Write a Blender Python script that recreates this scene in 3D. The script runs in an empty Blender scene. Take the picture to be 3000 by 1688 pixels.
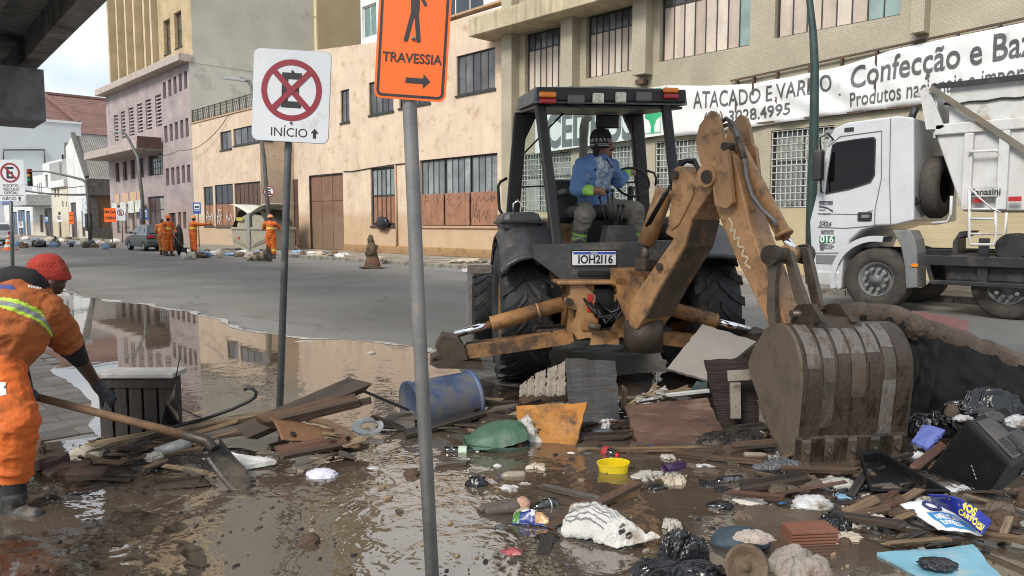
import bpy,bmesh,math,random
import numpy as np
from mathutils import Vector,Matrix,noise as mnoise
random.seed(7)
R = math.radians
scene = bpy.context.scene
C = scene.collection

# ---------------------------------------------------------------- camera, sky, sun, exposure
FPX,CX,CY,HOR = 2167.0,1500.0,844.0,655.0
CAM_H = 1.55
YAW = R(43.85); PITCH = math.atan((CY - HOR) / FPX)
cam_d = bpy.data.cameras.new('camera'); cam = bpy.data.objects.new('camera',cam_d); C.objects.link(cam)
cam.location = (0,0,CAM_H); cam.rotation_euler = (R(90) - PITCH,0,-YAW)
cam_d.sensor_width = 36.0; cam_d.lens = 36.0 * FPX / 3000.0; cam_d.clip_end = 2000; cam_d.clip_start = .05
scene.camera = cam
scene.render.resolution_x,scene.render.resolution_y = 1024,576
SUN_EL,SUN_AZ = R(44),R(258)          # azimuth clockwise from +Y
w = bpy.data.worlds.new('World'); scene.world = w; w.use_nodes = True
wn,wl = w.node_tree.nodes,w.node_tree.links
bg = wn['Background']; bg.inputs[1].default_value = 0.13
sk = wn.new('ShaderNodeTexSky'); sk.sky_type = 'NISHITA'; sk.sun_disc = False
sk.sun_elevation = SUN_EL; sk.sun_rotation = SUN_AZ; sk.dust_density = 3.0; sk.air_density = 1.2
tc = wn.new('ShaderNodeTexCoord'); mp = wn.new('ShaderNodeMapping'); mp.inputs['Scale'].default_value = (1.0,1.0,2.6)
nz = wn.new('ShaderNodeTexNoise'); nz.inputs['Scale'].default_value = 2.1; nz.inputs['Detail'].default_value = 6; nz.inputs['Roughness'].default_value = .55
rp = wn.new('ShaderNodeValToRGB'); rp.color_ramp.elements[0].position = .30; rp.color_ramp.elements[1].position = .52
rc = wn.new('ShaderNodeValToRGB'); rc.color_ramp.elements[0].position = .38; rc.color_ramp.elements[1].position = .66
rc.color_ramp.elements[0].color = (3.0,3.4,3.9,1); rc.color_ramp.elements[1].color = (5.1,5.25,5.4,1)
nz2 = wn.new('ShaderNodeTexNoise'); nz2.inputs['Scale'].default_value = 4.3; nz2.inputs['Detail'].default_value = 5
mx = wn.new('ShaderNodeMix'); mx.data_type = 'RGBA'
wl.new(tc.outputs['Generated'],mp.inputs['Vector']); wl.new(mp.outputs[0],nz.inputs['Vector']); wl.new(mp.outputs[0],nz2.inputs['Vector'])
wl.new(nz.outputs[0],rp.inputs[0]); wl.new(nz2.outputs[0],rc.inputs[0])
wl.new(rp.outputs[0],mx.inputs['Factor']); wl.new(sk.outputs[0],mx.inputs['A']); wl.new(rc.outputs[0],mx.inputs['B'])
wl.new(mx.outputs['Result'],bg.inputs[0])
sun_d = bpy.data.lights.new('sun','SUN'); sun_d.energy = 2.1; sun_d.angle = R(20); sun_d.color = (1,.95,.87)
sun = bpy.data.objects.new('sun',sun_d); C.objects.link(sun)
sun.rotation_euler = Vector((math.sin(SUN_AZ) * math.cos(SUN_EL),math.cos(SUN_AZ) * math.cos(SUN_EL),math.sin(SUN_EL))).to_track_quat('Z','Y').to_euler()
sun.location = (0,0,60)
vs = scene.view_settings; vs.view_transform = 'Standard'; vs.look = 'None'; vs.exposure = 0.95; vs.gamma = 1.0; vs.use_curve_mapping = False
scene.cycles.use_denoising = True; scene.cycles.denoiser = 'OPENIMAGEDENOISE'; scene.cycles.denoising_prefilter = 'ACCURATE'; scene.cycles.denoising_input_passes = 'RGB_ALBEDO_NORMAL'
scene.cycles.pixel_filter_type = 'BLACKMAN_HARRIS'; scene.cycles.filter_width = 1.05
scene.cycles.max_bounces = 7; scene.cycles.transparent_max_bounces = 10; scene.cycles.sample_clamp_indirect = 6

# ---------------------------------------------------------------- geometry of the view (used only to measure where things stand)
CF = Vector((math.sin(YAW) * math.cos(PITCH),math.cos(YAW) * math.cos(PITCH),-math.sin(PITCH)))
CR = Vector((math.cos(YAW),-math.sin(YAW),0)); CU = CR.cross(CF)
CO = Vector((0,0,CAM_H))
def ray(px,py): return (CF + CR * ((px - CX) / FPX) - CU * ((py - CY) / FPX))
def hitp(px,py,p0,n):
    d = ray(px,py); return CO + d * ((Vector(p0) - CO).dot(Vector(n)) / d.dot(Vector(n)))
def G(px,py,z=0.0): return hitp(px,py,(0,0,z),(0,0,1))
def WX(px,py,X): return hitp(px,py,(X,0,0),(1,0,0))
def WY(px,py,Y): return hitp(px,py,(0,Y,0),(0,1,0))
def z1(x,y): return (.5245 * x,.5245 * y)
def z2(x,y): return (700 + .5521 * x,.5521 * y)
def z3(x,y): return (1350 + .5521 * x,.5521 * y)
def z4(x,y): return (2200 + .6557 * x,.6557 * y)
def z5(x,y): return (.6957 * x,680 + .6957 * y)
def z6(x,y): return (750 + .613 * x,800 + .613 * y)
def z7(x,y): return (1400 + .5438 * x,900 + .5438 * y)
def z8(x,y): return (2150 + .5782 * x,850 + .5782 * y)
def b1(x,y): return (1420 + .3935 * x,230 + .3935 * y)
def b2(x,y): return (1240 + .3882 * x,700 + .3882 * y)
def b3(x,y): return (1900 + .759 * x,300 + .759 * y)
def b4(x,y): return (.2485 * x,400 + .2485 * y)
def b5(x,y): return (360 + .2873 * x,600 + .2873 * y)

# ---------------------------------------------------------------- materials
MATS = {}
def M(name,col,rough=.75,metal=0.0,var=.18,scale=3.0,bump=.15,bscale=40.0,dirt=None,damt=.5,dscale=2.5,spec=.5,coat=0,alpha=None,trans=0,stretch=None,flood=None,ior=None,streak=None):
    if name in MATS: return MATS[name]
    m = bpy.data.materials.new(name); m.use_nodes = True; MATS[name] = m
    N,L = m.node_tree.nodes,m.node_tree.links; b = N['Principled BSDF']
    b.inputs['Roughness'].default_value = rough; b.inputs['Metallic'].default_value = metal
    b.inputs['Specular IOR Level'].default_value = spec
    if coat: b.inputs['Coat Weight'].default_value = coat; b.inputs['Coat Roughness'].default_value = .15
    if trans: b.inputs['Transmission Weight'].default_value = trans
    if ior: b.inputs['IOR'].default_value = ior
    if alpha is not None: b.inputs['Alpha'].default_value = alpha
    t = N.new('ShaderNodeTexCoord'); src = t.outputs['Object']
    if stretch:
        mpn = N.new('ShaderNodeMapping'); mpn.inputs['Scale'].default_value = stretch; L.new(src,mpn.inputs[0]); src = mpn.outputs[0]
    col = tuple(col) + (1,)
    n1 = N.new('ShaderNodeTexNoise'); n1.inputs['Scale'].default_value = scale; n1.inputs['Detail'].default_value = 7; n1.inputs['Roughness'].default_value = .62
    L.new(src,n1.inputs['Vector'])
    r1 = N.new('ShaderNodeMapRange'); r1.inputs[1].default_value = .3; r1.inputs[2].default_value = .7; r1.inputs[3].default_value = 1 - var * 1.3; r1.inputs[4].default_value = 1 + var
    L.new(n1.outputs[0],r1.inputs[0])
    mu = N.new('ShaderNodeMix'); mu.data_type = 'RGBA'; mu.blend_type = 'MULTIPLY'; mu.inputs[0].default_value = 1; mu.inputs['A'].default_value = col
    L.new(r1.outputs[0],mu.inputs['B']); out = mu.outputs['Result']
    if streak:      # vertical rain streaks: colour, amount
        ms = N.new('ShaderNodeMapping'); ms.inputs['Scale'].default_value = (3.5,3.5,.22); L.new(t.outputs['Object'],ms.inputs[0])
        ns = N.new('ShaderNodeTexNoise'); ns.inputs['Scale'].default_value = 1.6; ns.inputs['Detail'].default_value = 5; L.new(ms.outputs[0],ns.inputs['Vector'])
        rs = N.new('ShaderNodeMapRange'); rs.inputs[1].default_value = .5; rs.inputs[2].default_value = .72; rs.inputs[4].default_value = streak[1]; L.new(ns.outputs[0],rs.inputs[0])
        mm = N.new('ShaderNodeMix'); mm.data_type = 'RGBA'; mm.inputs['B'].default_value = tuple(streak[0]) + (1,)
        L.new(rs.outputs[0],mm.inputs['Factor']); L.new(out,mm.inputs['A']); out = mm.outputs['Result']
    if flood:       # dried mud left by the flood water up to a height: colour, height, amount
        sx = N.new('ShaderNodeSeparateXYZ'); L.new(t.outputs['Object'],sx.inputs[0])
        ad = N.new('ShaderNodeMath'); ad.operation = 'MULTIPLY_ADD'; ad.inputs[1].default_value = -.5; L.new(n1.outputs[0],ad.inputs[0]); L.new(sx.outputs[2],ad.inputs[2])
        rf = N.new('ShaderNodeMapRange'); rf.inputs[1].default_value = flood[1] - .45; rf.inputs[2].default_value = flood[1]; rf.inputs[3].default_value = flood[2]; rf.inputs[4].default_value = 0
        L.new(ad.outputs[0],rf.inputs[0])
        mf = N.new('ShaderNodeMix'); mf.data_type = 'RGBA'; mf.inputs['B'].default_value = tuple(flood[0]) + (1,)
        L.new(rf.outputs[0],mf.inputs['Factor']); L.new(out,mf.inputs['A']); out = mf.outputs['Result']
    if dirt:
        n2 = N.new('ShaderNodeTexNoise'); n2.inputs['Scale'].default_value = dscale; n2.inputs['Detail'].default_value = 9; n2.inputs['Roughness'].default_value = .7
        L.new(src,n2.inputs['Vector'])
        r2 = N.new('ShaderNodeMapRange'); r2.inputs[1].default_value = .66 - damt * .35; r2.inputs[2].default_value = .76 - damt * .25; L.new(n2.outputs[0],r2.inputs[0])
        md = N.new('ShaderNodeMix'); md.data_type = 'RGBA'; md.inputs['B'].default_value = tuple(dirt) + (1,)
        L.new(r2.outputs[0],md.inputs['Factor']); L.new(out,md.inputs['A']); out = md.outputs['Result']
        rr = N.new('ShaderNodeMapRange'); rr.inputs[3].default_value = rough; rr.inputs[4].default_value = min(.95,rough + .25); L.new(r2.outputs[0],rr.inputs[0]); L.new(rr.outputs[0],b.inputs['Roughness'])
        if metal:
            rm = N.new('ShaderNodeMapRange'); rm.inputs[3].default_value = metal; rm.inputs[4].default_value = 0; L.new(r2.outputs[0],rm.inputs[0]); L.new(rm.outputs[0],b.inputs['Metallic'])
    L.new(out,b.inputs['Base Color'])
    if bump:
        n3 = N.new('ShaderNodeTexNoise'); n3.inputs['Scale'].default_value = bscale; n3.inputs['Detail'].default_value = 5; L.new(src,n3.inputs['Vector'])
        bp = N.new('ShaderNodeBump'); bp.inputs['Strength'].default_value = bump; bp.inputs['Distance'].default_value = .02
        L.new(n3.outputs[0],bp.inputs['Height']); L.new(bp.outputs[0],b.inputs['Normal'])
    return m

def M_tile(name,c1,c2,mortar,w,h,msize=.012,rough=.6,var=.2,flood=None,offset=.5,bump=.3):
    """small facing tiles or bricks on an X = const wall (too small to tell apart at this distance)"""
    if name in MATS: return MATS[name]
    m = bpy.data.materials.new(name); m.use_nodes = True; MATS[name] = m
    N,L = m.node_tree.nodes,m.node_tree.links; b = N['Principled BSDF']; b.inputs['Roughness'].default_value = rough
    t = N.new('ShaderNodeTexCoord'); s = N.new('ShaderNodeSeparateXYZ'); L.new(t.outputs['Object'],s.inputs[0])
    a = N.new('ShaderNodeMath'); a.operation = 'ADD'; L.new(s.outputs[0],a.inputs[0]); L.new(s.outputs[1],a.inputs[1])
    c = N.new('ShaderNodeCombineXYZ'); L.new(a.outputs[0],c.inputs[0]); L.new(s.outputs[2],c.inputs[1])
    br = N.new('ShaderNodeTexBrick'); br.inputs['Scale'].default_value = 1; br.inputs['Brick Width'].default_value = w; br.inputs['Row Height'].default_value = h
    br.inputs['Mortar Size'].default_value = msize; br.inputs['Mortar Smooth'].default_value = .3; br.offset = offset
    br.inputs['Color1'].default_value = tuple(c1) + (1,); br.inputs['Color2'].default_value = tuple(c2) + (1,); br.inputs['Mortar'].default_value = tuple(mortar) + (1,)
    L.new(c.outputs[0],br.inputs['Vector'])
    n1 = N.new('ShaderNodeTexNoise'); n1.inputs['Scale'].default_value = .7; n1.inputs['Detail'].default_value = 8; L.new(t.outputs['Object'],n1.inputs['Vector'])
    r1 = N.new('ShaderNodeMapRange'); r1.inputs[1].default_value = .3; r1.inputs[2].default_value = .7; r1.inputs[3].default_value = 1 - var; r1.inputs[4].default_value = 1 + var; L.new(n1.outputs[0],r1.inputs[0])
    mu = N.new('ShaderNodeMix'); mu.data_type = 'RGBA'; mu.blend_type = 'MULTIPLY'; mu.inputs[0].default_value = 1; L.new(br.outputs[0],mu.inputs['A']); L.new(r1.outputs[0],mu.inputs['B'])
    out = mu.outputs['Result']
    if flood:
        rf = N.new('ShaderNodeMapRange'); rf.inputs[1].default_value = flood[1] - .5; rf.inputs[2].default_value = flood[1]; rf.inputs[3].default_value = flood[2]; rf.inputs[4].default_value = 0
        L.new(s.outputs[2],rf.inputs[0]); mf = N.new('ShaderNodeMix'); mf.data_type = 'RGBA'; mf.inputs['B'].default_value = tuple(flood[0]) + (1,)
        L.new(rf.outputs[0],mf.inputs['Factor']); L.new(out,mf.inputs['A']); out = mf.outputs['Result']
    L.new(out,b.inputs['Base Color'])
    bp = N.new('ShaderNodeBump'); bp.inputs['Strength'].default_value = bump; bp.inputs['Distance'].default_value = .01; bp.invert = True
    L.new(br.outputs['Fac'],bp.inputs['Height']); L.new(bp.outputs[0],b.inputs['Normal'])
    return m

# ---------------------------------------------------------------- mesh building
class MB:
    def __init__(s): s.v = []; s.f = []; s.m = []; s.sm = []
    def add(s,vs,fs,mi=0,smooth=False):
        o = len(s.v); s.v += [tuple(v) for v in vs]; s.f += [tuple(i + o for i in f) for f in fs]; s.m += [mi] * len(fs); s.sm += [smooth] * len(fs); return s
    def box(s,x0,x1,y0,y1,z0,z1,mi=0,M4=None):
        vs = [Vector((x,y,z)) for z in (z0,z1) for y in (y0,y1) for x in (x0,x1)]
        if M4 is not None: vs = [M4 @ v for v in vs]
        return s.add(vs,[(0,2,3,1),(4,5,7,6),(0,1,5,4),(2,6,7,3),(0,4,6,2),(1,3,7,5)],mi)
    def bbox(s,x0,x1,y0,y1,z0,z1,r=.01,mi=0,M4=None):
        """box with chamfered edges"""
        r = min(r,(x1 - x0) * .45,(y1 - y0) * .45,(z1 - z0) * .45)
        bm = bmesh.new(); bmesh.ops.create_cube(bm,size=1)
        for v in bm.verts: v.co = Vector(((x0 + x1) / 2 + v.co.x * (x1 - x0),(y0 + y1) / 2 + v.co.y * (y1 - y0),(z0 + z1) / 2 + v.co.z * (z1 - z0)))
        bmesh.ops.bevel(bm,geom=bm.edges[:],offset=r,segments=2,affect='EDGES',profile=.5)
        if M4 is not None: bm.transform(M4)
        return s.bm(bm,mi)
    def bm(s,bm,mi=0,smooth=False):
        bm.verts.ensure_lookup_table(); bm.verts.index_update()
        s.add([v.co.copy() for v in bm.verts],[[v.index for v in f.verts] for f in bm.faces],mi,smooth); bm.free(); return s
    def prism(s,pts,a,b,axis='x',mi=0,M4=None,smooth=False):
        """closed outline extruded from a to b along an axis; outline is in the other two axes (in xyz order)"""
        n = len(pts)
        def mk(p,t):
            v = {'x': (t,p[0],p[1]),'y': (p[0],t,p[1]),'z': (p[0],p[1],t)}[axis]
            v = Vector(v); return M4 @ v if M4 is not None else v
        vs = [mk(p,a) for p in pts] + [mk(p,b) for p in pts]
        area = sum(pts[i][0] * pts[(i + 1) % n][1] - pts[(i + 1) % n][0] * pts[i][1] for i in range(n))
        flip = (area > 0) ^ (axis == 'y') ^ (b < a)
        fs = [tuple(range(n))[::-1],tuple(range(n,2 * n))] + [(i,(i + 1) % n,(i + 1) % n + n,i + n) for i in range(n)]
        if not flip: fs = [f[::-1] for f in fs]
        return s.add(vs,fs,mi,smooth)
    def tube(s,path,r,n=10,mi=0,caps=True,smooth=True,flat=None):
        path = [Vector(p) for p in path]; k = len(path)
        rr = r if isinstance(r,(list,tuple)) else [r] * k
        ds = []
        for i in range(k):
            d = (path[min(i + 1,k - 1)] - path[max(i - 1,0)]); ds.append(d.normalized() if d.length > 1e-9 else Vector((0,0,1)))
        u = ds[0].orthogonal().normalized(); vs = []; fs = []
        for i in range(k):
            u = (u - ds[i] * u.dot(ds[i])); u = u.normalized() if u.length > 1e-6 else ds[i].orthogonal().normalized()
            w_ = ds[i].cross(u)
            for j in range(n):
                a = 2 * math.pi * j / n + (math.pi / n if n == 4 else 0)
                vs.append(path[i] + (u * math.cos(a) + w_ * math.sin(a)) * rr[i])
        for i in range(k - 1):
            for j in range(n): fs.append((i * n + j,i * n + (j + 1) % n,(i + 1) * n + (j + 1) % n,(i + 1) * n + j))
        s.add(vs,fs,mi,smooth)
        if caps:
            o = len(s.v) - len(vs)
            for f in (tuple(range(n))[::-1],tuple(range((k - 1) * n,k * n))):
                s.f.append(tuple(i + o for i in f)); s.m.append(mi); s.sm.append(False)
        return s
    def bar(s,p,q,wd,th,up=(0,0,1),mi=0,r=0):
        """rectangular bar between two points: wd across, th along up"""
        p,q = Vector(p),Vector(q); d = (q - p); l = d.length; d.normalize(); up = Vector(up)
        x = d.cross(up); x = x.normalized() if x.length > 1e-6 else d.orthogonal().normalized(); z = x.cross(d)
        m4 = Matrix((x,d,z)).transposed().to_4x4(); m4.translation = p
        return s.bbox(-wd / 2,wd / 2,0,l,-th / 2,th / 2,r,mi,m4) if r else s.box(-wd / 2,wd / 2,0,l,-th / 2,th / 2,mi,m4)
    def lathe(s,prof,n=24,mi=0,M4=None,smooth=True,axis='z'):
        """profile of (radius, height) turned round z (or x)"""
        vs = []; fs = []; k = len(prof)
        for (r,h) in prof:
            for j in range(n):
                a = 2 * math.pi * j / n; v = Vector((r * math.cos(a),r * math.sin(a),h))
                if axis == 'x': v = Vector((h,v.x,v.y))
                if axis == 'y': v = Vector((v.y,h,v.x))
                vs.append(M4 @ v if M4 is not None else v)
        for i in range(k - 1):
            for j in range(n): fs.append((i * n + j,i * n + (j + 1) % n,(i + 1) * n + (j + 1) % n,(i + 1) * n + j))
        return s.add(vs,fs,mi,smooth)
    def sheet(s,fn,nu,nv,mi=0,smooth=True,thick=0):
        """grid sheet fn(u,v)->point, u,v in 0..1"""
        vs = [Vector(fn(i / nu,j / nv)) for j in range(nv + 1) for i in range(nu + 1)]; W_ = nu + 1
        fs = [(j * W_ + i,j * W_ + i + 1,(j + 1) * W_ + i + 1,(j + 1) * W_ + i) for j in range(nv) for i in range(nu)]
        if thick:
            k = len(vs); nm = [Vector((0,0,0)) for _ in vs]
            for f in fs:
                n_ = (vs[f[1]] - vs[f[0]]).cross(vs[f[3]] - vs[f[0]])
                for i in f: nm[i] += n_
            vs = vs + [v - (n_.normalized() if n_.length > 0 else n_) * thick for v,n_ in zip(vs,nm)]
            bd = [i for i in range(W_)] + [j * W_ + nu for j in range(1,nv + 1)] + [nv * W_ + i for i in range(nu - 1,-1,-1)] + [j * W_ for j in range(nv - 1,0,-1)]
            fs = fs + [tuple(i + k for i in f[::-1]) for f in fs] + [(bd[(i + 1) % len(bd)],bd[i],bd[i] + k,bd[(i + 1) % len(bd)] + k) for i in range(len(bd))]
        return s.add(vs,fs,mi,smooth)
    def blob(s,c,r,sub=3,amp=.25,freq=2.0,seed=0,ridged=False,mi=0,squash=None,smooth=True,M4=None):
        bm = bmesh.new(); bmesh.ops.create_icosphere(bm,subdivisions=sub,radius=1)
        rx,ry,rz = r if isinstance(r,(tuple,list)) else (r,r,r)
        for v in bm.verts:
            p = v.co.copy(); q = p * freq + Vector((seed * 7.3,seed * 3.1,seed * 1.7))
            nz_ = mnoise.fractal(q,.9,2.1,4)
            if ridged:      # creased like crumpled film: cell borders pulled in
                fq = Vector((q.x * .55 + q.y * .3,q.y * 2.1 - q.z * .6,q.z * 1.5 + q.x * .4)); fold = 1 - 2 * abs(mnoise.noise(fq + Vector((mnoise.noise(q),0,mnoise.noise(q + Vector((5,5,5)))))))
                d_ = mnoise.voronoi(q * .95 + Vector((mnoise.noise(q * 1.7),mnoise.noise(q * 1.7 + Vector((9,0,0))),0)) * .45)[0]; d3 = mnoise.voronoi(q * 2.3)[0]
                nz_ = .5 * nz_ + .55 * fold + .5 * min(.9,d_[1] - d_[0]) + .22 * min(.8,d3[1] - d3[0]) - .45
            p = p * (1 + amp * nz_); p = Vector((p.x * rx,p.y * ry,p.z * rz))
            if squash is not None and p.z < -squash * rz: p.z = -squash * rz + (p.z + squash * rz) * .08
            v.co = (M4 @ p if M4 is not None else p) + Vector(c)
        return s.bm(bm,mi,smooth)
    def tr(s,M4): s.v = [tuple(M4 @ Vector(v)) for v in s.v]; return s

INV = {}
def _link(o,parent):
    C.objects.link(o)
    if parent is not None: o.parent = parent
def obj(name,mb,mats,parent=None,world=False,loc=None,label=None):
    me = bpy.data.meshes.new(name)
    vs = mb.v
    if world and parent is not None:
        i = INV[parent]; vs = [tuple(i @ Vector(v)) for v in vs]
    if loc is not None: vs = [(v[0] - loc[0],v[1] - loc[1],v[2] - loc[2]) for v in vs]
    me.from_pydata(vs,[],mb.f)
    ms = mats if isinstance(mats,(list,tuple)) else [mats]
    for m in ms: me.materials.append(m)
    me.polygons.foreach_set('material_index',mb.m); me.polygons.foreach_set('use_smooth',mb.sm)
    me.update()
    o = bpy.data.objects.new(name,me); _link(o,parent)
    if loc is not None: o.location = loc
    if label: o['label'] = label
    m4 = Matrix.Translation(loc) if loc is not None else Matrix.Identity(4)
    INV[o] = m4.inverted() @ INV[parent] if (parent is not None and world) else (m4.inverted() @ INV.get(parent,Matrix.Identity(4)) if parent is not None else m4.inverted())
    return o
def tag(o,label,cat,group=None):
    o['label'] = label; o['category'] = cat
    if group: o['group'] = group
    return o
def thing(name,label,cat,loc=(0,0,0),rotz=0.0,group=None):
    o = bpy.data.objects.new(name,None); C.objects.link(o); o.empty_display_size = .2
    o.location = loc; o.rotation_euler = (0,0,rotz)
    INV[o] = (Matrix.Translation(loc) @ Matrix.Rotation(rotz,4,'Z')).inverted()
    return tag(o,label,cat,group)
def structure(name,mb,mats,parent=None):
    o = obj(name,mb,mats,parent)
    if parent is None: o['kind'] = 'structure'
    return o
def single(name,mb,mats,label,cat,group=None,loc=None):
    if loc is None:
        a = np.array(mb.v); loc = (float(a[:,0].mean()),float(a[:,1].mean()),float(a[:,2].min()))
    return tag(obj(name,mb,mats,None,loc=loc),label,cat,group)
def smooth_angle(o,ang=35):
    me = o.data
    for p in me.polygons: p.use_smooth = True
    bm = bmesh.new(); bm.from_mesh(me)
    for e in bm.edges:
        e.smooth = not (len(e.link_faces) == 2 and e.calc_face_angle(0) > R(ang))
    bm.to_mesh(me); bm.free(); return o
def text_mb(body,size,align='CENTER',bold=0.0,width=1.0,shear=0.0,depth=.002):
    cu = bpy.data.curves.new('t','FONT'); cu.body = body; cu.size = size; cu.align_x = align; cu.align_y = 'CENTER'
    cu.offset = bold * size; cu.shear = shear; cu.extrude = depth; cu.resolution_u = 3
    o = bpy.data.objects.new('t',cu); C.objects.link(o)
    me = bpy.data.meshes.new_from_object(o.evaluated_get(bpy.context.evaluated_depsgraph_get()))
    mb = MB(); mb.add([(v.co.x * width,v.co.y,v.co.z) for v in me.vertices],[tuple(p.vertices) for p in me.polygons])
    bpy.data.objects.remove(o); bpy.data.curves.remove(cu); bpy.data.meshes.remove(me)
    return mb
def frame4(o,x,y):
    """matrix that lays local x,y on the given world directions"""
    x = Vector(x).normalized(); y = Vector(y); y = (y - x * y.dot(x)).normalized(); z = x.cross(y)
    m = Matrix((x,y,z)).transposed().to_4x4(); m.translation = Vector(o); return m
# ================================================================= the setting
FX = 20.3           # plane of the street front on the far side
KX = 16.2           # far kerb
MUD = (.075,.048,.03)
def ground_material():
    m = bpy.data.materials.new('asphalt'); m.use_nodes = True; N,L = m.node_tree.nodes,m.node_tree.links; b = N['Principled BSDF']
    t = N.new('ShaderNodeTexCoord')
    n1 = N.new('ShaderNodeTexNoise'); n1.inputs['Scale'].default_value = .35; n1.inputs['Detail'].default_value = 9; n1.inputs['Roughness'].default_value = .6; L.new(t.outputs['Object'],n1.inputs['Vector'])
    r1 = N.new('ShaderNodeValToRGB'); e = r1.color_ramp.elements; e[0].position = .3; e[0].color = (.125,.121,.113,1); e[1].position = .7; e[1].color = (.225,.218,.203,1); L.new(n1.outputs[0],r1.inputs[0])
    n2 = N.new('ShaderNodeTexNoise'); n2.inputs['Scale'].default_value = 60; n2.inputs['Detail'].default_value = 3; L.new(t.outputs['Object'],n2.inputs['Vector'])
    r2 = N.new('ShaderNodeMapRange'); r2.inputs[1].default_value = .3; r2.inputs[2].default_value = .7; r2.inputs[3].default_value = .55; r2.inputs[4].default_value = 1.45; L.new(n2.outputs[0],r2.inputs[0])
    mu = N.new('ShaderNodeMix'); mu.data_type = 'RGBA'; mu.blend_type = 'MULTIPLY'; mu.inputs[0].default_value = 1; L.new(r1.outputs[0],mu.inputs['A']); L.new(r2.outputs[0],mu.inputs['B'])
    # dragged mud and tyre tracks along the street
    mp = N.new('ShaderNodeMapping'); mp.inputs['Scale'].default_value = (1.1,.09,1); L.new(t.outputs['Object'],mp.inputs[0])
    n3 = N.new('ShaderNodeTexNoise'); n3.inputs['Scale'].default_value = 1.4; n3.inputs['Detail'].default_value = 7; n3.inputs['Roughness'].default_value = .65; L.new(mp.outputs[0],n3.inputs['Vector'])
    r3 = N.new('ShaderNodeMapRange'); r3.inputs[1].default_value = .52; r3.inputs[2].default_value = .72; r3.inputs[4].default_value = .55; L.new(n3.outputs[0],r3.inputs[0])
    mm = N.new('ShaderNodeMix'); mm.data_type = 'RGBA'; mm.inputs['B'].default_value = (.16,.135,.10,1); L.new(r3.outputs[0],mm.inputs['Factor']); L.new(mu.outputs['Result'],mm.inputs['A'])
    # cracks and an old patch
    vd = N.new('ShaderNodeMapping'); vd.inputs['Scale'].default_value = (.5,.3,1); L.new(t.outputs['Object'],vd.inputs[0])
    nd = N.new('ShaderNodeTexNoise'); nd.inputs['Scale'].default_value = 1.3; nd.inputs['Detail'].default_value = 6; L.new(t.outputs['Object'],nd.inputs['Vector'])
    va = N.new('ShaderNodeVectorMath'); va.operation = 'MULTIPLY_ADD'; va.inputs[1].default_value = (.55,.55,0); L.new(nd.outputs['Color'],va.inputs[0]); L.new(vd.outputs[0],va.inputs[2])
    vo = N.new('ShaderNodeTexVoronoi'); vo.feature = 'DISTANCE_TO_EDGE'; vo.inputs['Scale'].default_value = .8; L.new(va.outputs[0],vo.inputs['Vector'])
    rk = N.new('ShaderNodeMapRange'); rk.inputs[1].default_value = .004; rk.inputs[2].default_value = .016; rk.inputs[3].default_value = .3; rk.inputs[4].default_value = 0; L.new(vo.outputs['Distance'],rk.inputs[0])
    nk = N.new('ShaderNodeTexNoise'); nk.inputs['Scale'].default_value = .22; nk.inputs['Detail'].default_value = 3; L.new(t.outputs['Object'],nk.inputs['Vector'])
    rk2 = N.new('ShaderNodeMapRange'); rk2.inputs[1].default_value = .45; rk2.inputs[2].default_value = .55; L.new(nk.outputs[0],rk2.inputs[0])
    mk_ = N.new('ShaderNodeMath'); mk_.operation = 'MULTIPLY'; L.new(rk.outputs[0],mk_.inputs[0]); L.new(rk2.outputs[0],mk_.inputs[1])
    mc = N.new('ShaderNodeMix'); mc.data_type = 'RGBA'; mc.inputs['B'].default_value = (.035,.034,.032,1); L.new(mk_.outputs[0],mc.inputs['Factor']); L.new(mm.outputs['Result'],mc.inputs['A']); mm = mc
    # wet film: stored on the sheet as an attribute (distance to the puddle)
    at = N.new('ShaderNodeAttribute'); at.attribute_name = 'wet'
    nw = N.new('ShaderNodeTexNoise'); nw.inputs['Scale'].default_value = 2.2; nw.inputs['Detail'].default_value = 8; nw.inputs['Roughness'].default_value = .7; L.new(t.outputs['Object'],nw.inputs['Vector'])
    aw = N.new('ShaderNodeMath'); aw.operation = 'ADD'; L.new(at.outputs['Fac'],aw.inputs[0]); L.new(nw.outputs[0],aw.inputs[1])
    rw = N.new('ShaderNodeMapRange'); rw.inputs[1].default_value = .85; rw.inputs[2].default_value = 1.05; L.new(aw.outputs[0],rw.inputs[0])
    mw = N.new('ShaderNodeMix'); mw.data_type = 'RGBA'; mw.inputs['B'].default_value = (.028,.026,.024,1); L.new(rw.outputs[0],mw.inputs['Factor']); L.new(mm.outputs['Result'],mw.inputs['A'])
    rr = N.new('ShaderNodeMapRange'); rr.inputs[3].default_value = .78; rr.inputs[4].default_value = .32; L.new(rw.outputs[0],rr.inputs[0])
    L.new(rr.outputs[0],b.inputs['Roughness']); L.new(mw.outputs['Result'],b.inputs['Base Color'])
    bp = N.new('ShaderNodeBump'); bp.inputs['Strength'].default_value = .45; bp.inputs['Distance'].default_value = .015; L.new(n2.outputs[0],bp.inputs['Height']); L.new(bp.outputs[0],b.inputs['Normal'])
    return m
shore = [(185,850),(230,866),(330,885),(440,898),(560,916),(640,942),(720,966),(800,985),(900,998),(1010,1002),(1120,1010),(1240,1025),(1330,1062),(1400,1098),(1480,1128),
         (1560,1142),(1700,1130),(1800,1108),(1950,1092),(2080,1084),(2150,1096),(2300,1120),(2500,1130),(2750,1135),(3150,1150)]
SHORE = [G(*p) for p in shore]
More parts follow.
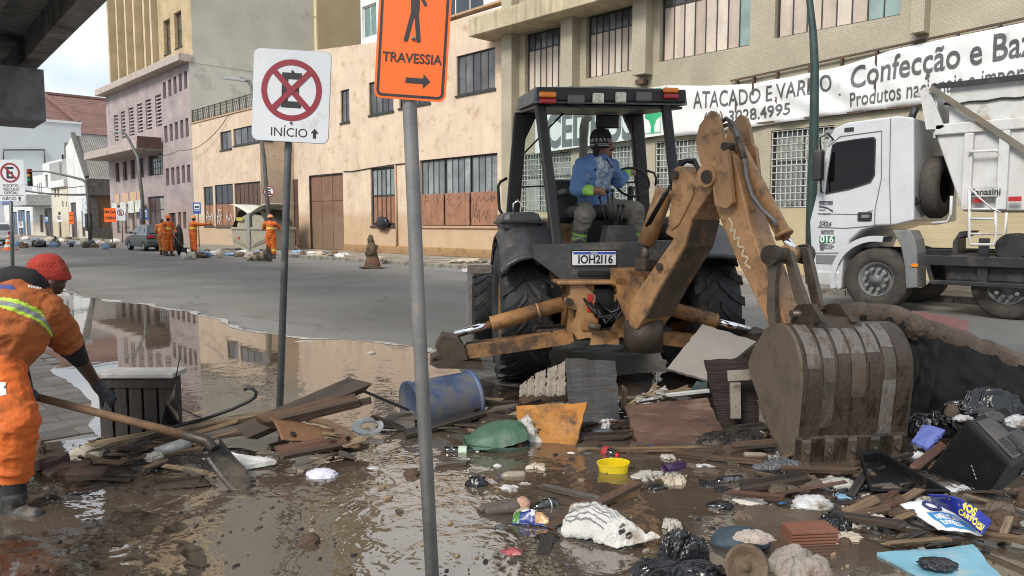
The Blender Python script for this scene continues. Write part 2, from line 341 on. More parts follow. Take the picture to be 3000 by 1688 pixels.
def dens(pts,step=.12,amp=.05,seed=1):
    out = []
    for a,b in zip(pts[:-1],pts[1:]):
        k = max(1,int((b - a).length / step))
        for i in range(k):
            p = a.lerp(b,i / k); n_ = (b - a).normalized().cross(Vector((0,0,1)))
            s_ = mnoise.fractal(Vector((p.x * .9,p.y * .9,seed)),.8,2.2,5)
            out.append(p + n_ * s_ * amp * 3)
    out.append(pts[-1]); return out
SHORE_D = dens(SHORE)
near_pts = [G(-400,2000),G(-350,1420),G(-60,1330),G(120,1310),G(290,1285),G(250,1200),G(190,1110),G(140,1055),G(100,1005),G(125,950),G(165,895),G(185,850)]
NEAR_D = dens(near_pts,.12,.04,4)
WATER_Z = .014
WPOLY = SHORE_D + [G(3300,2000)] + NEAR_D
def in_water(x,y):
    c = False; n = len(WPOLY)
    j = n - 1
    for i in range(n):
        a,b = WPOLY[i],WPOLY[j]
        if (a.y > y) != (b.y > y) and x < (b.x - a.x) * (y - a.y) / (b.y - a.y) + a.x: c = not c
        j = i
    return c
# asphalt: one sheet to the horizon, fine near the puddle
def graded(a,b,lo,hi,step,far):
    xs = list(np.arange(lo,hi + 1e-6,step)); x = hi; s = step
    while x < b: s *= 1.6; x = min(b,x + s); xs.append(x)
    x = lo; s = step
    while x > a: s *= 1.6; x = max(a,x - s); xs.insert(0,x)
    return xs
gx = graded(-500,600,-1,12,.5,0); gy = graded(-300,900,-4,20,.5,0)
gm = MB(); W_ = len(gx)
gm.add([(x,y,0) for y in gy for x in gx],[(j * W_ + i,j * W_ + i + 1,(j + 1) * W_ + i + 1,(j + 1) * W_ + i) for j in range(len(gy) - 1) for i in range(W_ - 1)])
road = structure('road',gm,ground_material())
sp = np.array([(p.x,p.y) for p in SHORE_D])
wet = []
mach = G(1800,1085)
for (x,y,z) in gm.v:
    d = float(np.sqrt(((sp - (x,y)) ** 2).sum(1)).min()) if -8 < x < 18 and -8 < y < 30 else 9
    v = .55 * math.exp(-d / .35)
    d2 = math.hypot(x - mach.x,y - mach.y); v = max(v,.62 * math.exp(-(d2 / 2.6) ** 2))
    if y > 42 and 4 < x < 16: v = max(v,.3)
    wet.append(v)
at = road.data.attributes.new('wet','FLOAT','POINT'); at.data.foreach_set('value',wet)

# flood water
def water_material():
    m = bpy.data.materials.new('muddy_water'); m.use_nodes = True; N,L = m.node_tree.nodes,m.node_tree.links; b = N['Principled BSDF']
    t = N.new('ShaderNodeTexCoord')
    b.inputs['Roughness'].default_value = .015; b.inputs['IOR'].default_value = 2.7; b.inputs['Specular IOR Level'].default_value = .6
    n1 = N.new('ShaderNodeTexNoise'); n1.inputs['Scale'].default_value = 1.3; n1.inputs['Detail'].default_value = 6; L.new(t.outputs['Object'],n1.inputs['Vector'])
    r1 = N.new('ShaderNodeValToRGB'); e = r1.color_ramp.elements; e[0].position = .35; e[0].color = (.062,.044,.031,1); e[1].position = .7; e[1].color = (.10,.076,.056,1)
    L.new(n1.outputs[0],r1.inputs[0]); L.new(r1.outputs[0],b.inputs['Base Color'])
    # ripples: lively round the feet of the crew, nearly still further out
    at = N.new('ShaderNodeAttribute'); at.attribute_name = 'lively'
    w1 = N.new('ShaderNodeTexNoise'); w1.inputs['Scale'].default_value = 3.1; w1.inputs['Detail'].default_value = 3; w1.inputs['Distortion'].default_value = .6; L.new(t.outputs['Object'],w1.inputs['Vector'])
    w2 = N.new('ShaderNodeTexNoise'); w2.inputs['Scale'].default_value = 12; w2.inputs['Detail'].default_value = 2; w2.inputs['Distortion'].default_value = .4; L.new(t.outputs['Object'],w2.inputs['Vector'])
    ad = N.new('ShaderNodeMath'); ad.operation = 'MULTIPLY_ADD'; ad.inputs[1].default_value = .22; L.new(w2.outputs[0],ad.inputs[0]); L.new(w1.outputs[0],ad.inputs[2])
    bp = N.new('ShaderNodeBump'); bp.inputs['Distance'].default_value = .05; L.new(at.outputs['Fac'],bp.inputs['Strength']); L.new(ad.outputs[0],bp.inputs['Height']); L.new(bp.outputs[0],b.inputs['Normal'])
    return m
wm = MB()
gxw = np.arange(-3,12.01,.2); gyw = np.arange(-6,18.01,.2)
bm = bmesh.new()
vl = [bm.verts.new((p.x,p.y,WATER_Z)) for p in WPOLY]
try: fpoly = bm.faces.new(vl)
except ValueError: fpoly = None
bmesh.ops.triangulate(bm,faces=bm.faces[:])
# cut into a grid so that the ripples can vary over the sheet
for x in np.arange(-3,11,.5): bmesh.ops.bisect_plane(bm,geom=bm.verts[:] + bm.edges[:] + bm.faces[:],plane_co=(x,0,0),plane_no=(1,0,0))
for y in np.arange(-6,17,.5): bmesh.ops.bisect_plane(bm,geom=bm.verts[:] + bm.edges[:] + bm.faces[:],plane_co=(0,y,0),plane_no=(0,1,0))
bmesh.ops.recalc_face_normals(bm,faces=bm.faces[:])
if sum(f.normal.z for f in bm.faces) < 0: bmesh.ops.reverse_faces(bm,faces=bm.faces[:])
wm.bm(bm)
water = structure('water',wm,water_material())
lv = []
hot = [(G(1000,1450),1.7,.42),(G(1250,1550),1.3,.42),(G(560,1330),.9,.3),(G(1000,1150),1.6,.16),(G(1500,1250),1.4,.06)]
for v in wm.v:
    q = .012
    for (c,r_,a) in hot: q = max(q,a * math.exp(-((v[0] - c.x) ** 2 + (v[1] - c.y) ** 2) / r_ ** 2))
    lv.append(q)
at = water.data.attributes.new('lively','FLOAT','POINT'); at.data.foreach_set('value',lv)
# foam object is sky glare on the wet edge, painted as a pale strip
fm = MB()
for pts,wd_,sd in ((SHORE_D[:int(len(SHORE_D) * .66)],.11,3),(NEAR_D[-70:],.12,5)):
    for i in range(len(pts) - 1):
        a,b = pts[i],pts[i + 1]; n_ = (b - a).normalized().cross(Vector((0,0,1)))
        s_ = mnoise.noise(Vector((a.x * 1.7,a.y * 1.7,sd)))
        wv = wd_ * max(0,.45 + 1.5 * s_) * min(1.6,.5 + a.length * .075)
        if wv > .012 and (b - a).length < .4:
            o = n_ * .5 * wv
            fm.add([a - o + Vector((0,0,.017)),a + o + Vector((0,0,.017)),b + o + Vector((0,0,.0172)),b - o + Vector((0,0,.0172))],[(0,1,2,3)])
fo = obj('foam',fm,M('shore_glare',(.40,.39,.37),.4,var=.5,scale=12,bump=.6,bscale=60)); fo['kind'] = 'stuff'; tag(fo,'pale strip of painted sky glare along the edge of the puddle','foam')

# near pavement: flags laid in rows, seen left of the puddle
flag_m = [M('wet_flagstone_%d' % i,c,.38,var=.25,scale=2.5,bump=.35,bscale=25,dirt=MUD,damt=.45,dscale=1.2) for i,c in enumerate(((.10,.092,.085),(.125,.115,.105),(.085,.078,.072)))]
pv = MB()
edge = [p for p in NEAR_D if p.y > 5.0]
def edge_x(y):
    best = min(edge,key=lambda p: abs(p.y - y)); return best.x
pv.add([(-9,-8,.003),(edge_x(5.4) - .1,-8,.003),(edge_x(5.4) - .1,5.4,.003),(edge_x(8) - .03,8,.003),(edge_x(11) - .03,11,.003),(edge_x(15) - .05,16,.003),(.9,45,.003),(-9,45,.003)],[(0,1,2,3,4,5,6,7)])
pav = structure('pavement',pv,M('wet_screed',(.07,.062,.055),.5,var=.3,bump=.4,dirt=MUD,damt=.5))
meshes = {}
for iy in range(0,44):
    for ix in range(0,9):
        y = 4.4 + iy * .25; x = 1.9 - ix * .5 - (.25 if iy % 2 else 0)
        if x > edge_x(y + .1) + .3: continue
        key = (iy * 7 + ix * 3 + iy * ix) % 3
        if key not in meshes:
            t_ = MB().bbox(-.2475,.2475,-.1225,.1225,0,.016,.003); o = obj('flagstone',t_,flag_m[key],pav); meshes[key] = o.data
        else:
            o = bpy.data.objects.new('flagstone',meshes[key]); _link(o,pav)
        o.location = (x,y,-.0045 + .002 * random.random())

# far pavement with kerb stones
fp = MB(); fp.box(KX + .16,FX + .3,-30,160,-.05,.13)
farp = structure('far_pavement',fp,M('pale_pavement',(.27,.245,.205),.85,var=.3,scale=1.2,bump=.3,dirt=(.15,.12,.085),damt=.6,dscale=.9))
kme = None
for i in range(58):
    y = -6 + i * 1.04
    if kme is None:
        o = obj('kerb_stone',MB().bbox(KX,KX + .158,.006,1.034,-.05,.14,.015),M('kerb_concrete',(.24,.22,.19),.85,var=.25,dirt=(.12,.1,.075),damt=.5),farp); kme = o.data
    else: o = bpy.data.objects.new('kerb_stone',kme); _link(o,farp)
    o.location = (0,y,random.uniform(-.006,.003))
# painted lane dashes seen far down the road
for i,(a,b) in enumerate(((z5(75,100),z5(130,96)),(z5(240,99),z5(315,97)))):
    p,q = G(*a),G(*b)
    mk = MB().bar(p + Vector((0,0,.004)),q + Vector((0,0,.004)),.14,.002)
    structure('lane_marking',mk,M('road_paint',(.6,.6,.57),.7,dirt=(.2,.19,.17),damt=.55,dscale=4))

# mud bank the crew stands on, bottom left
mud_m = M('wet_mud',(.03,.021,.015),.14,var=.5,scale=4,bump=.55,bscale=18,spec=1.0,dirt=(.06,.043,.03),damt=.5,dscale=6)
BOOT = G(*z5(70,1225))
def mud_fn(u,v):
    # a patch of the ground traced by its corners
    a = G(-300,1340).lerp(G(-500,2100),v); b = G(640,1395).lerp(G(560,2000),v)
    p = a.lerp(b,u)
    e = min(1,(1 - u) / .45) * min(1,v / .22 + .15)
    h = .022 * e + .026 * mnoise.fractal(Vector((p.x * 2.2,p.y * 2.2,2)),.9,2.1,4) + .009 * mnoise.fractal(Vector((p.x * 11,p.y * 5,9)),.8,2.2,3)
    h -= .03 * math.exp(-((p.x - BOOT.x) ** 2 + (p.y - BOOT.y) ** 2) / .05); return Vector((p.x,p.y,h + .004))
structure('mud',MB().sheet(mud_fn,120,150),mud_m)

# silt banks that rise just through the water among the rubbish
def silt(cs,seed,amp=.03,base=-.012):
    P_ = [G(*c) for c in cs]
    def fn(u,v):
        p = P_[0].lerp(P_[1],u).lerp(P_[3].lerp(P_[2],u),v); e = min(1,u / .2,(1 - u) / .2,v / .25,(1 - v) / .25)
        return Vector((p.x,p.y,WATER_Z + base - .012 * (1 - e) + e * (amp * mnoise.fractal(Vector((p.x * 2.4,p.y * 2.4,seed)),.9,2.2,5) + .007 * mnoise.noise(Vector((p.x * 17,p.y * 17,seed))) + .012)))
    structure('mud',MB().sheet(fn,90,70),mud_m)
silt([(2050,1640),(3100,1700),(3100,1370),(2150,1330)],12); silt([(1400,1330),(2350,1360),(2350,1150),(1400,1150)],15)
silt([(150,1440),(900,1420),(920,1280),(200,1280)],23,.026,-.016)
# ------------------------------------------------- viaduct overhead (left)
conc = M('viaduct_concrete',(.20,.195,.19),.85,var=.3,scale=.8,bump=.3,dirt=(.07,.068,.065),damt=.5,dscale=.9,streak=((.06,.058,.055),.5))
vz = 6.9
e0 = G(315,0,vz); e1 = G(85,225,vz); ed = (e1 - e0).normalized(); en = Vector((-ed.y,ed.x,0))
if en.x > 0: en = -en
via = thing('viaduct','dark concrete viaduct deck running overhead at the upper left','viaduct',(e0.x,e0.y,0))
def slab(mb,off0,off1,zb,zt,t0,t1):
    p = [e0 + ed * t0 + en * off0,e0 + ed * t1 + en * off0,e0 + ed * t1 + en * off1,e0 + ed * t0 + en * off1]
    return mb.add([(q.x,q.y,zb) for q in p] + [(q.x,q.y,zt) for q in p],[(0,1,2,3),(7,6,5,4),(0,4,5,1),(1,5,6,2),(2,6,7,3),(3,7,4,0)])
obj('edge_beam',slab(MB(),0,.55,vz,vz + 1.15,-20,42),conc,via,world=True)
obj('deck_slab',slab(MB(),0.56,6.0,vz + .75,vz + 1.1,-24,42),conc,via,world=True)
for k,off in enumerate((2.0,4.4)):
    obj('girder',slab(MB(),off,off + .6,vz - .35,vz + .745,-20,42),conc,via,world=True)
pc = M('crosshead_concrete',(.17,.175,.185),.8,var=.3,scale=2,bump=.3)
ccx = hitp(90,330,e0 + en * .35,en)
t_c = (ccx - e0).dot(ed)
obj('crosshead',slab(MB(),.12,6,vz - 2.0,vz - .36,t_c - 1.4,t_c + 1.2),pc,via,world=True)
obj('pier',slab(MB(),3.6,5.0,-.02,vz - 2.01,t_c - 1.0,t_c + .8),conc,via,world=True)
# ================================================================= buildings
def FR(zf,xl,xr,yt,yb,X=FX):
    """opening traced in the photograph: left, right, top and bottom (measured at the left edge) -> y0, y1, z0, z1 on the wall plane"""
    a = WX(*zf(xl,yt),X); b = WX(*zf(xl,yb),X)
    r = WX(*zf(xr,(yt + yb) / 2),X)
    return (r.y,(a.y + b.y) / 2,b.z,a.z)
def wall_open(mb,X,y0,y1,z0,z1,ops,depth=.2,mi=0):
    """wall facing -X with real openings and reveals"""
    ys = sorted({y0,y1} | {min(max(v,y0),y1) for o in ops for v in o[:2]}); zs = sorted({z0,z1} | {min(max(v,z0),z1) for o in ops for v in o[2:4]})
    for a,b in zip(ys[:-1],ys[1:]):
        for c,d in zip(zs[:-1],zs[1:]):
            if b - a < 1e-5 or d - c < 1e-5: continue
            my,mz = (a + b) / 2,(c + d) / 2
            if any(o[0] < my < o[1] and o[2] < mz < o[3] for o in ops): continue
            mb.add([(X,a,c),(X,b,c),(X,b,d),(X,a,d)],[(0,3,2,1)],mi)
    for (a,b,c,d) in [o[:4] for o in ops]:
        q = [(a,c),(b,c),(b,d),(a,d)]
        for i in range(4):
            (p,r),(s,t) = q[i],q[(i + 1) % 4]
            mb.add([(X,p,r),(X,s,t),(X + depth,s,t),(X + depth,p,r)],[(0,1,2,3)],mi)
def shell(mb,X,X2,y0,y1,z0,z1,mi=0):
    """the other sides of a building: two flanks, back and roof"""
    mb.add([(X,y0,z0),(X2,y0,z0),(X2,y0,z1),(X,y0,z1),(X,y1,z0),(X2,y1,z0),(X2,y1,z1),(X,y1,z1)],
           [(0,1,2,3),(5,4,7,6),(1,5,6,2),(3,2,6,7)],mi)
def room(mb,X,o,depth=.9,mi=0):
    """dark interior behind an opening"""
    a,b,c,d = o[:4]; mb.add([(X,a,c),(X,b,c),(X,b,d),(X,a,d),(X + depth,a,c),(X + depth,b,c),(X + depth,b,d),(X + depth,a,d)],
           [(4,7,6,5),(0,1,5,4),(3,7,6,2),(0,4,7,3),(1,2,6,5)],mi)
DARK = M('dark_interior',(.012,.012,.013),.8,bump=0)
STEEL = M('dark_steel_frame',(.05,.048,.047),.55,metal=.3,var=.2,bump=.1)
GLASS = M('window_glass_dark',(.03,.035,.04),.08,spec=.8,var=.3,scale=.8,bump=.03,bscale=2)
def window(root,o,X,cols,rows=(1.0,),mats=None,frame=None,bar=.045,rec=.1,name='window',sill=False,closed=True,skip=()):
    """a framed window: frame with mullions, every pane its own piece; mats(i, j) gives the pane's material"""
    y0,y1,z0,z1 = o[:4]; fm_ = MB(); xf = X + rec
    fm_.box(xf - .03,xf + .03,y0 + .002,y0 + bar,z0 + .002,z1 - .002); fm_.box(xf - .03,xf + .03,y1 - bar,y1 - .002,z0 + .002,z1 - .002)
    fm_.box(xf - .03,xf + .03,y0 + bar,y1 - bar,z0 + .002,z0 + bar); fm_.box(xf - .03,xf + .03,y0 + bar,y1 - bar,z1 - bar,z1 - .002)
    yi0,yi1,zi0,zi1 = y0 + bar,y1 - bar,z0 + bar,z1 - bar
    cw = (yi1 - yi0) / cols; tot = sum(rows); zc = zi0; zl = []
    for r_ in rows: zl.append((zc,zc + (zi1 - zi0) * r_ / tot)); zc = zl[-1][1]
    for i in range(1,cols): fm_.box(xf - .028,xf + .028,yi0 + cw * i - bar * .35,yi0 + cw * i + bar * .35,zi0,zi1)
    for (a,b) in zl[1:]: fm_.box(xf - .032,xf + .032,yi0,yi1,a - bar * .4,a + bar * .4)
    if sill: fm_.box(X - .06,X - .002,y0 - .06,y1 + .06,z0 - .09,z0 - .01)
    wo = obj(name,fm_,frame or STEEL,root,world=True)
    for j,(a,b) in enumerate(zl):
        for i in range(cols):
            if (i,j) in skip: continue
            mt = mats(i,j) if mats else GLASS
            obj('pane',MB().box(xf - .008 + .004 * ((i * 5 + j * 3) % 3),xf + .012,yi0 + cw * i + bar * .3,yi0 + cw * (i + 1) - bar * .3,a + bar * .3,b - bar * .3),mt,wo,world=True)
    return wo
def grille(root,o,X,ny,nz_,r=.012,mat=None,out=.06):
    g = MB(); y0,y1,z0,z1 = o[:4]
    for i in range(ny + 1): y = y0 + (y1 - y0) * i / ny; g.box(X - out - r,X - out + r,y - r,y + r,z0,z1)
    for i in range(nz_ + 1): z = z0 + (z1 - z0) * i / nz_; g.box(X - out - r * .8,X - out + r * .8,y0,y1,z - r * .8,z + r * .8)
    return obj('grille',g,mat or STEEL,root,world=True)

# ---------- peach rendered building, centre
peach = M('peach_render',(.60,.475,.36),.9,var=.10,scale=.9,bump=.12,bscale=30,streak=((.40,.29,.2),.3),flood=((.36,.22,.10),2.0,.55),dirt=(.42,.29,.18),damt=.35,dscale=1.4)
yb0 = WX(1497,500,FX).y; yb1 = WX(877,700,FX).y
bz = WX(1373,52,FX).z; bzl = WX(890,146,FX).z
pb = thing('peach_building','two-storey peach rendered building with barred windows and brown door','building',(FX,(yb0 + yb1) / 2,0))
door = FR(z2,375,555,932,1335); door = (door[0],door[1],.131,door[3])
ops = dict(small=FR(z2,540,586,482,652),mid=FR(z2,690,820,440,612),hid=FR(z2,850,1015,395,575),up=FR(z2,1155,1360,300,508),
           low=FR(z2,700,828,893,1198),wide=FR(z2,960,1372,852,1198))
wl_ = MB(); allops = list(ops.values()) + [door]
wall_open(wl_,FX,yb0,yb1,0,bz,allops,.22); shell(wl_,FX,FX + 7,yb0,yb1,0,bz)
wl_.prism([(yb0,bz),(yb1,bz),(yb1,bzl),(yb1 - (yb1 - yb0) * .45,bz + .2)],FX,FX + .3,'x')
for o in allops: room(wl_,FX + .221,o,.6,1)
obj('wall',wl_,[peach,DARK],pb,world=True)
obj('plinth',MB().bbox(FX - .09,FX + .01,yb0 + .02,door[0] - .1,.131,WX(*z2(1200,1318),FX).z,.02),M('plinth_render',(.47,.29,.13),.9,var=.2,scale=1.2,bump=.2,dirt=(.2,.12,.06),damt=.5,flood=((.22,.13,.07),.5,.7)),pb,world=True)
obj('coping',MB().box(FX - .07,FX + .32,yb0,yb1 - (yb1 - yb0) * .5,bz + .203,bz + .29),M('coping_render',(.42,.27,.17),.9),pb,world=True)
gp = [M('frosted_pane_%d' % i,c,.25,var=.25,scale=1.1,bump=.05,spec=.6,dirt=(.12,.11,.1),damt=.3) for i,c in enumerate(((.20,.225,.235),(.26,.285,.29),(.16,.18,.19)))]
dp = [M('dusty_pane_%d' % i,c,.2,var=.4,scale=1.5,bump=.04,spec=.7) for i,c in enumerate(((.075,.075,.078),(.11,.108,.11),(.05,.05,.054)))]
rustp = M('rust_panel',(.30,.145,.085),.75,var=.2,scale=2,bump=.1,dirt=(.2,.11,.07),damt=.4,streak=((.14,.07,.045),.5))
window(pb,ops['small'],FX,2,mats=lambda i,j: dp[i % 3],sill=True)
window(pb,ops['mid'],FX,4,mats=lambda i,j: dp[(i * 2) % 3],sill=True)
window(pb,ops['hid'],FX,5,mats=lambda i,j: dp[(i + 1) % 3],sill=True)
window(pb,ops['up'],FX,5,mats=lambda i,j: dp[(i * 2 + 1) % 3],sill=True)
window(pb,ops['low'],FX,5,rows=(.52,.48),mats=lambda i,j: rustp if j == 0 else gp[i % 3],bar=.09,sill=True)
y0,y1,za,zb_ = ops['wide']
for k in range(3):
    a = y0 + (y1 - y0) * k / 3; b = y0 + (y1 - y0) * (k + 1) / 3
    window(pb,(a + .03,b - .03,za,zb_),FX,4,rows=(.001,.999),mats=lambda i,j: gp[(i + k) % 3],bar=.05,rec=.14,skip=[(i,0) for i in range(4)])
    obj('lower_panel',MB().bbox(FX + .03,FX + .07,a + .06,b - .06,za + .03,za + (zb_ - za) * .48,.01),rustp,pb,world=True)
obj('window_sill',MB().box(FX - .07,FX - .002,y0 - .1,y1 + .1,za - .1,za - .01),M('coping_render',(.42,.27,.17)),pb,world=True)
# graffiti on the rust panels
grm = M('spray_black',(.09,.05,.04),.8,bump=0)
def graffiti(root,strokes,zf,X,mat,wd=.05,off=.004):
    for s_ in strokes:
        pts = [WX(*zf(*p),X) for p in s_]; g = MB()
        for a,b in zip(pts[:-1],pts[1:]): g.bar((X - off,a.y,a.z),(X - off,b.y,b.z),.004,wd,up=(0,(b - a).z,-(b - a).y))
        obj('graffiti',g,mat,root,world=True)
graffiti(pb,[[(985,1090),(990,1040),(1005,1045),(1003,1065),(990,1070)],[(1055,1090),(1052,1035),(1070,1035),(1055,1062),(1072,1090)],[(1118,1035),(1105,1060),(1120,1062),(1108,1090)],
              [(1180,1040),(1160,1050),(1182,1075),(1165,1090)],[(1225,1035),(1222,1090),(1240,1060),(1225,1035)],[(1262,1070),(1275,1040),(1285,1070),(1300,1045),(1310,1070),(1335,1050),(1360,1050),(1340,1035),(1340,1070),(1360,1050)],
              [(1235,1180),(1245,1080),(1250,1150),(1262,1075),(1265,1160),(1280,1110),(1275,1180),(1300,1120),(1310,1165),(1325,1110)]],z2,FX + .03,grm,.02)
# brown sheet door: two leaves with panels
dm = M('brown_door',(.20,.105,.065),.6,var=.2,scale=1.5,bump=.08,streak=((.10,.06,.04),.5),flood=((.20,.15,.10),1.9,.6))
do = obj('door',MB().box(FX + .12,FX + .16,door[0] + .05,door[1] - .05,door[2],door[3] - .05),dm,pb,world=True)
dfm = MB(); dfm.box(FX + .02,FX + .2,door[0],door[0] + .05,door[2],door[3]); dfm.box(FX + .02,FX + .2,door[1] - .05,door[1],door[2],door[3]); dfm.box(FX + .02,FX + .2,door[0] + .05,door[1] - .05,door[3] - .05,door[3])
obj('door_frame',dfm,STEEL,do,world=True)
zm = door[2] + (door[3] - door[2]) * .64
for (a,b) in ((door[2] + .05,zm - .04),(zm + .04,door[3] - .12)):
    wdt = (door[1] - door[0] - .2)
    for k in range(3):
        obj('door_panel',MB().bbox(FX + .095,FX + .119,door[0] + .1 + wdt * k / 3 + .02,door[0] + .1 + wdt * (k + 1) / 3 - .02,a,b,.008),dm,do,world=True)
pipe = M('pvc_pipe',(.42,.28,.18),.7)
a = WX(*z2(835,875),FX); b = WX(*z2(845,1310),FX)
obj('downpipe',MB().tube([(FX - .06,a.y,a.z),(FX - .06,b.y,b.z)],.05),pipe,pb,world=True)
cb = [WX(*z2(*p),FX - .03) for p in ((555,910),(600,910),(700,892),(830,873),(880,868))]
obj('cable',MB().tube(cb,.025,6),STEEL,pb,world=True)

# ---------- office block faced in small sand tiles, right
tile = M_tile('sand_tile',(.385,.34,.245),(.34,.30,.215),(.285,.255,.195),.11,.055,.009,.55,.16,offset=.5)
tile_y = M_tile('yellow_tile',(.44,.365,.225),(.42,.345,.21),(.39,.325,.205),.11,.055,.009,.5,.14,flood=((.40,.28,.13),1.0,.5))
ty1 = yb0 - .005; ty0 = WX(3000,500,FX).y - 7
tb = thing('office_block','office block faced in sand-coloured mosaic tile with upper window bands','building',(FX,(ty0 + ty1) / 2,0))
W = {}
W['a'] = FR(z3,340,572,180,492); W['b'] = FR(z3,665,948,85,418); W['c'] = FR(z3,1056,1535,-60,330); W['d'] = FR(z4,108,668,-75,172)
dlast = W['d'][0]; W['e'] = (ty0 + 1,dlast - 3.2,W['d'][2],W['d'][3])
Gr = {}
Gr['a'] = FR(b1,268,640,415,905); Gr['b'] = FR(b1,915,1165,545,905); Gr['c'] = FR(z3,1030,1262,745,1065); Gr['d'] = FR(z4,85,365,585,978)
gz = (Gr['d'][2] + Gr['c'][2]) / 2; gt = Gr['d'][3]
for k in Gr: Gr[k] = (Gr[k][0],Gr[k][1],gz,gt)
tz = WX(2990,0,FX).z + 6
wl_ = MB(); zsp = gz - .02
wall_open(wl_,FX,ty0,ty1,zsp,tz,list(W.values()) + list(Gr.values()),.3,0)
wl_.add([(FX,ty0,0),(FX,ty1,0),(FX,ty1,zsp),(FX,ty0,zsp)],[(0,3,2,1)],1); shell(wl_,FX,FX + 10,ty0,ty1,0,tz)
for o in list(W.values()) + list(Gr.values()): room(wl_,FX + .301,o,.8,2)
obj('wall',wl_,[tile,tile_y,DARK],tb,world=True)
# pilasters between the bays
PZ0 = WX(*z3(650,462),FX).z
pil = [(z3,262,335),(z3,576,660),(z3,955,1054)]
for (zf,xl,xr) in pil:
    a = WX(*zf(xl,330),FX); b = WX(*zf(xr,330),FX)
    obj('pilaster',MB().box(FX - .42,FX - .003,b.y + .25,a.y + .05,PZ0 if xl > 300 else .14,tz - .4),tile,tb,world=True)
a = WX(*z4(760,100),FX); b = WX(*z4(800,100),FX); obj('pilaster',MB().box(FX - .42,FX - .003,b.y,a.y + .1,WX(*z4(760,158),FX).z,tz - .4),tile,tb,world=True)
# slab canopy that oversails the corner
cz = WX(1497,108,FX).z; c0 = G(1372,108,cz); cth = hitp(1372,55,(c0.x,0,0),(1,0,0)).z - cz
obj('canopy',MB().bbox(c0.x,FX - .005,WX(*z3(955,0),FX).y - 1.2,c0.y,cz,cz + cth,.03),M('canopy_render',(.44,.37,.25),.9,var=.2,scale=1.5,bump=.5,bscale=25,streak=((.2,.17,.12),.6)),tb,world=True)
sheet_m = [M('faded_panel_%d' % i,c,.5,var=.14,scale=1.2,bump=.05,streak=((.22,.18,.14),.35)) for i,c in enumerate(((.50,.42,.35),(.56,.485,.41),(.43,.355,.29)))]
aqua = M('aqua_pane',(.22,.30,.285),.2,var=.2,scale=1)
window(tb,W['a'],FX,7,rows=(.72,.28),mats=lambda i,j: sheet_m[(i * 2) % 3] if j == 0 else dp[i % 3],rec=.2,bar=.05)
window(tb,W['b'],FX,8,rows=(.72,.28),mats=lambda i,j: (dp[1] if i == 0 else sheet_m[(i * 2 + 1) % 3]) if j == 0 else dp[i % 3],rec=.2,bar=.05)
window(tb,W['c'],FX,8,rows=(.76,.24),mats=lambda i,j: (aqua if i == 0 else sheet_m[(i * 5) % 3]) if j == 0 else dp[i % 3],rec=.2,bar=.05)
window(tb,W['d'],FX,8,rows=(.76,.24),mats=lambda i,j: (aqua if i < 2 else sheet_m[(i * 4 + i // 3) % 3]) if j == 0 else dp[i % 3],rec=.2,bar=.05)
window(tb,W['e'],FX,8,rows=(.76,.24),mats=lambda i,j: sheet_m[i % 3],rec=.2,bar=.05)
white_bar = M('white_bars',(.42,.43,.40),.6,dirt=(.15,.13,.1),damt=.4)
curt = [M('pale_pane_%d' % i,c,.3,var=.25,scale=.9,bump=.03) for i,c in enumerate(((.30,.31,.29),(.42,.43,.40),(.22,.23,.22)))]
for k,o in Gr.items():
    wd_ = o[1] - o[0]; n_ = max(2,round(wd_ / .8))
    wo = window(tb,o,FX,n_,rows=(.6,.4),mats=lambda i,j: curt[(i * 2 + j) % 3],rec=.22,bar=.05)
    g = MB(); r = .013
    for i in range(int(wd_ / .145) + 1): y = o[0] + .02 + (wd_ - .04) * i / int(wd_ / .145); g.box(FX + .05,FX + .076,y - r,y + r,o[2] + .01,o[3] - .01)
    nzg = int((o[3] - o[2]) / .2)
    for i in range(nzg + 1): z = o[2] + .03 + (o[3] - o[2] - .06) * i / nzg; g.box(FX + .03,FX + .049,o[0] + .01,o[1] - .01,z - r,z + r)
    obj('grille',g,white_bar,wo,world=True)
# steel rails that carry the banners
rail_m = M('rusty_rail',(.07,.05,.038),.8,var=.3,dirt=(.14,.07,.04),damt=.5)
def facade_line(name,zf,p,q,X,th,mat,root):
    a = WX(*zf(*p),X); b = WX(*zf(*q),X); return obj(name,MB().bar(a,b,.05,th),mat,root,world=True)
facade_line('banner_rail',z4,(-90,362),(1225,82),FX - .1,.05,rail_m,tb)
facade_line('banner_rail',z4,(-300,590),(1225,415),FX - .1,.05,rail_m,tb)
for x_ in (-60,15,120,265,408,565,735,925,1115):
    ya = 362 + (82 - 362) * (x_ + 90) / 1315
    a = WX(*z4(x_,ya),FX - .06); obj('banner_bracket',MB().box(FX - .13,FX,a.y - .03,a.y + .03,a.z - 1.0,a.z - .03),rail_m,tb,world=True)
for (xl,xr,yl,yr) in ((445,1020,805,728),):
    facade_line('banner_rail',z3,(xl,yl),(xr,yr),FX - .1,.06,rail_m,tb)
obj('lamp_cage',MB().box(FX - .3,FX,WX(*z3(975,440),FX).y - .15,WX(*z3(975,440),FX).y + .15,WX(*z3(960,455),FX).z,WX(*z3(960,430),FX).z),rail_m,tb,world=True)

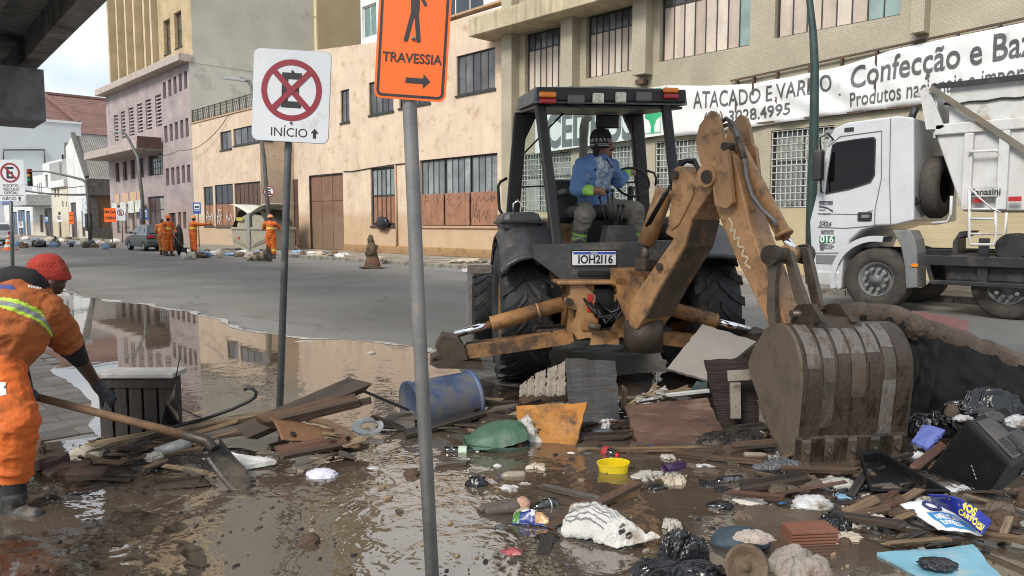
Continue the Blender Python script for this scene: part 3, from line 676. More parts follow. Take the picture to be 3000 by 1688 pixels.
# ---------- lower building with the iron balustrade
ly0 = WX(766,600,FX).y; ly1 = WX(569,600,FX).y; lz = WX(*z1(1085,690),FX).z
peach2 = M('faded_peach_render',(.55,.435,.325),.9,var=.13,scale=.8,bump=.12,streak=((.38,.28,.19),.22),flood=((.34,.24,.14),1.9,.6),dirt=(.42,.31,.21),damt=.35)
lb = thing('balustrade_building','low pale peach building with iron balustrade along its roof terrace','building',(FX,(ly0 + ly1) / 2,0))
lo = [FR(z1,1230,1294,740,840),FR(z1,1304,1452,722,815),FR(z1,1140,1192,1045,1262),FR(z1,1202,1304,1035,1265)]
gate_o = FR(z1,1312,1458,1025,1290); gate_o = (ly0 + .05,gate_o[1],gate_o[2],gate_o[3]); lo.append(gate_o)
wl_ = MB(); wall_open(wl_,FX,ly0,ly1,0,lz,lo,.25); shell(wl_,FX,FX + 6,ly0,ly1,0,lz)
ry0 = yb1 + .005; wl_.box(FX + 2.2,FX + 2.5,ry0,ly0 - .004,0,lz - .1)
for o in lo: room(wl_,FX + .251,o,.6,1)
obj('wall',wl_,[peach2,DARK],lb,world=True)
for o,n_ in ((lo[0],2),(lo[1],4)): window(lb,o,FX,n_,mats=lambda i,j: dp[(i + 1) % 3],sill=True)
dkp = M('dark_blue_pane',(.03,.035,.042),.3,var=.4)
for o,n_ in ((lo[2],2),(lo[3],3)): window(lb,o,FX,n_,rows=(.55,.45),mats=lambda i,j: rustp if j == 0 else dkp,rec=.08,sill=True)
window(lb,gate_o,FX,6,rows=(.4,.6),mats=lambda i,j: M('brown_shutter',(.10,.055,.04),.6,var=.2),rec=.1,bar=.05)
graffiti(lb,[[(1150,1240),(1160,1180),(1172,1235),(1185,1190),(1190,1240)],[(1150,1215),(1190,1205)],[(1215,1250),(1222,1170),(1236,1180),(1228,1250),(1212,1210),(1240,1205)],[(1262,1240),(1268,1200),(1280,1235),(1290,1195),(1300,1240)]],z1,FX + .045,M('spray_white',(.6,.6,.6),.8,bump=0),.05)
# gate screen in the recess
rg = (ry0 + .1,ly0 - .1,.135,WX(*z2(200,962),FX + 2.2).z)
window(lb,rg,FX + 2.05,5,rows=(.6,.4),mats=lambda i,j: M('brown_shutter',(.10,.055,.04)),rec=.05,name='gate')
irn = M('wrought_iron',(.075,.08,.065),.6,metal=.2,dirt=(.1,.09,.06),damt=.4)
ba = MB(); zb0,zb1 = lz + .12,WX(*z1(1085,612),FX).z
ba.box(FX + .08,FX + .12,ly0,ly1,zb0 - .02,zb0 + .02); ba.box(FX + .07,FX + .13,ly0,ly1,zb1 - .04,zb1); ba.box(FX + .08,FX + .12,ly0,ly1,zb1 - .22,zb1 - .19)
n_ = int((ly1 - ly0) / .16)
for i in range(n_ + 1):
    y = ly0 + (ly1 - ly0) * i / n_
    if i % 6 == 0: ba.box(FX + .07,FX + .13,y - .03,y + .03,lz,zb1 + .03)
    else:
        s_ = .07 * (1 if i % 2 else -1); zm = (zb0 + zb1) / 2
        ba.tube([(FX + .1,y,zb0),(FX + .1,y + s_,zb0 + .3),(FX + .1,y - s_,zm + .1),(FX + .1,y,zb1)],.014,5)
obj('balustrade',ba,irn,lb,world=True)
obj('coping',MB().box(FX - .06,FX + .2,ly0 - .02,ly1,lz + .002,lz + .09),M('coping_render',(.42,.27,.17)),lb,world=True)

# ---------- pink brick building
pinkb = M_tile('pink_brick',(.345,.28,.278),(.305,.245,.246),(.285,.24,.24),.26,.085,.014,.8,.2,flood=((.30,.215,.18),3.2,.6))
sidew = M('grey_green_render',(.50,.49,.43),.9,var=.12,scale=.5,bump=.1,dirt=(.36,.34,.3),damt=.35,dscale=.5)
py0 = ly1 + .01; py1 = WX(322,560,FX).y; pz = WX(*z1(1055,348),FX).z
pk = thing('pink_building','pink brick building with slot windows and flat concrete entrance canopy','building',(FX,(py0 + py1) / 2,0))
po = []
for (ys_,yl_) in (((400,500),(462,556)),((662,766),(705,800)),((920,1020),(942,1038))):
    for k in range(5):
        xl = 910 + k * 29.5 + (8 if ys_[0] > 600 else 0) + (9 if ys_[0] > 900 else 0); t_ = k / 4
        po.append(FR(z1,xl,xl + 17,yl_[0] + (ys_[0] - yl_[0]) * t_,yl_[1] + (ys_[1] - yl_[1]) * t_))
for (xl,xr,a,b) in ((945,982,1190,1290),(995,1012,1185,1278),(1023,1040,1185,1276)): po.append(FR(z1,xl,xr,a,b))
louv = []
for (xl,xr,a,b) in ((638,660,645,792),(677,700,625,776),(720,748,605,762),(767,797,583,745),(815,847,560,728),(868,902,535,710)): louv.append(FR(z1,xl,xr,a,b))
mid = [FR(z1,xl,xr,a,b) for (xl,xr,a,b) in ((645,667,912,1018),(686,711,904,1010),(730,755,894,1002),(775,804,884,994),(826,910,870,985))]
grd = [FR(z1,xl,xr,a,b) for (xl,xr,a,b) in ((652,672,1150,1300),(694,722,1145,1305),(738,766,1140,1300),(778,806,1135,1298),(828,920,1100,1330))]
fixr = lambda o: (o[0],o[1],max(o[2],.16),o[3])
grd = [fixr(o) for o in grd]
alls = po + louv + mid + grd
wl_ = MB(); wall_open(wl_,FX,py0,py1,0,pz,alls,.3,0); shell(wl_,FX,FX + 16,py0,py1,0,pz,1)
for o in alls: room(wl_,FX + .301,o,.5,2)
obj('wall',wl_,[pinkb,sidew,DARK],pk,world=True)
obj('cornice',MB().bbox(FX - .75,FX + .3,py0 - .1,py1 + .4,pz + .005,pz + .55,.05),M('cornice_concrete',(.40,.34,.30),.85,var=.2,streak=((.2,.16,.14),.5)),pk,world=True)
obj('parapet',MB().box(FX + .31,FX + 16,py0 - .02,py0 + .22,pz + .004,pz + .5),sidew,pk,world=True)
lvm = M('louvre_slat',(.40,.33,.32),.7)
for o in louv:
    wo = window(pk,o,FX,1,frame=lvm,bar=.06,rec=.2)
    k = int((o[3] - o[2]) / .28)
    for i in range(k): 
        z = o[2] + .08 + (o[3] - o[2] - .16) * (i + .5) / k
        obj('slat',MB().box(FX + .06,FX + .17,o[0] + .03,o[1] - .03,z - .045,z + .045),lvm,wo,world=True)
brownp = M('brown_pane',(.055,.03,.028),.35,var=.4)
for o in po: window(pk,o,FX,1,mats=lambda i,j: brownp,rec=.22,bar=.05)
for o in mid[:4]: window(pk,o,FX,1,mats=lambda i,j: brownp,rec=.2,bar=.05)
window(pk,mid[4],FX,6,rows=(1,1,1),mats=lambda i,j: GLASS if i > 2 else curt[2],rec=.2,bar=.08)
for o in grd[:4]: window(pk,o,FX,1,rows=(.2,.8),mats=lambda i,j: M('roller_shutter',(.22,.2,.19),.6,var=.2),rec=.15,bar=.08)
window(pk,grd[4],FX,3,rows=(.7,.3),mats=lambda i,j: (M('grey_shutter',(.24,.235,.225),.6,var=.2) if i < 1 else brownp),rec=.15,bar=.1)
bez = M('bezel_peach',(.50,.34,.22),.8)
for o in grd[:4]:
    obj('fanlight_surround',MB().box(FX - .04,FX - .003,o[0] - .12,o[1] + .12,o[3] + .05,o[3] + 1.0),bez,pk,world=True)
    obj('shop_sign_board',MB().box(FX - .5,FX - .42,o[0] - .9,o[0] + .55,o[3] - .75,o[3] + .2),M('faded_white_board',(.52,.53,.5),.7,dirt=(.3,.3,.28),damt=.4),pk,world=True)
zc = WX(*z1(905,842),FX).z; cc = G(*z1(480,893),zc)
slabm = M('canopy_concrete',(.38,.32,.29),.85,var=.2,streak=((.2,.17,.15),.4))
cy0 = WX(*z1(908,800),FX).y
obj('canopy',MB().bbox(cc.x,FX - .004,cy0,py1 + .2,zc,zc + .62,.04),slabm,pk,world=True)
obj('canopy_end',MB().box(cc.x + .1,FX - .1,cy0 - .09,cy0 - .004,zc + .1,zc + .95),M('dark_brown_fascia',(.09,.05,.045),.8),pk,world=True)

# ---------- brick tower behind and above the pink building
brickm = M_tile('straw_brick',(.45,.335,.185),(.36,.25,.13),(.40,.33,.22),.26,.09,.016,.85,.18)
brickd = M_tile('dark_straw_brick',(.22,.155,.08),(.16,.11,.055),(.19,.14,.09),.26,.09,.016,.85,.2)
greyw = M('grey_concrete_wall',(.44,.41,.345),.9,var=.1,scale=.4,bump=.08,dirt=(.3,.285,.25),damt=.3,dscale=.3)
TX = FX + 2.5
ta = WX(*z1(1072,200),TX); tb_ = WX(*z1(885,200),TX); tc_ = WX(*z1(606,300),TX)
tw = thing('brick_tower','tall straw brick tower with vertical ribs rising over the pink building','building',(TX,(ta.y + tc_.y) / 2,0))
two = [FR(z1,915,952,118,310,TX),FR(z1,975,1016,75,275,TX)]
step = 8.2
hi = [(o[0],o[1],o[2] + step,o[3] + step) for o in two]
wl_ = MB(); wall_open(wl_,TX,ta.y,tb_.y,0,60,two + hi,.35,0); wl_.add([(TX,ta.y,0),(TX + 26,ta.y,0),(TX + 26,ta.y,60),(TX,ta.y,60)],[(0,1,2,3)],1)
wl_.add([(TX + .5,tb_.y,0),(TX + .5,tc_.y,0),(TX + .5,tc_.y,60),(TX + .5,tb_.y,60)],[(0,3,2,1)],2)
wl_.add([(TX,tb_.y,0),(TX + .5,tb_.y,0),(TX + .5,tb_.y,60),(TX,tb_.y,60)],[(0,1,2,3)],0)
wl_.add([(TX + 26,ta.y,0),(TX + 26,tc_.y,0),(TX + 26,tc_.y,60),(TX + 26,ta.y,60),(TX + .5,tc_.y,0),(TX + .5,tc_.y,60)],[(0,1,2,3),(1,4,5,2)],1)
for o in two + hi: room(wl_,TX + .351,o,.5,3)
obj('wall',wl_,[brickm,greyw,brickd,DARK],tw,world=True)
for o in two: window(tw,o,TX,1,rows=(1,1),mats=lambda i,j: M('green_brown_pane',(.085,.075,.045),.4,var=.5,scale=3),rec=.28,bar=.08,sill=True)
ribm = M('pale_rib',(.52,.41,.26),.85,var=.15,scale=.6)
for xl in (640,690,740,788,845,884):
    a = WX(*z1(xl,100),TX + .5); obj('rib',MB().box(TX - .15,TX + .49,a.y - .2,a.y + .2,0,60),ribm,tw,world=True)

# ---------- further blocks
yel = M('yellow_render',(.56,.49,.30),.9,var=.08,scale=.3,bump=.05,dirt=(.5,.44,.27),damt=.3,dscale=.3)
yeld = M('shaded_yellow_render',(.36,.28,.16),.9,var=.1,scale=.4,bump=.05)  # darker yellow: the flank's shade put into the colour, drip band shares it
YX = FX + 13; a = WX(926,60,YX); b = WX(726,60,YX)
yb = thing('yellow_tower','plain pale yellow tower block with flank in painted shade behind the low buildings','building',(YX,a.y,0))
obj('wall',MB().box(YX,YX + 16,a.y,b.y,0,55),yel,yb,world=True)
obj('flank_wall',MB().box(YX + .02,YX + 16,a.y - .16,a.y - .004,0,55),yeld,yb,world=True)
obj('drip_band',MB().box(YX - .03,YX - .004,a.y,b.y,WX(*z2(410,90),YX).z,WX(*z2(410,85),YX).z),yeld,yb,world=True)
WXX = FX + 7.5; a = WX(1470,60,WXX); b = WX(1057,60,WXX)
whr = M('white_render',(.66,.66,.65),.85,var=.06,bump=.05)
wb = thing('white_block','white rendered block with large teal window behind the peach building','building',(WXX,(a.y + b.y) / 2,0))
wo_ = [FR(z2,655,730,38,208,WXX),FR(z2,1060,1298,-70,112,WXX)]
wl_ = MB(); wall_open(wl_,WXX,a.y,b.y,0,26,wo_,.3); shell(wl_,WXX,WXX + 9,a.y,b.y,0,26)
for o in wo_: room(wl_,WXX + .301,o,.8,1)
obj('wall',wl_,[whr,DARK],wb,world=True)
window(wb,wo_[0],WXX,2,mats=lambda i,j: M('teal_pane',(.14,.22,.20),.2,var=.2),frame=whr,rec=.15,bar=.08)
window(wb,wo_[1],WXX,3,mats=lambda i,j: GLASS,frame=whr,rec=.2,bar=.08)

# ---------- gabled corner house across the side street
gy = WX(257,640,FX).y; gy1 = WX(201,600,FX).y
dst = M('soot_stone',(.12,.115,.11),.85,var=.3,bump=.3); wht = M('stained_white_render',(.60,.61,.60),.85,var=.12,scale=.6,streak=((.35,.34,.3),.5),flood=((.42,.34,.22),1.8,.6))
gh = thing('gabled_corner_house','white gabled corner house with grey corrugated roof and dark brick side','house',(FX,gy,0))
ge = WX(*b4(1030,490),FX).z; ga = WX(*b4(850,-10),FX); gl = WX(*b4(810,600),FX)
go = [FR(b4,840,905,780,1200),FR(b4,965,1000,880,1180)]
wl_ = MB(); wall_open(wl_,FX,gy,gy1,0,ge,go,.25)
wl_.add([(FX,gy,ge),(FX,gy1,ge),(FX,gy1,ga.z - 1),(FX,ga.y,ga.z)],[(0,3,2,1)],0)
wl_.add([(FX + 18,gy,0),(FX + 18,gy1,0),(FX + 18,gy1,ge),(FX + 18,gy,ge),(FX,gy1,0),(FX,gy1,ge)],[(0,3,2,1),(4,1,2,5)],0)
for o in go: room(wl_,FX + .251,o,.5,1)
obj('wall',wl_,[wht,DARK],gh,world=True)
obj('side_wall',MB().box(FX + .02,FX + 18,gy - .22,gy - .003,0,WX(*b4(1045,700),FX).z),M_tile('old_red_brick',(.21,.12,.075),(.16,.09,.055),(.13,.1,.08),.26,.09,.016,.85,.3),gh,world=True)
obj('entablature',MB().bbox(FX - .1,FX + 18,gy - .55,gy - .003,WX(*b4(1045,695),FX).z,ge,.08),dst,gh,world=True)
obj('base_course',MB().box(FX + .02,FX + 18,gy - .32,gy - .23,0,WX(*b4(1060,1080),FX).z),dst,gh,world=True)
obj('corner_pier',MB().box(FX - .06,FX + .9,gy - .33,gy - .225,WX(*b4(1060,1079),FX).z + .01,WX(*b4(1045,705),FX).z),dst,gh,world=True)
for o in go: window(gh,o,FX,1,rows=(.7,.3),mats=lambda i,j: brownp,rec=.12,bar=.08)
obj('door_poster',MB().box(FX - .03,FX - .003,gy + .25,gy + 1.6,1.2,4.0),M('faded_poster',(.45,.52,.55),.8,var=.5,scale=3),gh,world=True)
rz = ga.z; corr = M('corrugated_roof',(.20,.195,.18),.7,var=.3,scale=.5,bump=.2); rf = MB()
nv = 90
for i in range(nv):       # corrugations run down the slope
    x0 = FX + .25 + i * .2; xx = [x0,x0 + .05,x0 + .1,x0 + .15,x0 + .2]; hh = [0,.05,.06,.05,0]
    for k in range(4):
        rf.add([(xx[k],gy - .5,ge + hh[k]),(xx[k + 1],gy - .5,ge + hh[k + 1]),(xx[k + 1],ga.y,rz + hh[k + 1]),(xx[k],ga.y,rz + hh[k])],[(0,1,2,3)],0 if i % 26 < 17 else 1,True)
obj('roof',rf,[corr,M('corrugated_roof_dark',(.07,.072,.06),.8,var=.3)],gh,world=True)
obj('gable_coping',MB().bar((FX + .1,gy - .1,ge + .1),(FX + .1,ga.y + .1,rz + .2),.45,.35,up=(1,0,0)),dst,gh,world=True)

# ---------- row of white shops further down, and what rises behind
def shop(name,label,xl,xr,top,mats_,openings,extra=None,zf=b4,X=FX):
    y0 = WX(*zf(xr,900),X).y + .02; y1 = WX(*zf(xl,900),X).y; zt = WX(*zf(xl,top),X).z
    t_ = thing(name,label,'building',(X,(y0 + y1) / 2,0)); os_ = []
    for (a,b,c,d,m_,n_) in openings:
        o = FR(zf,a,b,c,d,X); o = (max(o[0],y0 + .05),min(o[1],y1 - .05),max(o[2],.14),min(o[3],zt - .1)); os_.append((o,m_,n_))
    mb = MB(); wall_open(mb,X,y0,y1,0,zt,[o for o,_,_ in os_],.25); shell(mb,X,X + 12,y0,y1,0,zt)
    for o,_,_ in os_: room(mb,X + .251,o,.5,1)
    obj('wall',mb,[mats_,DARK],t_,world=True)
    for o,m_,n_ in os_: window(t_,o,X,n_,mats=lambda i,j: m_,rec=.15,bar=.07)
    return t_,y0,y1,zt
cream = M('cream_render',(.56,.52,.42),.85,var=.15,flood=((.40,.31,.19),1.8,.6)); bluep = M('blue_shutter',(.10,.15,.23),.6,var=.25)
s1,a,b,zt = shop('narrow_shop','narrow cream shop front beside the gabled corner house',620,808,545,cream,[(640,660,600,720,brownp,1),(675,695,590,715,brownp,1),(690,722,890,1180,M('green_door',(.10,.11,.08),.5),1),(730,748,760,830,brownp,1),(775,790,770,830,brownp,1)])
obj('cornice',MB().box(FX - .3,FX - .004,a,b,zt - .6,zt + .1),wht,s1,world=True)
s2,a,b,zt = shop('awning_shop','white shop with flat grey awning and tall dark doorway',395,618,470,wht,[(440,452,560,690,brownp,1),(462,474,550,690,brownp,1),(482,496,545,690,brownp,1),(530,620,850,1180,brownp,2),(470,510,925,1130,brownp,1),(535,565,440,600,curt[2],1)])
za = WX(*b4(400,830),FX).z; obj('awning',MB().bbox(FX - 2.4,FX - .004,a + .2,b,za,za + 1.2,.05),M('grey_awning',(.36,.38,.38),.7),s2,world=True)
s3,a,b,zt = shop('blue_shutter_shop','white shop with row of blue shutters',30,393,700,wht,[(155,205,890,1170,bluep,2),(215,300,870,1170,bluep,3),(310,360,880,1170,bluep,2)])
za = WX(*b4(60,795),FX).z; obj('sign_board',MB().box(FX - .2,FX - .004,b - 14,b - 1,za,za + .8),M('blue_board',(.10,.14,.36),.6),s3,world=True)
s4 = thing('stepped_white_block','stepped white block with dark roof tank above the awning shop','building',(FX + 3,WX(*b4(620,500),FX + 3).y,0))
y0 = WX(*b4(735,400),FX + 3).y; y1 = WX(*b4(505,400),FX + 3).y; zt = WX(*b4(505,320),FX + 3).z
obj('wall',MB().box(FX + 3,FX + 14,y0,y1,0,zt),wht,s4,world=True)
ym = WX(*b4(615,400),FX + 3).y
obj('dark_bay',MB().box(FX + 2.7,FX + 2.996,y0 + .1,ym,zt - 7.5,zt - .3),M('grey_bay',(.30,.30,.29),.8),s4,world=True)
obj('roof_tank',MB().box(FX + 4,FX + 6,y0 + .5,y0 + 3,zt,zt + 2.2),dst,s4,world=True)
obj('window',MB().box(FX + 2.9,FX + 2.996,ym + .8,ym + 3.2,zt - 6,zt - 2.2),DARK,s4,world=True)
WYY = 121.0; x0 = WY(-60,400,WYY).x; x1 = WY(*z1(452,720),WYY).x; zt = WY(*z1(300,684),WYY).z
bw = thing('grey_white_warehouse','big plain grey-white warehouse wall rising over the shops','building',((x0 + x1) / 2,WYY,0))
obj('wall',MB().box(x0,x1,WYY,WYY + 16,0,zt),M('warehouse_render',(.58,.61,.63),.85,var=.06,scale=.3,bump=.04,dirt=(.5,.53,.55),damt=.3,dscale=.3),bw,world=True)
obj('coping',MB().box(x0 - .1,x1 + .1,WYY - .15,WYY + 16,zt + .003,zt + .35),whr,bw,world=True)
for xl in (738,770,802):
    p,q_ = WY(*b4(xl,425),WYY),WY(*b4(xl + 9,215),WYY); obj('slot_window',MB().box(p.x,q_.x,WYY - .06,WYY - .003,p.z,q_.z),DARK,bw,world=True)
pp = [WY(*b4(*p),WYY - .2) for p in ((40,340),(42,158),(528,158),(528,340))]
obj('pipe_frame',MB().tube(pp,.1,6),STEEL,bw,world=True)
# red tiled roof, its long slope towards the street
RY = 140.0; xa,xb = WY(-100,380,RY).x,WY(*z1(700,700),RY).x + 10; ze = WY(*z1(620,758),RY).z
zr = WY(*z1(400,540),RY + 12).z; xh = WY(*z1(235,538),RY + 12).x
rt = M_tile('clay_roof_tile',(.21,.115,.092),(.175,.093,.075),(.11,.058,.046),.55,.42,.08,.85,.2,offset=.5)
rh = thing('red_roofed_hall','long hall with red clay tiled roof behind the warehouse','building',((xa + xb) / 2,RY,0))
obj('wall',MB().box(xa + 1,xb - 1,RY + .5,RY + 24,0,ze),wht,rh,world=True)
obj('roof',MB().add([(xa,RY,ze),(xb,RY,ze),(xb,RY + 24,ze),(xa,RY + 24,ze),(xa,RY + 12,zr - 1.2),(xh,RY + 12,zr),(xb,RY + 12,zr)],[(0,1,6,5,4),(3,4,5,6,2),(0,4,3),(1,2,6)]),rt,rh,world=True)
rdg = M('ridge_tile',(.2,.105,.08),.85)
obj('ridge',MB().bar((xh,RY + 12,zr + .15),(xb,RY + 12,zr + .15),.6,.4),rdg,rh,world=True)
hq = WY(*z1(440,690),RY + 3.2); obj('hip',MB().bar((hq.x,RY + 3.2,ze + (zr - ze) * 3.2 / 12 + .2),(xh,RY + 12,zr + .2),.6,.4),rdg,rh,world=True)
# ================================================================= machine frames
def camxy(xc,d): 
    f = Vector((CF.x,CF.y,0)).normalized(); return Vector((CR.x,CR.y,0)) * xc + f * d
class Frame:
    """upright frame standing on the ground: local x right, y forward, z up"""
    def __init__(s,o,fwd):
        s.o = Vector((o.x,o.y,0)); s.y = Vector((fwd.x,fwd.y,0)).normalized(); s.x = s.y.cross(Vector((0,0,1))); s.rot = math.atan2(-s.y.x,s.y.y)
    def loc(s,p): d = Vector(p) - s.o; return Vector((d.dot(s.x),d.dot(s.y),d.z))
    def wld(s,p): return s.o + s.x * p[0] + s.y * p[1] + Vector((0,0,p[2]))
    def hx(s,p,x): return s.loc(hitp(p[0],p[1],s.o + s.x * x,s.x))
    def hy(s,p,y): return s.loc(hitp(p[0],p[1],s.o + s.y * y,s.y))
BH = Frame(camxy(.872,7.48),camxy(-.1,.995))
BM = Frame(camxy(1.12,6.4),camxy(.584,-.811))     # plane of the boom: y along the reach; the side seen is x > 0
TRK = Frame(WX(2590,912,13.75),Vector((0,1,0)))
# ================================================================= backhoe loader
tan = M('machine_tan_paint',(.335,.182,.08),.45,var=.28,scale=5,bump=.12,bscale=30,dirt=(.12,.072,.04),damt=.4,dscale=8)
tan_mud = M('machine_tan_muddy',(.30,.145,.05),.55,var=.25,scale=4,bump=.2,bscale=25,dirt=(.06,.036,.022),damt=.55,dscale=3.2)
grey_p = M('machine_grey_plastic',(.05,.051,.054),.42,var=.2,scale=3,bump=.06,dirt=(.13,.11,.085),damt=.35,dscale=3)
black_p = M('machine_black',(.006,.006,.0065),.45,var=.2,bump=.06,dirt=(.04,.034,.027),damt=.25)
rubber = M('tyre_rubber',(.011,.011,.012),.62,var=.3,scale=6,bump=.25,bscale=40,dirt=(.055,.046,.036),damt=.35,dscale=4)
chrome = M('chrome_rod',(.75,.76,.77),.12,metal=1,var=.08,bump=.02)
steel_w = M('worn_steel',(.13,.105,.085),.42,metal=.6,var=.35,scale=5,bump=.3,bscale=18,dirt=(.075,.05,.033),damt=.6,dscale=5)
bk_streak = M('bucket_shell_steel',(.085,.062,.046),.33,metal=.6,var=.5,scale=3,bump=.45,bscale=11,stretch=(3.4,3.4,1.6),dirt=(.035,.024,.017),damt=.6,dscale=3)
bk_bright = M('bucket_scraped_steel',(.26,.24,.225),.36,metal=.55,var=.5,scale=3,bump=.5,bscale=9,stretch=(4.2,4.2,1.8),dirt=(.085,.062,.045),damt=.72,dscale=3.0)
steel_d = M('muddy_steel',(.05,.036,.026),.55,metal=.3,var=.35,scale=4,bump=.4,bscale=15,dirt=(.05,.034,.022),damt=.6,dscale=3)
steel_b = M('polished_wear_steel',(.42,.40,.385),.38,metal=.6,var=.35,scale=6,bump=.3,bscale=22,dirt=(.07,.048,.033),damt=.55,dscale=7)
def thin_glass(name,tint=(.9,.95,.94),fac=.09):
    m = bpy.data.materials.new(name); m.use_nodes = True; N,L = m.node_tree.nodes,m.node_tree.links; N.remove(N['Principled BSDF'])
    t = N.new('ShaderNodeBsdfTransparent'); t.inputs[0].default_value = tuple(tint) + (1,); g = N.new('ShaderNodeBsdfGlossy'); g.inputs['Roughness'].default_value = .03
    lw = N.new('ShaderNodeLayerWeight'); lw.inputs[0].default_value = fac * 2; mx_ = N.new('ShaderNodeMixShader'); nz_ = N.new('ShaderNodeTexNoise'); nz_.inputs['Scale'].default_value = 3
    L.new(lw.outputs['Fresnel'],mx_.inputs[0]); L.new(t.outputs[0],mx_.inputs[1]); L.new(g.outputs[0],mx_.inputs[2]); L.new(mx_.outputs[0],N['Material Output'].inputs[0]); return m
cabglass = thin_glass('cab_glass')
bh = thing('backhoe_loader','tan and grey backhoe loader with raised stabilizers and muddy digging bucket','backhoe',BH.o,BH.rot)
def A(name,mb,mat,parent=bh): return obj(name,mb,mat,parent)
Y = BH.hy
# ---- wheels
def ag_wheel(x,y,r,wd,side,rimr,lugs,paint):
    t_ = MB(); h = wd / 2
    prof = [(rimr,-h * .72),(rimr + .03,-h * .92),(r * .80,-h),(r * .93,-h * .93),(r * .965,-h * .7),(r * .975,0),(r * .965,h * .7),(r * .93,h * .93),(r * .80,h),(rimr + .03,h * .92),(rimr,h * .72)]
    m4 = Matrix.Translation((x,y,r * .985))
    t_.lathe(prof,40,M4=m4,axis='x')
    for i in range(lugs):
        for sgn in (-1,1):
            a = 2 * math.pi * (i + (.5 if sgn > 0 else 0)) / lugs
            for (f0,f1,da0,da1,lift) in ((.02,.52,0,.11,1),(.52,1.0,.11,.17,.985)):
                pts = []
                for rr in (r * .955 * lift,r * 1.0 * lift):
                    for (f,da,wda) in ((f0,da0,.052),(f1,da1,.062)):
                        for s2 in (-1,1):
                            aa = a + da * 1.6 + s2 * wda
                            pts.append(m4 @ Vector((sgn * f * h,rr * math.cos(aa),rr * math.sin(aa))))
                t_.add(pts,[(0,1,3,2),(4,6,7,5),(0,4,5,1),(2,3,7,6),(0,2,6,4),(1,5,7,3)])
    o = A('wheel',t_,rubber)
    rm = MB(); rm.lathe([(.04,side * h * .5),(rimr * .45,side * h * .5),(rimr * .55,side * h * .25),(rimr * .85,side * h * .3),(rimr * .93,side * h * .75),(rimr + .012,side * h * .78),(rimr + .01,side * h * .6)],32,M4=m4,axis='x')
    rm.lathe([(rimr + .01,-side * h * .75),(rimr * .9,-side * h * .6),(rimr * .9,side * h * .2)],32,M4=m4,axis='x')
    for k in range(8):
        a = k * math.pi / 4; c = m4 @ Vector((side * h * .5,rimr * .3 * math.cos(a),rimr * .3 * math.sin(a))); rm.tube([c,c + Vector((side * .03,0,0))],.018,6)
    A('rim',rm,paint,o)
    return o
ag_wheel(-.80,0,.69,.48,-1,.36,20,tan_mud); ag_wheel(1.03,0,.69,.48,1,.36,20,tan_mud)
fy = 2.15
ag_wheel(-1.0,fy,.46,.33,-1,.24,16,tan_mud); ag_wheel(.95,fy,.46,.33,1,.24,16,tan_mud)
ax = MB(); ax.tube([(-.6,0,.66),(.85,0,.66)],.13,12); ax.bbox(-.2,.35,-.3,.35,.5,.85,.05); ax.tube([(-.9,fy,.46),(.85,fy,.46)],.09,12); ax.bbox(-.25,.3,.2,2.4,.62,.95,.05)
A('axle_and_chassis',ax,black_p)
# ---- body: hood, floor, rear panel, fenders
hd = MB(); hd.bbox(-.42,.44,1.25,3.0,.95,1.62,.12); A('hood',hd,tan)
fl = MB(); fl.bbox(-.72,.68,-.62,1.2,1.16,1.3,.03); A('cab_floor',fl,black_p)
rp_ = [(p.x,p.z) for p in (Y(b2(1005,75),-.78),Y(b2(1015,155),-.78),Y(b2(1130,300),-.78))]
rp_ = [(-.78,1.36),(.62,1.40),(.62,1.22),(.36,1.06),(-.52,1.05),(-.60,1.12),(-.76,1.24)]
A('rear_panel',MB().prism(rp_,-.80,-.62,'y'),grey_p)
A('rear_panel_trim',MB().bbox(-.36,.30,-.83,-.79,1.075,1.12,.01),black_p)
def fender(x0,x1,yc,name='fender'):
    f = MB(); n = 18; R0 = .77; zc = .68
    ring = []
    for i in range(n + 1):
        a = R(200) - R(215) * i / n; yy = yc + R0 * math.cos(a) * 1.0; zz = zc + R0 * math.sin(a) * 1.06 + .02
        zz = max(zz,1.2)
        ring.append((yy,zz))
    rows = [(x0,-.10),(x0 + .05,-.02),(x0 + .14,.03),((x0 + x1) / 2,.05),(x1,.05)] if x0 < 0 else [(x0,.05),((x0 + x1) / 2,.05),(x1 - .14,.03),(x1 - .05,-.02),(x1,-.10)]
    f.sheet(lambda u,v: (rows[round(v * 4)][0],ring[round(u * n)][0],ring[round(u * n)][1] + rows[round(v * 4)][1]),n,4,thick=.02)
    return A(name,f,grey_p)
fender(-1.03,-.56,0); fender(.66,1.33,0)
tk = MB(); tk.bbox(-1.0,-.62,-.30,.55,1.48,1.66,.07); tko = A('side_tank',tk,grey_p)
A('tank_seam',MB().bbox(-1.02,-.60,-.32,.57,1.545,1.575,.01),black_p,tko)
A('filler_hoop',MB().tube([(-.88,-.2,1.64),(-.88,-.2,1.74),(-.84,-.2,1.77),(-.80,-.2,1.74),(-.80,-.2,1.64)],.012,6),chrome,tko)
A('side_box',MB().bbox(.62,1.0,-.3,.6,1.4,1.62,.07),grey_p)
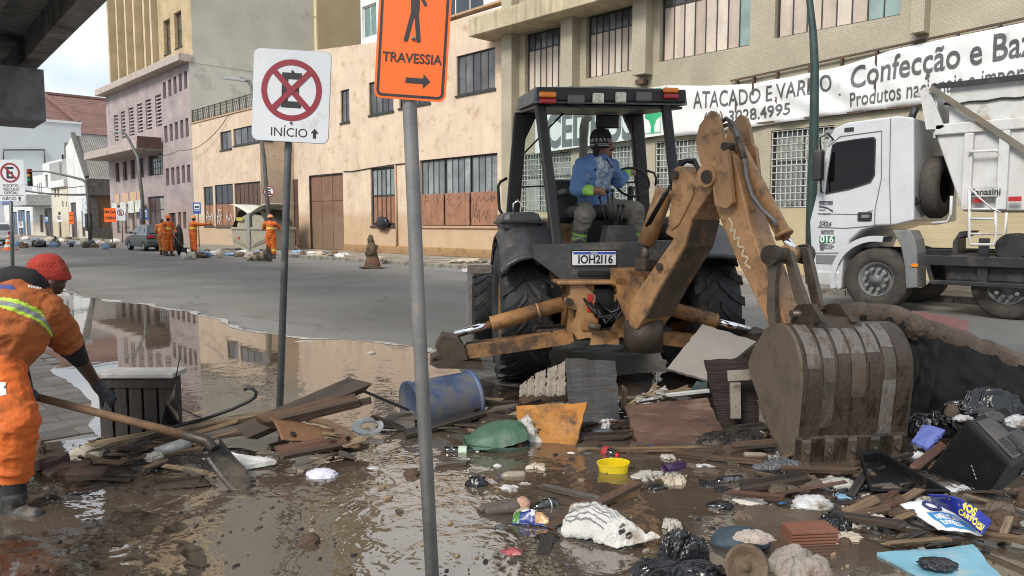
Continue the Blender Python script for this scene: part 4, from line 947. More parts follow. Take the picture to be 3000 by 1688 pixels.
# number plate
pl = [Y(b2(1125,100),-.815),Y(b2(1455,88),-.815),Y(b2(1455,195),-.815),Y(b2(1128,203),-.815)]
px0,px1,pz0,pz1 = pl[0].x,pl[1].x,(pl[2].z + pl[3].z) / 2,(pl[0].z + pl[1].z) / 2
plw = M('plate_white',(.72,.72,.72),.4,var=.06,bump=0); plb = M('plate_blue',(.035,.075,.38),.4,var=.06,bump=0); ink = M('ink_black',(.012,.012,.014),.5,bump=0)
po_ = A('number_plate',MB().bbox(px0,px1,-.826,-.802,pz0,pz1,.006),plw)
A('plate_band',MB().box(px0 + .006,px1 - .006,-.829,-.8265,pz1 - .026,pz1 - .005),plb,po_)
cm = frame4(((px0 + px1) / 2 + .008,-.8275,pz0 + (pz1 - pz0) * .40),(1,0,0),(0,0,1))
A('plate_lettering',text_mb('IOH2I16',.105,width=.86,bold=.022).tr(cm),ink,po_)
A('plate_country',text_mb('BRASIL',.02).tr(frame4(((px0 + px1) / 2,-.8305,pz1 - .016),(1,0,0),(0,0,1))),plw,po_)
A('plate_frame',MB().box(px0 - .012,px1 + .012,-.80,-.7985,pz0 - .012,pz1 + .012),black_p,po_)
# ---- cab
zr0 = 2.62; 
def post(p,q,wd=.1,th=.1,nm='cab_post'): return A(nm,MB().bar(p,q,wd,th,up=(0,1,0),r=.02),black_p)
lrT,lrB = Y(z3(420,560),-.42),Y(z3(512,1330),-.70); rrT = Y(z3(1085,540),-.42); rrM = Y(z3(1122,900),-.55); rrB = rrM + (rrM - rrT) * 1.1
lrB = Vector((lrB.x,lrB.y,1.33)); rrB = Vector((rrM.x + .06,-.70,1.33))
post(lrB,lrT,.10,.09); post(rrB,rrT,.085,.09)
lfT,lfB = Y(z3(318,600),1.1),Y(z3(262,1150),1.1); rfT,rfB = Y(z3(928,570),1.1),Y(z3(985,1110),1.1)
post(Vector((lfB.x,1.1,1.3)),lfT,.15,.1); post(Vector((rfB.x,1.1,1.3)),rfT,.15,.1)
# curved shoulders under the roof
for (a,b,sx) in ((lfT,lfB,1),(rfT,rfB,-1)):
    A('post_gusset',MB().prism([(a.x + sx * .05,a.z + .02),(a.x + sx * .33,a.z + .03),(a.x + sx * .16,a.z - .07),(a.x + sx * .05,a.z - .3)],1.06,1.14,'y'),black_p)
A('front_header',MB().bbox(lfT.x,rfT.x,1.05,1.15,lfT.z - .01,lfT.z + .16,.02),black_p)
roof_y0,roof_y1 = -.48,1.35
rl,rr_ = Y(z3(395,482),roof_y0),Y(z3(1187,458),roof_y0); rlb,rrb = Y(z3(412,575),roof_y0),Y(z3(1190,530),roof_y0)
zt = (rl.z + rr_.z) / 2; zb2 = (rlb.z + rrb.z) / 2
rfm = MB(); xs = [rl.x - .02,rr_.x + .03]; ov = .07
roofp = [(xs[0],zb2),(xs[0] + .02,zt),((xs[0] + xs[1]) / 2,zt + .02),(xs[1] - .02,zt),(xs[1],zb2)]
vs_ = []
for (yy,dx,dz) in ((roof_y0,0,0),(roof_y1,.02,.2)):
    cxr = (xs[0] + xs[1]) / 2
    for (x_,z_) in roofp: vs_.append((cxr + (x_ - cxr) * (1 + dx) + (.05 if yy > 0 else 0),yy,z_ + dz))
rfm.add(vs_,[(0,1,2,3,4),(9,8,7,6,5),(0,5,6,1),(1,6,7,2),(2,7,8,3),(3,8,9,4),(4,9,5,0)])
roofm = M('roof_grey',(.20,.20,.205),.55,var=.2,scale=3,bump=.08,dirt=(.3,.27,.22),damt=.35)
ro = A('roof',rfm,roofm)
A('rear_light_bar',MB().bbox(xs[0] + .035,xs[1] - .03,roof_y0 - .05,roof_y0 - .003,zb2 + .015,zt - .005,.012),black_p,ro)
A('roof_lining',MB().add([(x_,y_,z_ + d_) for d_ in (-.03,-.006) for (y_,z_) in ((roof_y0 + .05,zb2),(roof_y1 - .1,zb2 + .18)) for x_ in (xs[0] + .05,xs[1] - .03)],[(0,2,3,1),(4,5,7,6),(0,1,5,4),(2,6,7,3),(0,4,6,2),(1,3,7,5)]),black_p,ro)
amber = M('amber_lens',(.75,.22,.02),.2,var=.1,bump=.05); redl = M('red_lens',(.36,.015,.02),.2,var=.1,bump=.05)
def lens(xa,ya,xb,yb_,mat,nm):
    p,q = Y(z3(xa,ya),roof_y0 - .05),Y(z3(xb,yb_),roof_y0 - .05)
    return A(nm,MB().bbox(p.x,q.x,roof_y0 - .085,roof_y0 - .045,min(p.z,q.z),max(p.z,q.z),.015),mat,ro)
lens(414,488,505,520,amber,'indicator_lens'); lens(414,523,505,553,redl,'tail_lens'); lens(1070,466,1152,495,amber,'indicator_lens'); lens(1070,498,1152,528,redl,'tail_lens')
dull = M('dull_lamp',(.10,.10,.09),.25,var=.2); led = M('led_lamp',(.62,.60,.48),.3,var=.35,scale=40)
for (a,b,c,d,mt) in ((563,503,655,555,dull),(697,495,757,552,led),(818,490,875,548,led),(925,490,1010,542,dull)): lens(a,b,c,d,mt,'work_lamp')
for x_ in (600,725,840,935):
    p = Y(z3(x_,470),-.1); A('roof_bolt',MB().tube([(p.x,-.1,zt + .01),(p.x,-.1,zt + .05)],.008,6),black_p,ro)
A('windscreen',MB().box(lfT.x + .05,rfT.x - .05,1.095,1.101,1.5,lfT.z),cabglass)
A('windscreen_bar',MB().bar((lfB.x,1.08,Y(z3(295,995),1.08).z),(rfB.x,1.08,Y(z3(960,965),1.08).z),.015,.02),black_p)
A('wiper_arm',MB().tube([Y(z3(545,600),.9),Y(z3(300,850),.9)],.011,6),black_p)
mz = Y(z3(780,645),.95)
A('rear_view_mirror',MB().bbox(mz.x - .135,mz.x + .135,.95,.98,mz.z - .075,mz.z + .075,.025),black_p)
A('mirror_glass',MB().bbox(mz.x - .122,mz.x + .122,.944,.949,mz.z - .062,mz.z + .062,.02),M('mirror_glass',(.35,.36,.37),.05,metal=.9,bump=0))
A('mirror_stalk',MB().tube([(mz.x,.97,mz.z + .07),(mz.x,.97,mz.z + .26)],.012,6),black_p)
ex = Y(z3(652,620),2.2)
A('exhaust_stack',MB().tube([(ex.x,2.2,1.6),(ex.x,2.2,ex.z - .15),(ex.x + .02,2.2,ex.z - .05),(ex.x + .07,2.24,ex.z)],.055,12),M('rusty_exhaust',(.14,.11,.085),.7,var=.3,dirt=(.25,.2,.15),damt=.4))
gr1 = [Y(z3(*p),.5) for p in ((246,945),(210,965),(198,990),(205,1110),(222,1140),(250,1155))]
A('grab_rail',MB().tube(gr1,.016,8),black_p)
A('cab_grab_handle',MB().tube([Y(z3(*p),.9) for p in ((985,905),(1025,918),(1038,950),(1032,985))],.013,8),black_p)
# seat, console, steering, levers
sx = Y(z3(700,1150),.3).x
st = MB(); st.bbox(sx - .28,sx + .26,.02,.55,1.60,1.74,.06); seat = A('seat',st,M('seat_vinyl',(.02,.02,.022),.55))
A('seat_back',MB().bbox(sx - .42,sx + .02,.50,.66,1.55,2.02,.07),M('seat_vinyl',(.02,.02,.022)),seat)
A('seat_base',MB().bbox(sx - .2,sx + .2,.1,.5,1.29,1.60,.03),black_p,seat)
A('armrest',MB().bbox(sx - .36,sx - .26,.05,.4,1.84,1.90,.02),grey_p,seat)
c0_,c1_ = Y(z3(750,1195),-.38),Y(z3(910,1305),-.38)
co_ = A('control_console',MB().prism([(c0_.x - .02,1.29),(c1_.x + .02,1.29),(c1_.x - .02,c0_.z),(c0_.x + .02,c0_.z)],-.55,-.30,'y'),grey_p)
for (xb,yb_,xt,yt_) in ((778,1190,735,1045),(792,1190,778,1015),(808,1190,805,1012),(832,1188,836,1092),(850,1188,862,1092)):
    p,q = Y(z3(xb,yb_),-.42),Y(z3(xt,yt_),-.36)
    p.z = c0_.z - .01
    lv_ = A('lever',MB().tube([p,q],.008,6),black_p,co_); A('knob',MB().blob(q,.02,2,0),black_p,lv_)
sw = Y(z3(905,965),.55)
A('steering_column',MB().tube([(sw.x + .02,.85,1.3),(sw.x + .02,.62,sw.z - .05)],.035,10),black_p)
ring = [(sw.x + .02 + .19 * math.cos(a),.60 + .10 * math.sin(a),sw.z + .0 + .16 * math.sin(a)) for a in [2 * math.pi * i / 24 for i in range(25)]]
A('steering_wheel',MB().tube(ring,.014,8,caps=False),black_p)
A('side_console',MB().bbox(.28,.5,.2,.8,1.3,1.78,.05),black_p)
# ---- loader end, far side
lbk = MB(); lbk.prism([(2.85,.12),(3.55,.08),(3.6,.2),(3.1,.95),(2.9,.98),(2.85,.7)],-1.2,-1.17,'x'); lbk.prism([(2.85,.12),(3.55,.08),(3.6,.2),(3.1,.95),(2.9,.98),(2.85,.7)],1.12,1.15,'x')
lbk.prism([(2.85,.12),(3.55,.08),(3.55,.11),(2.88,.16),(2.89,.7),(2.94,.96),(2.9,.98),(2.85,.7)],-1.17,1.12,'x')
A('loader_bucket',lbk,M('bucket_grey',(.30,.28,.26),.6,metal=.2,var=.2,dirt=(.2,.15,.1),damt=.4))
for x_ in (-.62,.6): A('loader_arm',MB().bar((x_,1.0,1.35),(x_,2.9,.55),.1,.2,r=.02),tan)
# ---- stabilizer frame
yr = -.95
def rear_poly(pts): return [(lambda q: (q.x,q.z))(Y(b2(*p),yr)) for p in pts]
lp = rear_poly([(1110,345),(1212,345),(1300,430),(1290,640),(1330,700),(1470,705),(1480,800),(1380,795),(1250,745),(1085,778),(1062,720),(1100,690),(1150,600),(1160,540),(1100,522),(1060,490),(1072,445),(1112,425)])
cxm = -.14       # centre line of the rear frame
mir = lambda pts: [(2 * cxm - x,z) for (x,z) in pts][::-1]
A('stabilizer_frame',MB().prism(lp,yr,yr + .05,'y'),tan)
A('stabilizer_frame',MB().prism(mir(lp),yr,yr + .05,'y'),tan)
A('stabilizer_tower',MB().prism([(lp[0][0] - .02,.55),(lp[2][0] - .02,.52),(lp[2][0],1.0),(lp[0][0],1.02)],yr + .051,-.55,'y'),tan_mud)
A('stabilizer_tower',MB().prism(mir([(lp[0][0] - .02,.55),(lp[2][0] - .02,.52),(lp[2][0],1.0),(lp[0][0],1.02)]),yr + .051,-.55,'y'),tan_mud)
tpl = Y(b2(1010,335),yr); A('top_plate',MB().bbox(tpl.x,2 * cxm - tpl.x,yr - .04,-.55,1.015,1.05,.01),tan)
A('cross_member',MB().bbox(-.75,.5,yr + .06,-.6,.50,.62,.03),steel_d)
A('swing_casting_back',MB().bbox(-.45,.2,-.9,-.5,.66,.98,.04),black_p)
A('red_reflector',MB().box(*[v for v in (Y(b2(1238,420),yr).x,Y(b2(1280,420),yr).x)],yr - .006,yr - .002,Y(b2(1240,552),yr).z,Y(b2(1240,418),yr).z),M('red_reflector',(.42,.02,.02),.35))
def pin(x,z,r=.035): return A('pin',MB().tube([(x,yr - .05,z),(x,yr + .12,z)],r,12),steel_d)
uL,lL = Y(b2(1100,475),yr),Y(b2(1105,740),yr)
for mx_ in (False,True):
    fx = (lambda v: Vector((2 * cxm - v.x,v.y,v.z))) if mx_ else (lambda v: v)
    pin(fx(uL).x,uL.z); pin(fx(lL).x,lL.z,.045)
    lift = .0
    arm = rear_poly([(330,790),(1060,695),(1110,700),(1125,760),(1085,782),(640,850),(345,890),(290,850)])
    arm = [(x,z) for x,z in arm]; arm = mir(arm) if mx_ else arm
    ao = A('stabilizer_arm',MB().prism(arm,yr - .09,yr - .03,'y'),tan_mud); 
    A('arm_back_plate',MB().prism(arm,yr + .055,yr + .10,'y'),tan_mud,ao)
    ft = rear_poly([(60,880),(130,850),(90,800),(140,712),(260,735),(300,790),(330,890),(200,905)]); ft = mir(ft) if mx_ else ft
    A('foot_bracket',MB().prism(ft,yr - .14,yr + .12,'y'),steel_d,ao)
    fp_ = rear_poly([(50,905),(110,935),(430,940),(440,925),(350,905),(190,880)]); fp_ = mir(fp_) if mx_ else fp_
    A('foot_pad',MB().prism(fp_,yr - .26,yr + .26,'y'),steel_d,ao)
    c_a,c_b,c_c = fx(Y(b2(1050,490),yr)),fx(Y(b2(512,642),yr)),fx(Y(b2(240,722),yr))
    cy_ = A('stabilizer_cylinder',MB().tube([c_a,c_a.lerp(c_b,.97),c_b],[.066,.066,.072],16),tan_mud)
    A('piston_rod',MB().tube([c_b,c_c],.034,14),chrome,cy_)
    A('cylinder_band',MB().tube([c_a.lerp(c_b,.33),c_a.lerp(c_b,.36)],.07,16),tan,cy_)
# ---- boom, dipper and bucket: all in the plane of the boom
bm_inv = (Matrix.Translation(BH.o) @ Matrix.Rotation(BH.rot,4,'Z')).inverted() @ (Matrix.Translation(BM.o) @ Matrix.Rotation(BM.rot,4,'Z'))
def B(name,mb,mat,parent=bh): return obj(name,mb.tr(bm_inv),mat,parent)
def prof(pts,x): return [(lambda q: (q.y,q.z))(BM.hx(p,x)) for p in pts]
bx_ = .17
boomp = prof([b3(92,262),b3(108,246),b3(128,247),b3(185,308),b3(206,272),b3(228,254),b3(246,266),b3(249,330),b3(200,402),b3(165,455),b2(1970,60),b2(1780,380),b2(1665,600),b2(1605,690),b2(1545,650),b2(1560,480),b2(1650,340),b2(1885,0),b3(62,505),b3(78,470)],bx_)
boom = B('boom',MB().prism(boomp,-bx_,bx_,'x'),[tan])
def face_plate(pts,x,th,mat,nm,par): return B(nm,MB().prism(prof(pts,x),x,x + th,'x'),mat,par)
face_plate([b3(100,310),b3(150,308),b3(178,325),b3(175,360),b3(120,470),b3(92,492),b3(80,470)],bx_ + .002,.012,tan,'boom_rib_plate',boom)
# muddy underside plate, its colour darkened for the shade under the boom
ud = prof([b3(165,455),b2(1970,60),b2(1780,380),b2(1665,600)],bx_); nb = MB()
for (a,b) in zip(ud[:-1],ud[1:]):
    d = Vector((0,b[0] - a[0],b[1] - a[1])).normalized(); n_ = Vector((0,-d.z,d.y)); n_ = n_ if n_.y > 0 else -n_
    nb.add([Vector((x_,q[0],q[1])) + n_ * h_ for h_ in (.002,.012) for q in (a,b) for x_ in (-bx_ + .01,bx_ - .01)],[(0,1,3,2),(4,6,7,5),(0,4,5,1),(2,3,7,6),(0,2,6,4),(1,5,7,3)])
B('boom_underside',nb,M('shaded_mud_steel',(.075,.05,.032),.75,var=.4,scale=5,bump=.5,bscale=16,dirt=(.2,.1,.04),damt=.3,dscale=7),boom)
def bpin(p,x0,x1,r,nm='pin',mat=None,par=boom): q = BM.hx(p,x1); return B(nm,MB().tube([(x0,q.y,q.z),(x1 + .02,q.y,q.z)],r,14),mat or steel_d,par)
bpin(b3(99,280),-.2,.19,.035); bpin(b3(228,288),-.22,.21,.05); bpin(b2(1785,210),0,.18,.03)
pvt = BM.hx(b3(228,285),.19); B('pivot_boss',MB().tube([(.172,pvt.y,pvt.z),(.215,pvt.y,pvt.z)],.085,20),tan,boom)
# swing post at the foot of the boom
swp = prof([b2(1445,300),b2(1500,295),b2(1660,290),b2(1640,480),b2(1620,720),b2(1540,735),b2(1520,600),b2(1460,460)],.15)
B('swing_post',MB().prism(swp,-.14,.14,'x'),tan_mud)
s0 = BM.hx(b2(1600,740),.1); B('swing_pivot',MB().tube([(0,s0.y,.45),(0,s0.y,.72)],.17,16),steel_d)
B('swing_lug',MB().bbox(-.12,.14,-.25,.0,1.0,1.16,.02),tan_mud)
# hoses and bolts round the swing post
for k in range(5):
    hp = [BH.wld((-.34 + .05 * k,-.93,.9 - .02 * k)),BH.wld((-.26 + .05 * k,-1.02 - .02 * k,.78 - .05 * (k % 3))),BH.wld((-.14 + .04 * k,-1.06,.72 + .03 * k)),BH.wld((-.06 + .03 * k,-1.0,.86 + .05 * k))]
    obj('hose',MB().tube(hp,.014,8),black_p,bh,world=True)
for (x_,z_) in ((-.70,1.0),(-.62,1.0),(-.54,1.0),(-.50,.92),(-.50,.62),(-.62,.60),(.24,1.0),(.32,1.0),(.4,1.0)):
    A('bolt',MB().tube([(x_,yr - .018,z_),(x_,yr + .002,z_)],.014,6),steel_d)
A('valve_block',MB().bbox(-.36,-.2,yr - .02,yr + .1,.60,.72,.015),tan_mud); A('coupling',MB().tube([(-.30,yr - .05,.66),(-.20,yr - .08,.64)],.03,10),steel_w)
# boom cylinder alongside
bc0,bc1,bc2 = BM.hx(z3(1085,1010),.12),BM.hx(z3(985,1290),.12),BM.hx(z3(985,1400),.12)
bc = B('boom_cylinder',MB().tube([bc0,bc1],.075,18),tan); B('piston_rod',MB().tube([bc1,bc2 + Vector((0,-.02,0))],.035,12),steel_w,bc)
B('cylinder_clevis',MB().bbox(.02,.2,bc2.y - .07,bc2.y + .06,bc2.z - .06,bc2.z + .05,.02),steel_d,bc)
hoses = [[(1000,1190),(1090,1030),(1110,985)],[(985,1200),(1075,1040),(1105,1000)]]
for k,h_ in enumerate(hoses): B('hose',MB().tube([BM.hx(z3(*p),.24 + .02 * k) for p in h_],.014,8),black_p,bc)
for k in range(4):
    hp = [BM.hx(z3(*p),.05 - .06 * k) for p in ((1150,950),(1165,880 - 8 * k),(1200,852),(1240,850 + 5 * k),(1262,900),(1265,960))]
    B('hose',MB().tube(hp,.018,8),black_p,boom)
# dipper
dx = .115
dpl = prof([b3(250,340),b3(300,170),b3(332,215),b3(400,500),b3(455,640),b3(530,850),b3(548,905),b3(482,905),b3(455,850),b3(395,720),b3(330,590),b3(262,420)],dx)
dip = B('dipper_arm',MB().prism(dpl,-dx,dx,'x'),tan)
el = [b3(184,140),b3(196,88),b3(240,32),b3(262,45),b3(275,85),b3(286,150),b3(300,165),b3(324,385),b3(302,410),b3(256,398),b3(248,330),b3(252,262),b3(206,250),b3(190,200)]
elp = prof(el,.19)
B('elbow_plate',MB().prism(elp,.15,.19,'x'),tan,dip); B('elbow_plate',MB().prism(elp,-.19,-.15,'x'),tan,dip)
B('elbow_spacer',MB().prism(prof([b3(195,250),b3(215,240),b3(255,270),b3(252,330),b3(230,300)],.19),-.148,.148,'x'),steel_d,dip)
bpin(b3(297,170),.1,.18,.03,par=dip)
# painted scrawl on the dipper's side
sc = MB(); pts = [BM.hx(b3(*p),dx + .003) for p in ((310,445),(325,470),(315,500),(335,490),(330,530),(350,520),(345,555),(370,560),(360,590),(385,600),(372,625),(395,640))]
for a,b in zip(pts[:-1],pts[1:]): sc.bar(a,b,.003,.016,up=(0,(b - a).z,-(b - a).y))
B('scrawl',sc,M('chalk_scrawl',(.45,.36,.24),.9,bump=0),dip)
dc0,dc1,dc2 = BM.hx(b3(350,185),0),BM.hx(b3(525,515),0),BM.hx(b3(560,575),0)
dcy = B('dipper_cylinder',MB().tube([dc0,dc0.lerp(dc1,.97),dc0.lerp(dc1,.972),dc1],[.055,.055,.068,.068],18),tan); B('piston_rod',MB().tube([dc1,dc2],.032,12),chrome,dcy)
for k,hp in enumerate((((272,85),(300,62),(330,85),(345,130),(352,160)),((280,95),(310,85),(338,120),(350,170),(370,230),(378,290),(400,360),(440,415),(485,455),(492,480)))):
    B('hose',MB().tube([BM.hx(b3(*p),.1) for p in hp],.017,8),M('hose_grey',(.12,.115,.11),.45,metal=.4),dcy)
B('hose_fitting',MB().tube([BM.hx(b3(345,135),.1),BM.hx(b3(368,215),.1)],.026,8),steel_w,dcy)
# bucket linkage
lk = BM.hx(b3(478,590),.2)
lnk = B('link_pin',MB().tube([(.24,lk.y,lk.z),(-.17,lk.y + .02,lk.z)],.05,14),steel_d)
B('pin_boss',MB().tube([(.24,lk.y,lk.z),(.17,lk.y,lk.z)],.07,16),steel_d,lnk); B('pin_boss',MB().tube([(-.12,lk.y + .02,lk.z),(-.18,lk.y + .02,lk.z)],.07,16),steel_d,lnk); B('cylinder_eye',MB().tube([(.06,lk.y,lk.z),(-.04,lk.y,lk.z)],.066,16),tan,lnk)
def link(pts,x,th,nm='link'): return B(nm,MB().prism(prof(pts,x),x - th,x,'x'),steel_w)
link([b3(462,575),b3(490,572),b3(500,600),b3(488,700),b3(486,800),b3(492,855),b3(465,862),b3(455,800),b3(460,690)],.2,.05)
link([b3(520,568),b3(545,575),b3(575,680),b3(612,785),b3(590,800),b3(565,770),b3(535,650)],.10,.05)
link([b3(588,560),b3(612,562),b3(640,680),b3(668,800),b3(650,815),b3(630,780),b3(600,650)],-.05,.05)
# bucket
BK = Frame(G(*b3(570,1400)),camxy(.15,-.989))
bk_inv = (Matrix.Translation(BH.o) @ Matrix.Rotation(BH.rot,4,'Z')).inverted() @ (Matrix.Translation(BK.o) @ Matrix.Rotation(BK.rot,4,'Z'))
def B(name,mb,mat,parent=bh): return obj(name,mb.tr(bk_inv),mat,parent)
def prof(pts,x): return [(lambda q: (q.y,q.z))(BK.hx(p,x)) for p in pts]
bL,bR = 0.0,-.74
def smooth_line(P_,k):
    out = []; n = len(P_)
    for i in range(n - 1):
        a,b,c,d = P_[max(i - 1,0)],P_[i],P_[i + 1],P_[min(i + 2,n - 1)]
        for j in range(k):
            t = j / k; out.append(tuple(.5 * (2 * b[m_] + (c[m_] - a[m_]) * t + (2 * a[m_] - 5 * b[m_] + 4 * c[m_] - d[m_]) * t * t + (3 * b[m_] - a[m_] - 3 * c[m_] + d[m_]) * t ** 3) for m_ in (0,1)))
    return out + [P_[-1]]
shl = [b3(500,855),b3(518,853),b3(540,864),b3(560,888),b3(578,925),b3(592,975),b3(598,1030),b3(596,1110),b3(588,1200),b3(580,1290),b3(572,1400)]
opn = [b3(540,1385),b3(440,1150),b3(402,1045),b3(398,1005),b3(418,945),b3(465,872)]
SP = prof(shl,bL); OP = prof(opn,bL); SP = smooth_line(SP,3); 
bk = MB(); th = .018; n_ = len(SP)
cen = (sum(p[0] for p in SP + OP) / (n_ + len(OP)),sum(p[1] for p in SP + OP) / (n_ + len(OP)))
def inner(p,t): d = Vector((cen[0] - p[0],cen[1] - p[1])).normalized(); return (p[0] + d.x * t,p[1] + d.y * t)
bk.prism(SP + [inner(p,th) for p in SP[::-1]],bR,bL,'x')
bucket = B('bucket',bk,bk_streak)
B('bucket_side_plate',MB().prism(SP + OP,bL + .001,bL + .025,'x'),M('clay_coated_steel',(.13,.10,.072),.7,metal=.15,var=.35,scale=4,bump=.35,bscale=14,dirt=(.09,.065,.045),damt=.5,dscale=4),bucket); B('bucket_side_plate',MB().prism(SP + OP,bR - .025,bR - .001,'x'),steel_d,bucket)
lip = MB().prism([OP[0],OP[1],(OP[1][0] + .03,OP[1][1] - .02),(OP[0][0] + .05,OP[0][1])],bL + .026,bL + .045,'x'); B('side_cutter',lip,steel_w,bucket)
def on_shell(x0,x1,i0,i1,t0,mat,nm):
    seg = SP[round(i0 * 3):round(i1 * 3) + 1]; outp = [inner(p,-t0) for p in seg]; inn = [inner(p,-.001) for p in seg]
    return B(nm,MB().prism(outp + inn[::-1],x0,x1,'x'),mat,bucket)
random.seed(3)
xw = (bL - bR) / 7
for k in range(7):
    a = bL - .01 - k * xw; cuts = sorted(random.uniform(2.6,8.6) for _ in (0,1))
    for (i0,i1) in ((2,cuts[0]),(cuts[0],cuts[1]),(cuts[1],9)):
        if i1 - i0 < .5: continue
        on_shell(a - xw + .004,a - .003 - random.random() * .022,i0,i1,random.choice((.003,.005,.008)),bk_bright if (i1 <= 5.5 and random.random() < .75) or random.random() < .15 else random.choice((bk_streak,bk_streak,steel_w)),'wear_strip')
on_shell(bR - .02,bL + .02,9,10,.022,bk_streak,'cutting_edge')
for k in range(5):
    a = bL - .05 - k * (bL - bR - .1) / 4
    tth = on_shell(a - .03,a + .03,9,10,.042,steel_w,'tooth_shank')
    for f in (.3,.72):
        q = (SP[27][0] * (1 - f) + SP[30][0] * f,SP[27][1] * (1 - f) + SP[30][1] * f); q = inner(q,-.042)
        obj('bolt',MB().tube([(a,q[0],q[1]),(a,q[0] + .022,q[1])],.016,8).tr(bk_inv),steel_w,tth)
e0_ = prof([b3(555,812),b3(568,785),b3(600,778),b3(630,780),b3(640,800),b3(672,850),b3(580,862)],-.16)
e1_ = prof([b3(672,812),b3(682,782),b3(715,776),b3(738,778),b3(750,800),b3(785,848),b3(690,862)],-.42)
B('bucket_ear',MB().prism(e0_,-.20,-.16,'x'),steel_d,bucket); B('bucket_ear',MB().prism(e1_,-.46,-.42,'x'),steel_d,bucket)
B('ear_pin',MB().tube([(-.10,e0_[1][0] + .05,e0_[1][1] - .05),(-.30,e0_[1][0] + .05,e0_[1][1] - .05)],.028,12),steel_w,bucket)
B('bucket_bracket',MB().prism([(SP[0][0] - .1,SP[0][1] - .06),(SP[0][0] - .08,SP[0][1] + .05),(SP[6][0],SP[6][1] + .05),(SP[9][0],SP[9][1] - .02)],-.5,-.14,'x'),steel_d,bucket)

for o_ in (boom,dip):
    m_ = o_.modifiers.new('bevel','BEVEL'); m_.width = .014; m_.segments = 2; m_.limit_method = 'ANGLE'; m_.angle_limit = R(40)
# ================================================================= dump truck
def bev(o,w=.02,seg=3,ang=30):
    m = o.modifiers.new('bevel','BEVEL'); m.width = w; m.segments = seg; m.limit_method = 'ANGLE'; m.angle_limit = R(ang); return o
wp = M('truck_white_paint',(.50,.51,.53),.28,var=.07,scale=2,bump=.02,coat=.4,dirt=(.42,.40,.36),damt=.28,dscale=1.5)
wdirty = M('dump_body_white',(.52,.52,.51),.5,var=.1,scale=2,bump=.1,dirt=(.34,.29,.23),damt=.3,dscale=2.6,streak=((.38,.33,.27),.35))
tgrey = M('truck_grey_plastic',(.16,.165,.17),.55,var=.15,dirt=(.22,.2,.17),damt=.4)
tblack = M('truck_black',(.02,.02,.022),.5,var=.2,dirt=(.06,.05,.045),damt=.4)
glass_t = M('truck_window',(.004,.004,.005),.05,spec=.28,bump=0)
tr = thing('dump_truck','white dump truck parked at the kerb under the banner','truck',TRK.o,TRK.rot)
def T(name,mb,mat,parent=tr): return obj(name,mb,mat,parent)
def tp(pts,x=0.0): return [(lambda q: (q.y,q.z))(TRK.hx(z4(*p),x)) for p in pts]
cabp = tp([(262,990),(292,870),(345,620),(375,572),(430,548),(560,530),(655,518),(728,525),(728,985),(640,1006),(555,1008),(490,1030),(440,1075),(412,1150),(402,1290),(388,1297),(300,1265),(286,1240),(266,1090)])
cab = bev(T('cab',MB().prism(cabp,.0,2.4,'x'),wp),.07,4)
win = tp([(338,862),(350,760),(368,652),(385,640),(470,626),(545,617),(554,628),(550,780),(532,812),(440,842)])
wn_ = T('side_window',MB().prism(win,-.012,.05,'x'),glass_t,cab)
def ring_frame(pts,x0,x1,grow,mat,nm,par):
    c = (sum(p[0] for p in pts) / len(pts),sum(p[1] for p in pts) / len(pts)); big = [(c[0] + (p[0] - c[0]) * grow,c[1] + (p[1] - c[1]) * grow) for p in pts]; n = len(pts); mb = MB()
    for i in range(n):
        j = (i + 1) % n; q = [pts[i],pts[j],big[j],big[i]]; mb.add([(x,a,b) for x in (x0,x1) for (a,b) in q],[(0,1,2,3),(7,6,5,4),(0,4,5,1),(2,6,7,3),(1,5,6,2),(3,7,4,0)])
    return T(nm,mb,mat,par)
ring_frame(win,-.016,.02,1.05,tblack,'window_seal',wn_)
# door seams, handle, mirror, steps
def seam(pts,par=cab,wd=.012,nm='door_seam'):
    q = [Vector((-.006,a,b)) for a,b in tp(pts)]; mb = MB()
    for a,b in zip(q[:-1],q[1:]): mb.bar(a,b,.01,wd,up=(0,(b - a).z,-(b - a).y))
    return T(nm,mb,M('seam_grey',(.12,.12,.125),.6,bump=0),par)
seam([(585,585),(583,800),(555,935),(553,1005)]); seam([(300,1015),(420,1020),(553,1008)]); seam([(625,528),(620,800),(625,1000)]); seam([(345,655),(400,610),(585,585)])
seam([(298,955),(480,958),(545,940)],wd=.008); seam([(285,1130),(400,1130)])
h0,h1 = tp([(478,948),(540,988)]); T('door_handle',MB().bbox(-.03,.02,h1[0],h0[0],h1[1],h0[1],.02),tblack,cab)
T('handle_grip',MB().bbox(-.045,-.03,h1[0] + .03,h0[0] - .08,(h0[1] + h1[1]) / 2 - .03,(h0[1] + h1[1]) / 2 + .03,.01),tgrey,cab)
m0,m1 = tp([(282,672),(318,808)],-.25); mo = T('wing_mirror',MB().bbox(-.34,-.14,m1[0],m0[0],m1[1],m0[1],.04),tblack,cab)
T('mirror_arm',MB().tube([(-.2,m0[0] - .1,m0[1]),(-.2,m0[0] - .08,m0[1] + .22),(-.16,m0[0] - .2,m0[1] + .3),(.05,tp([(370,632)])[0][0],tp([(370,632)])[0][1])],.018,8),tblack,mo)
T('mirror_arm',MB().tube([(-.2,m0[0] - .12,m1[1]),(-.2,m0[0] - .14,m1[1] - .2),(.03,tp([(318,860)])[0][0],tp([(318,860)])[0][1])],.018,8),tblack,mo)
T('side_marker',MB().bbox(-.02,.02,tp([(460,590)])[0][0],tp([(418,590)])[0][0],tp([(418,590)])[0][1],tp([(418,572)])[0][1],.01),tblack,cab)
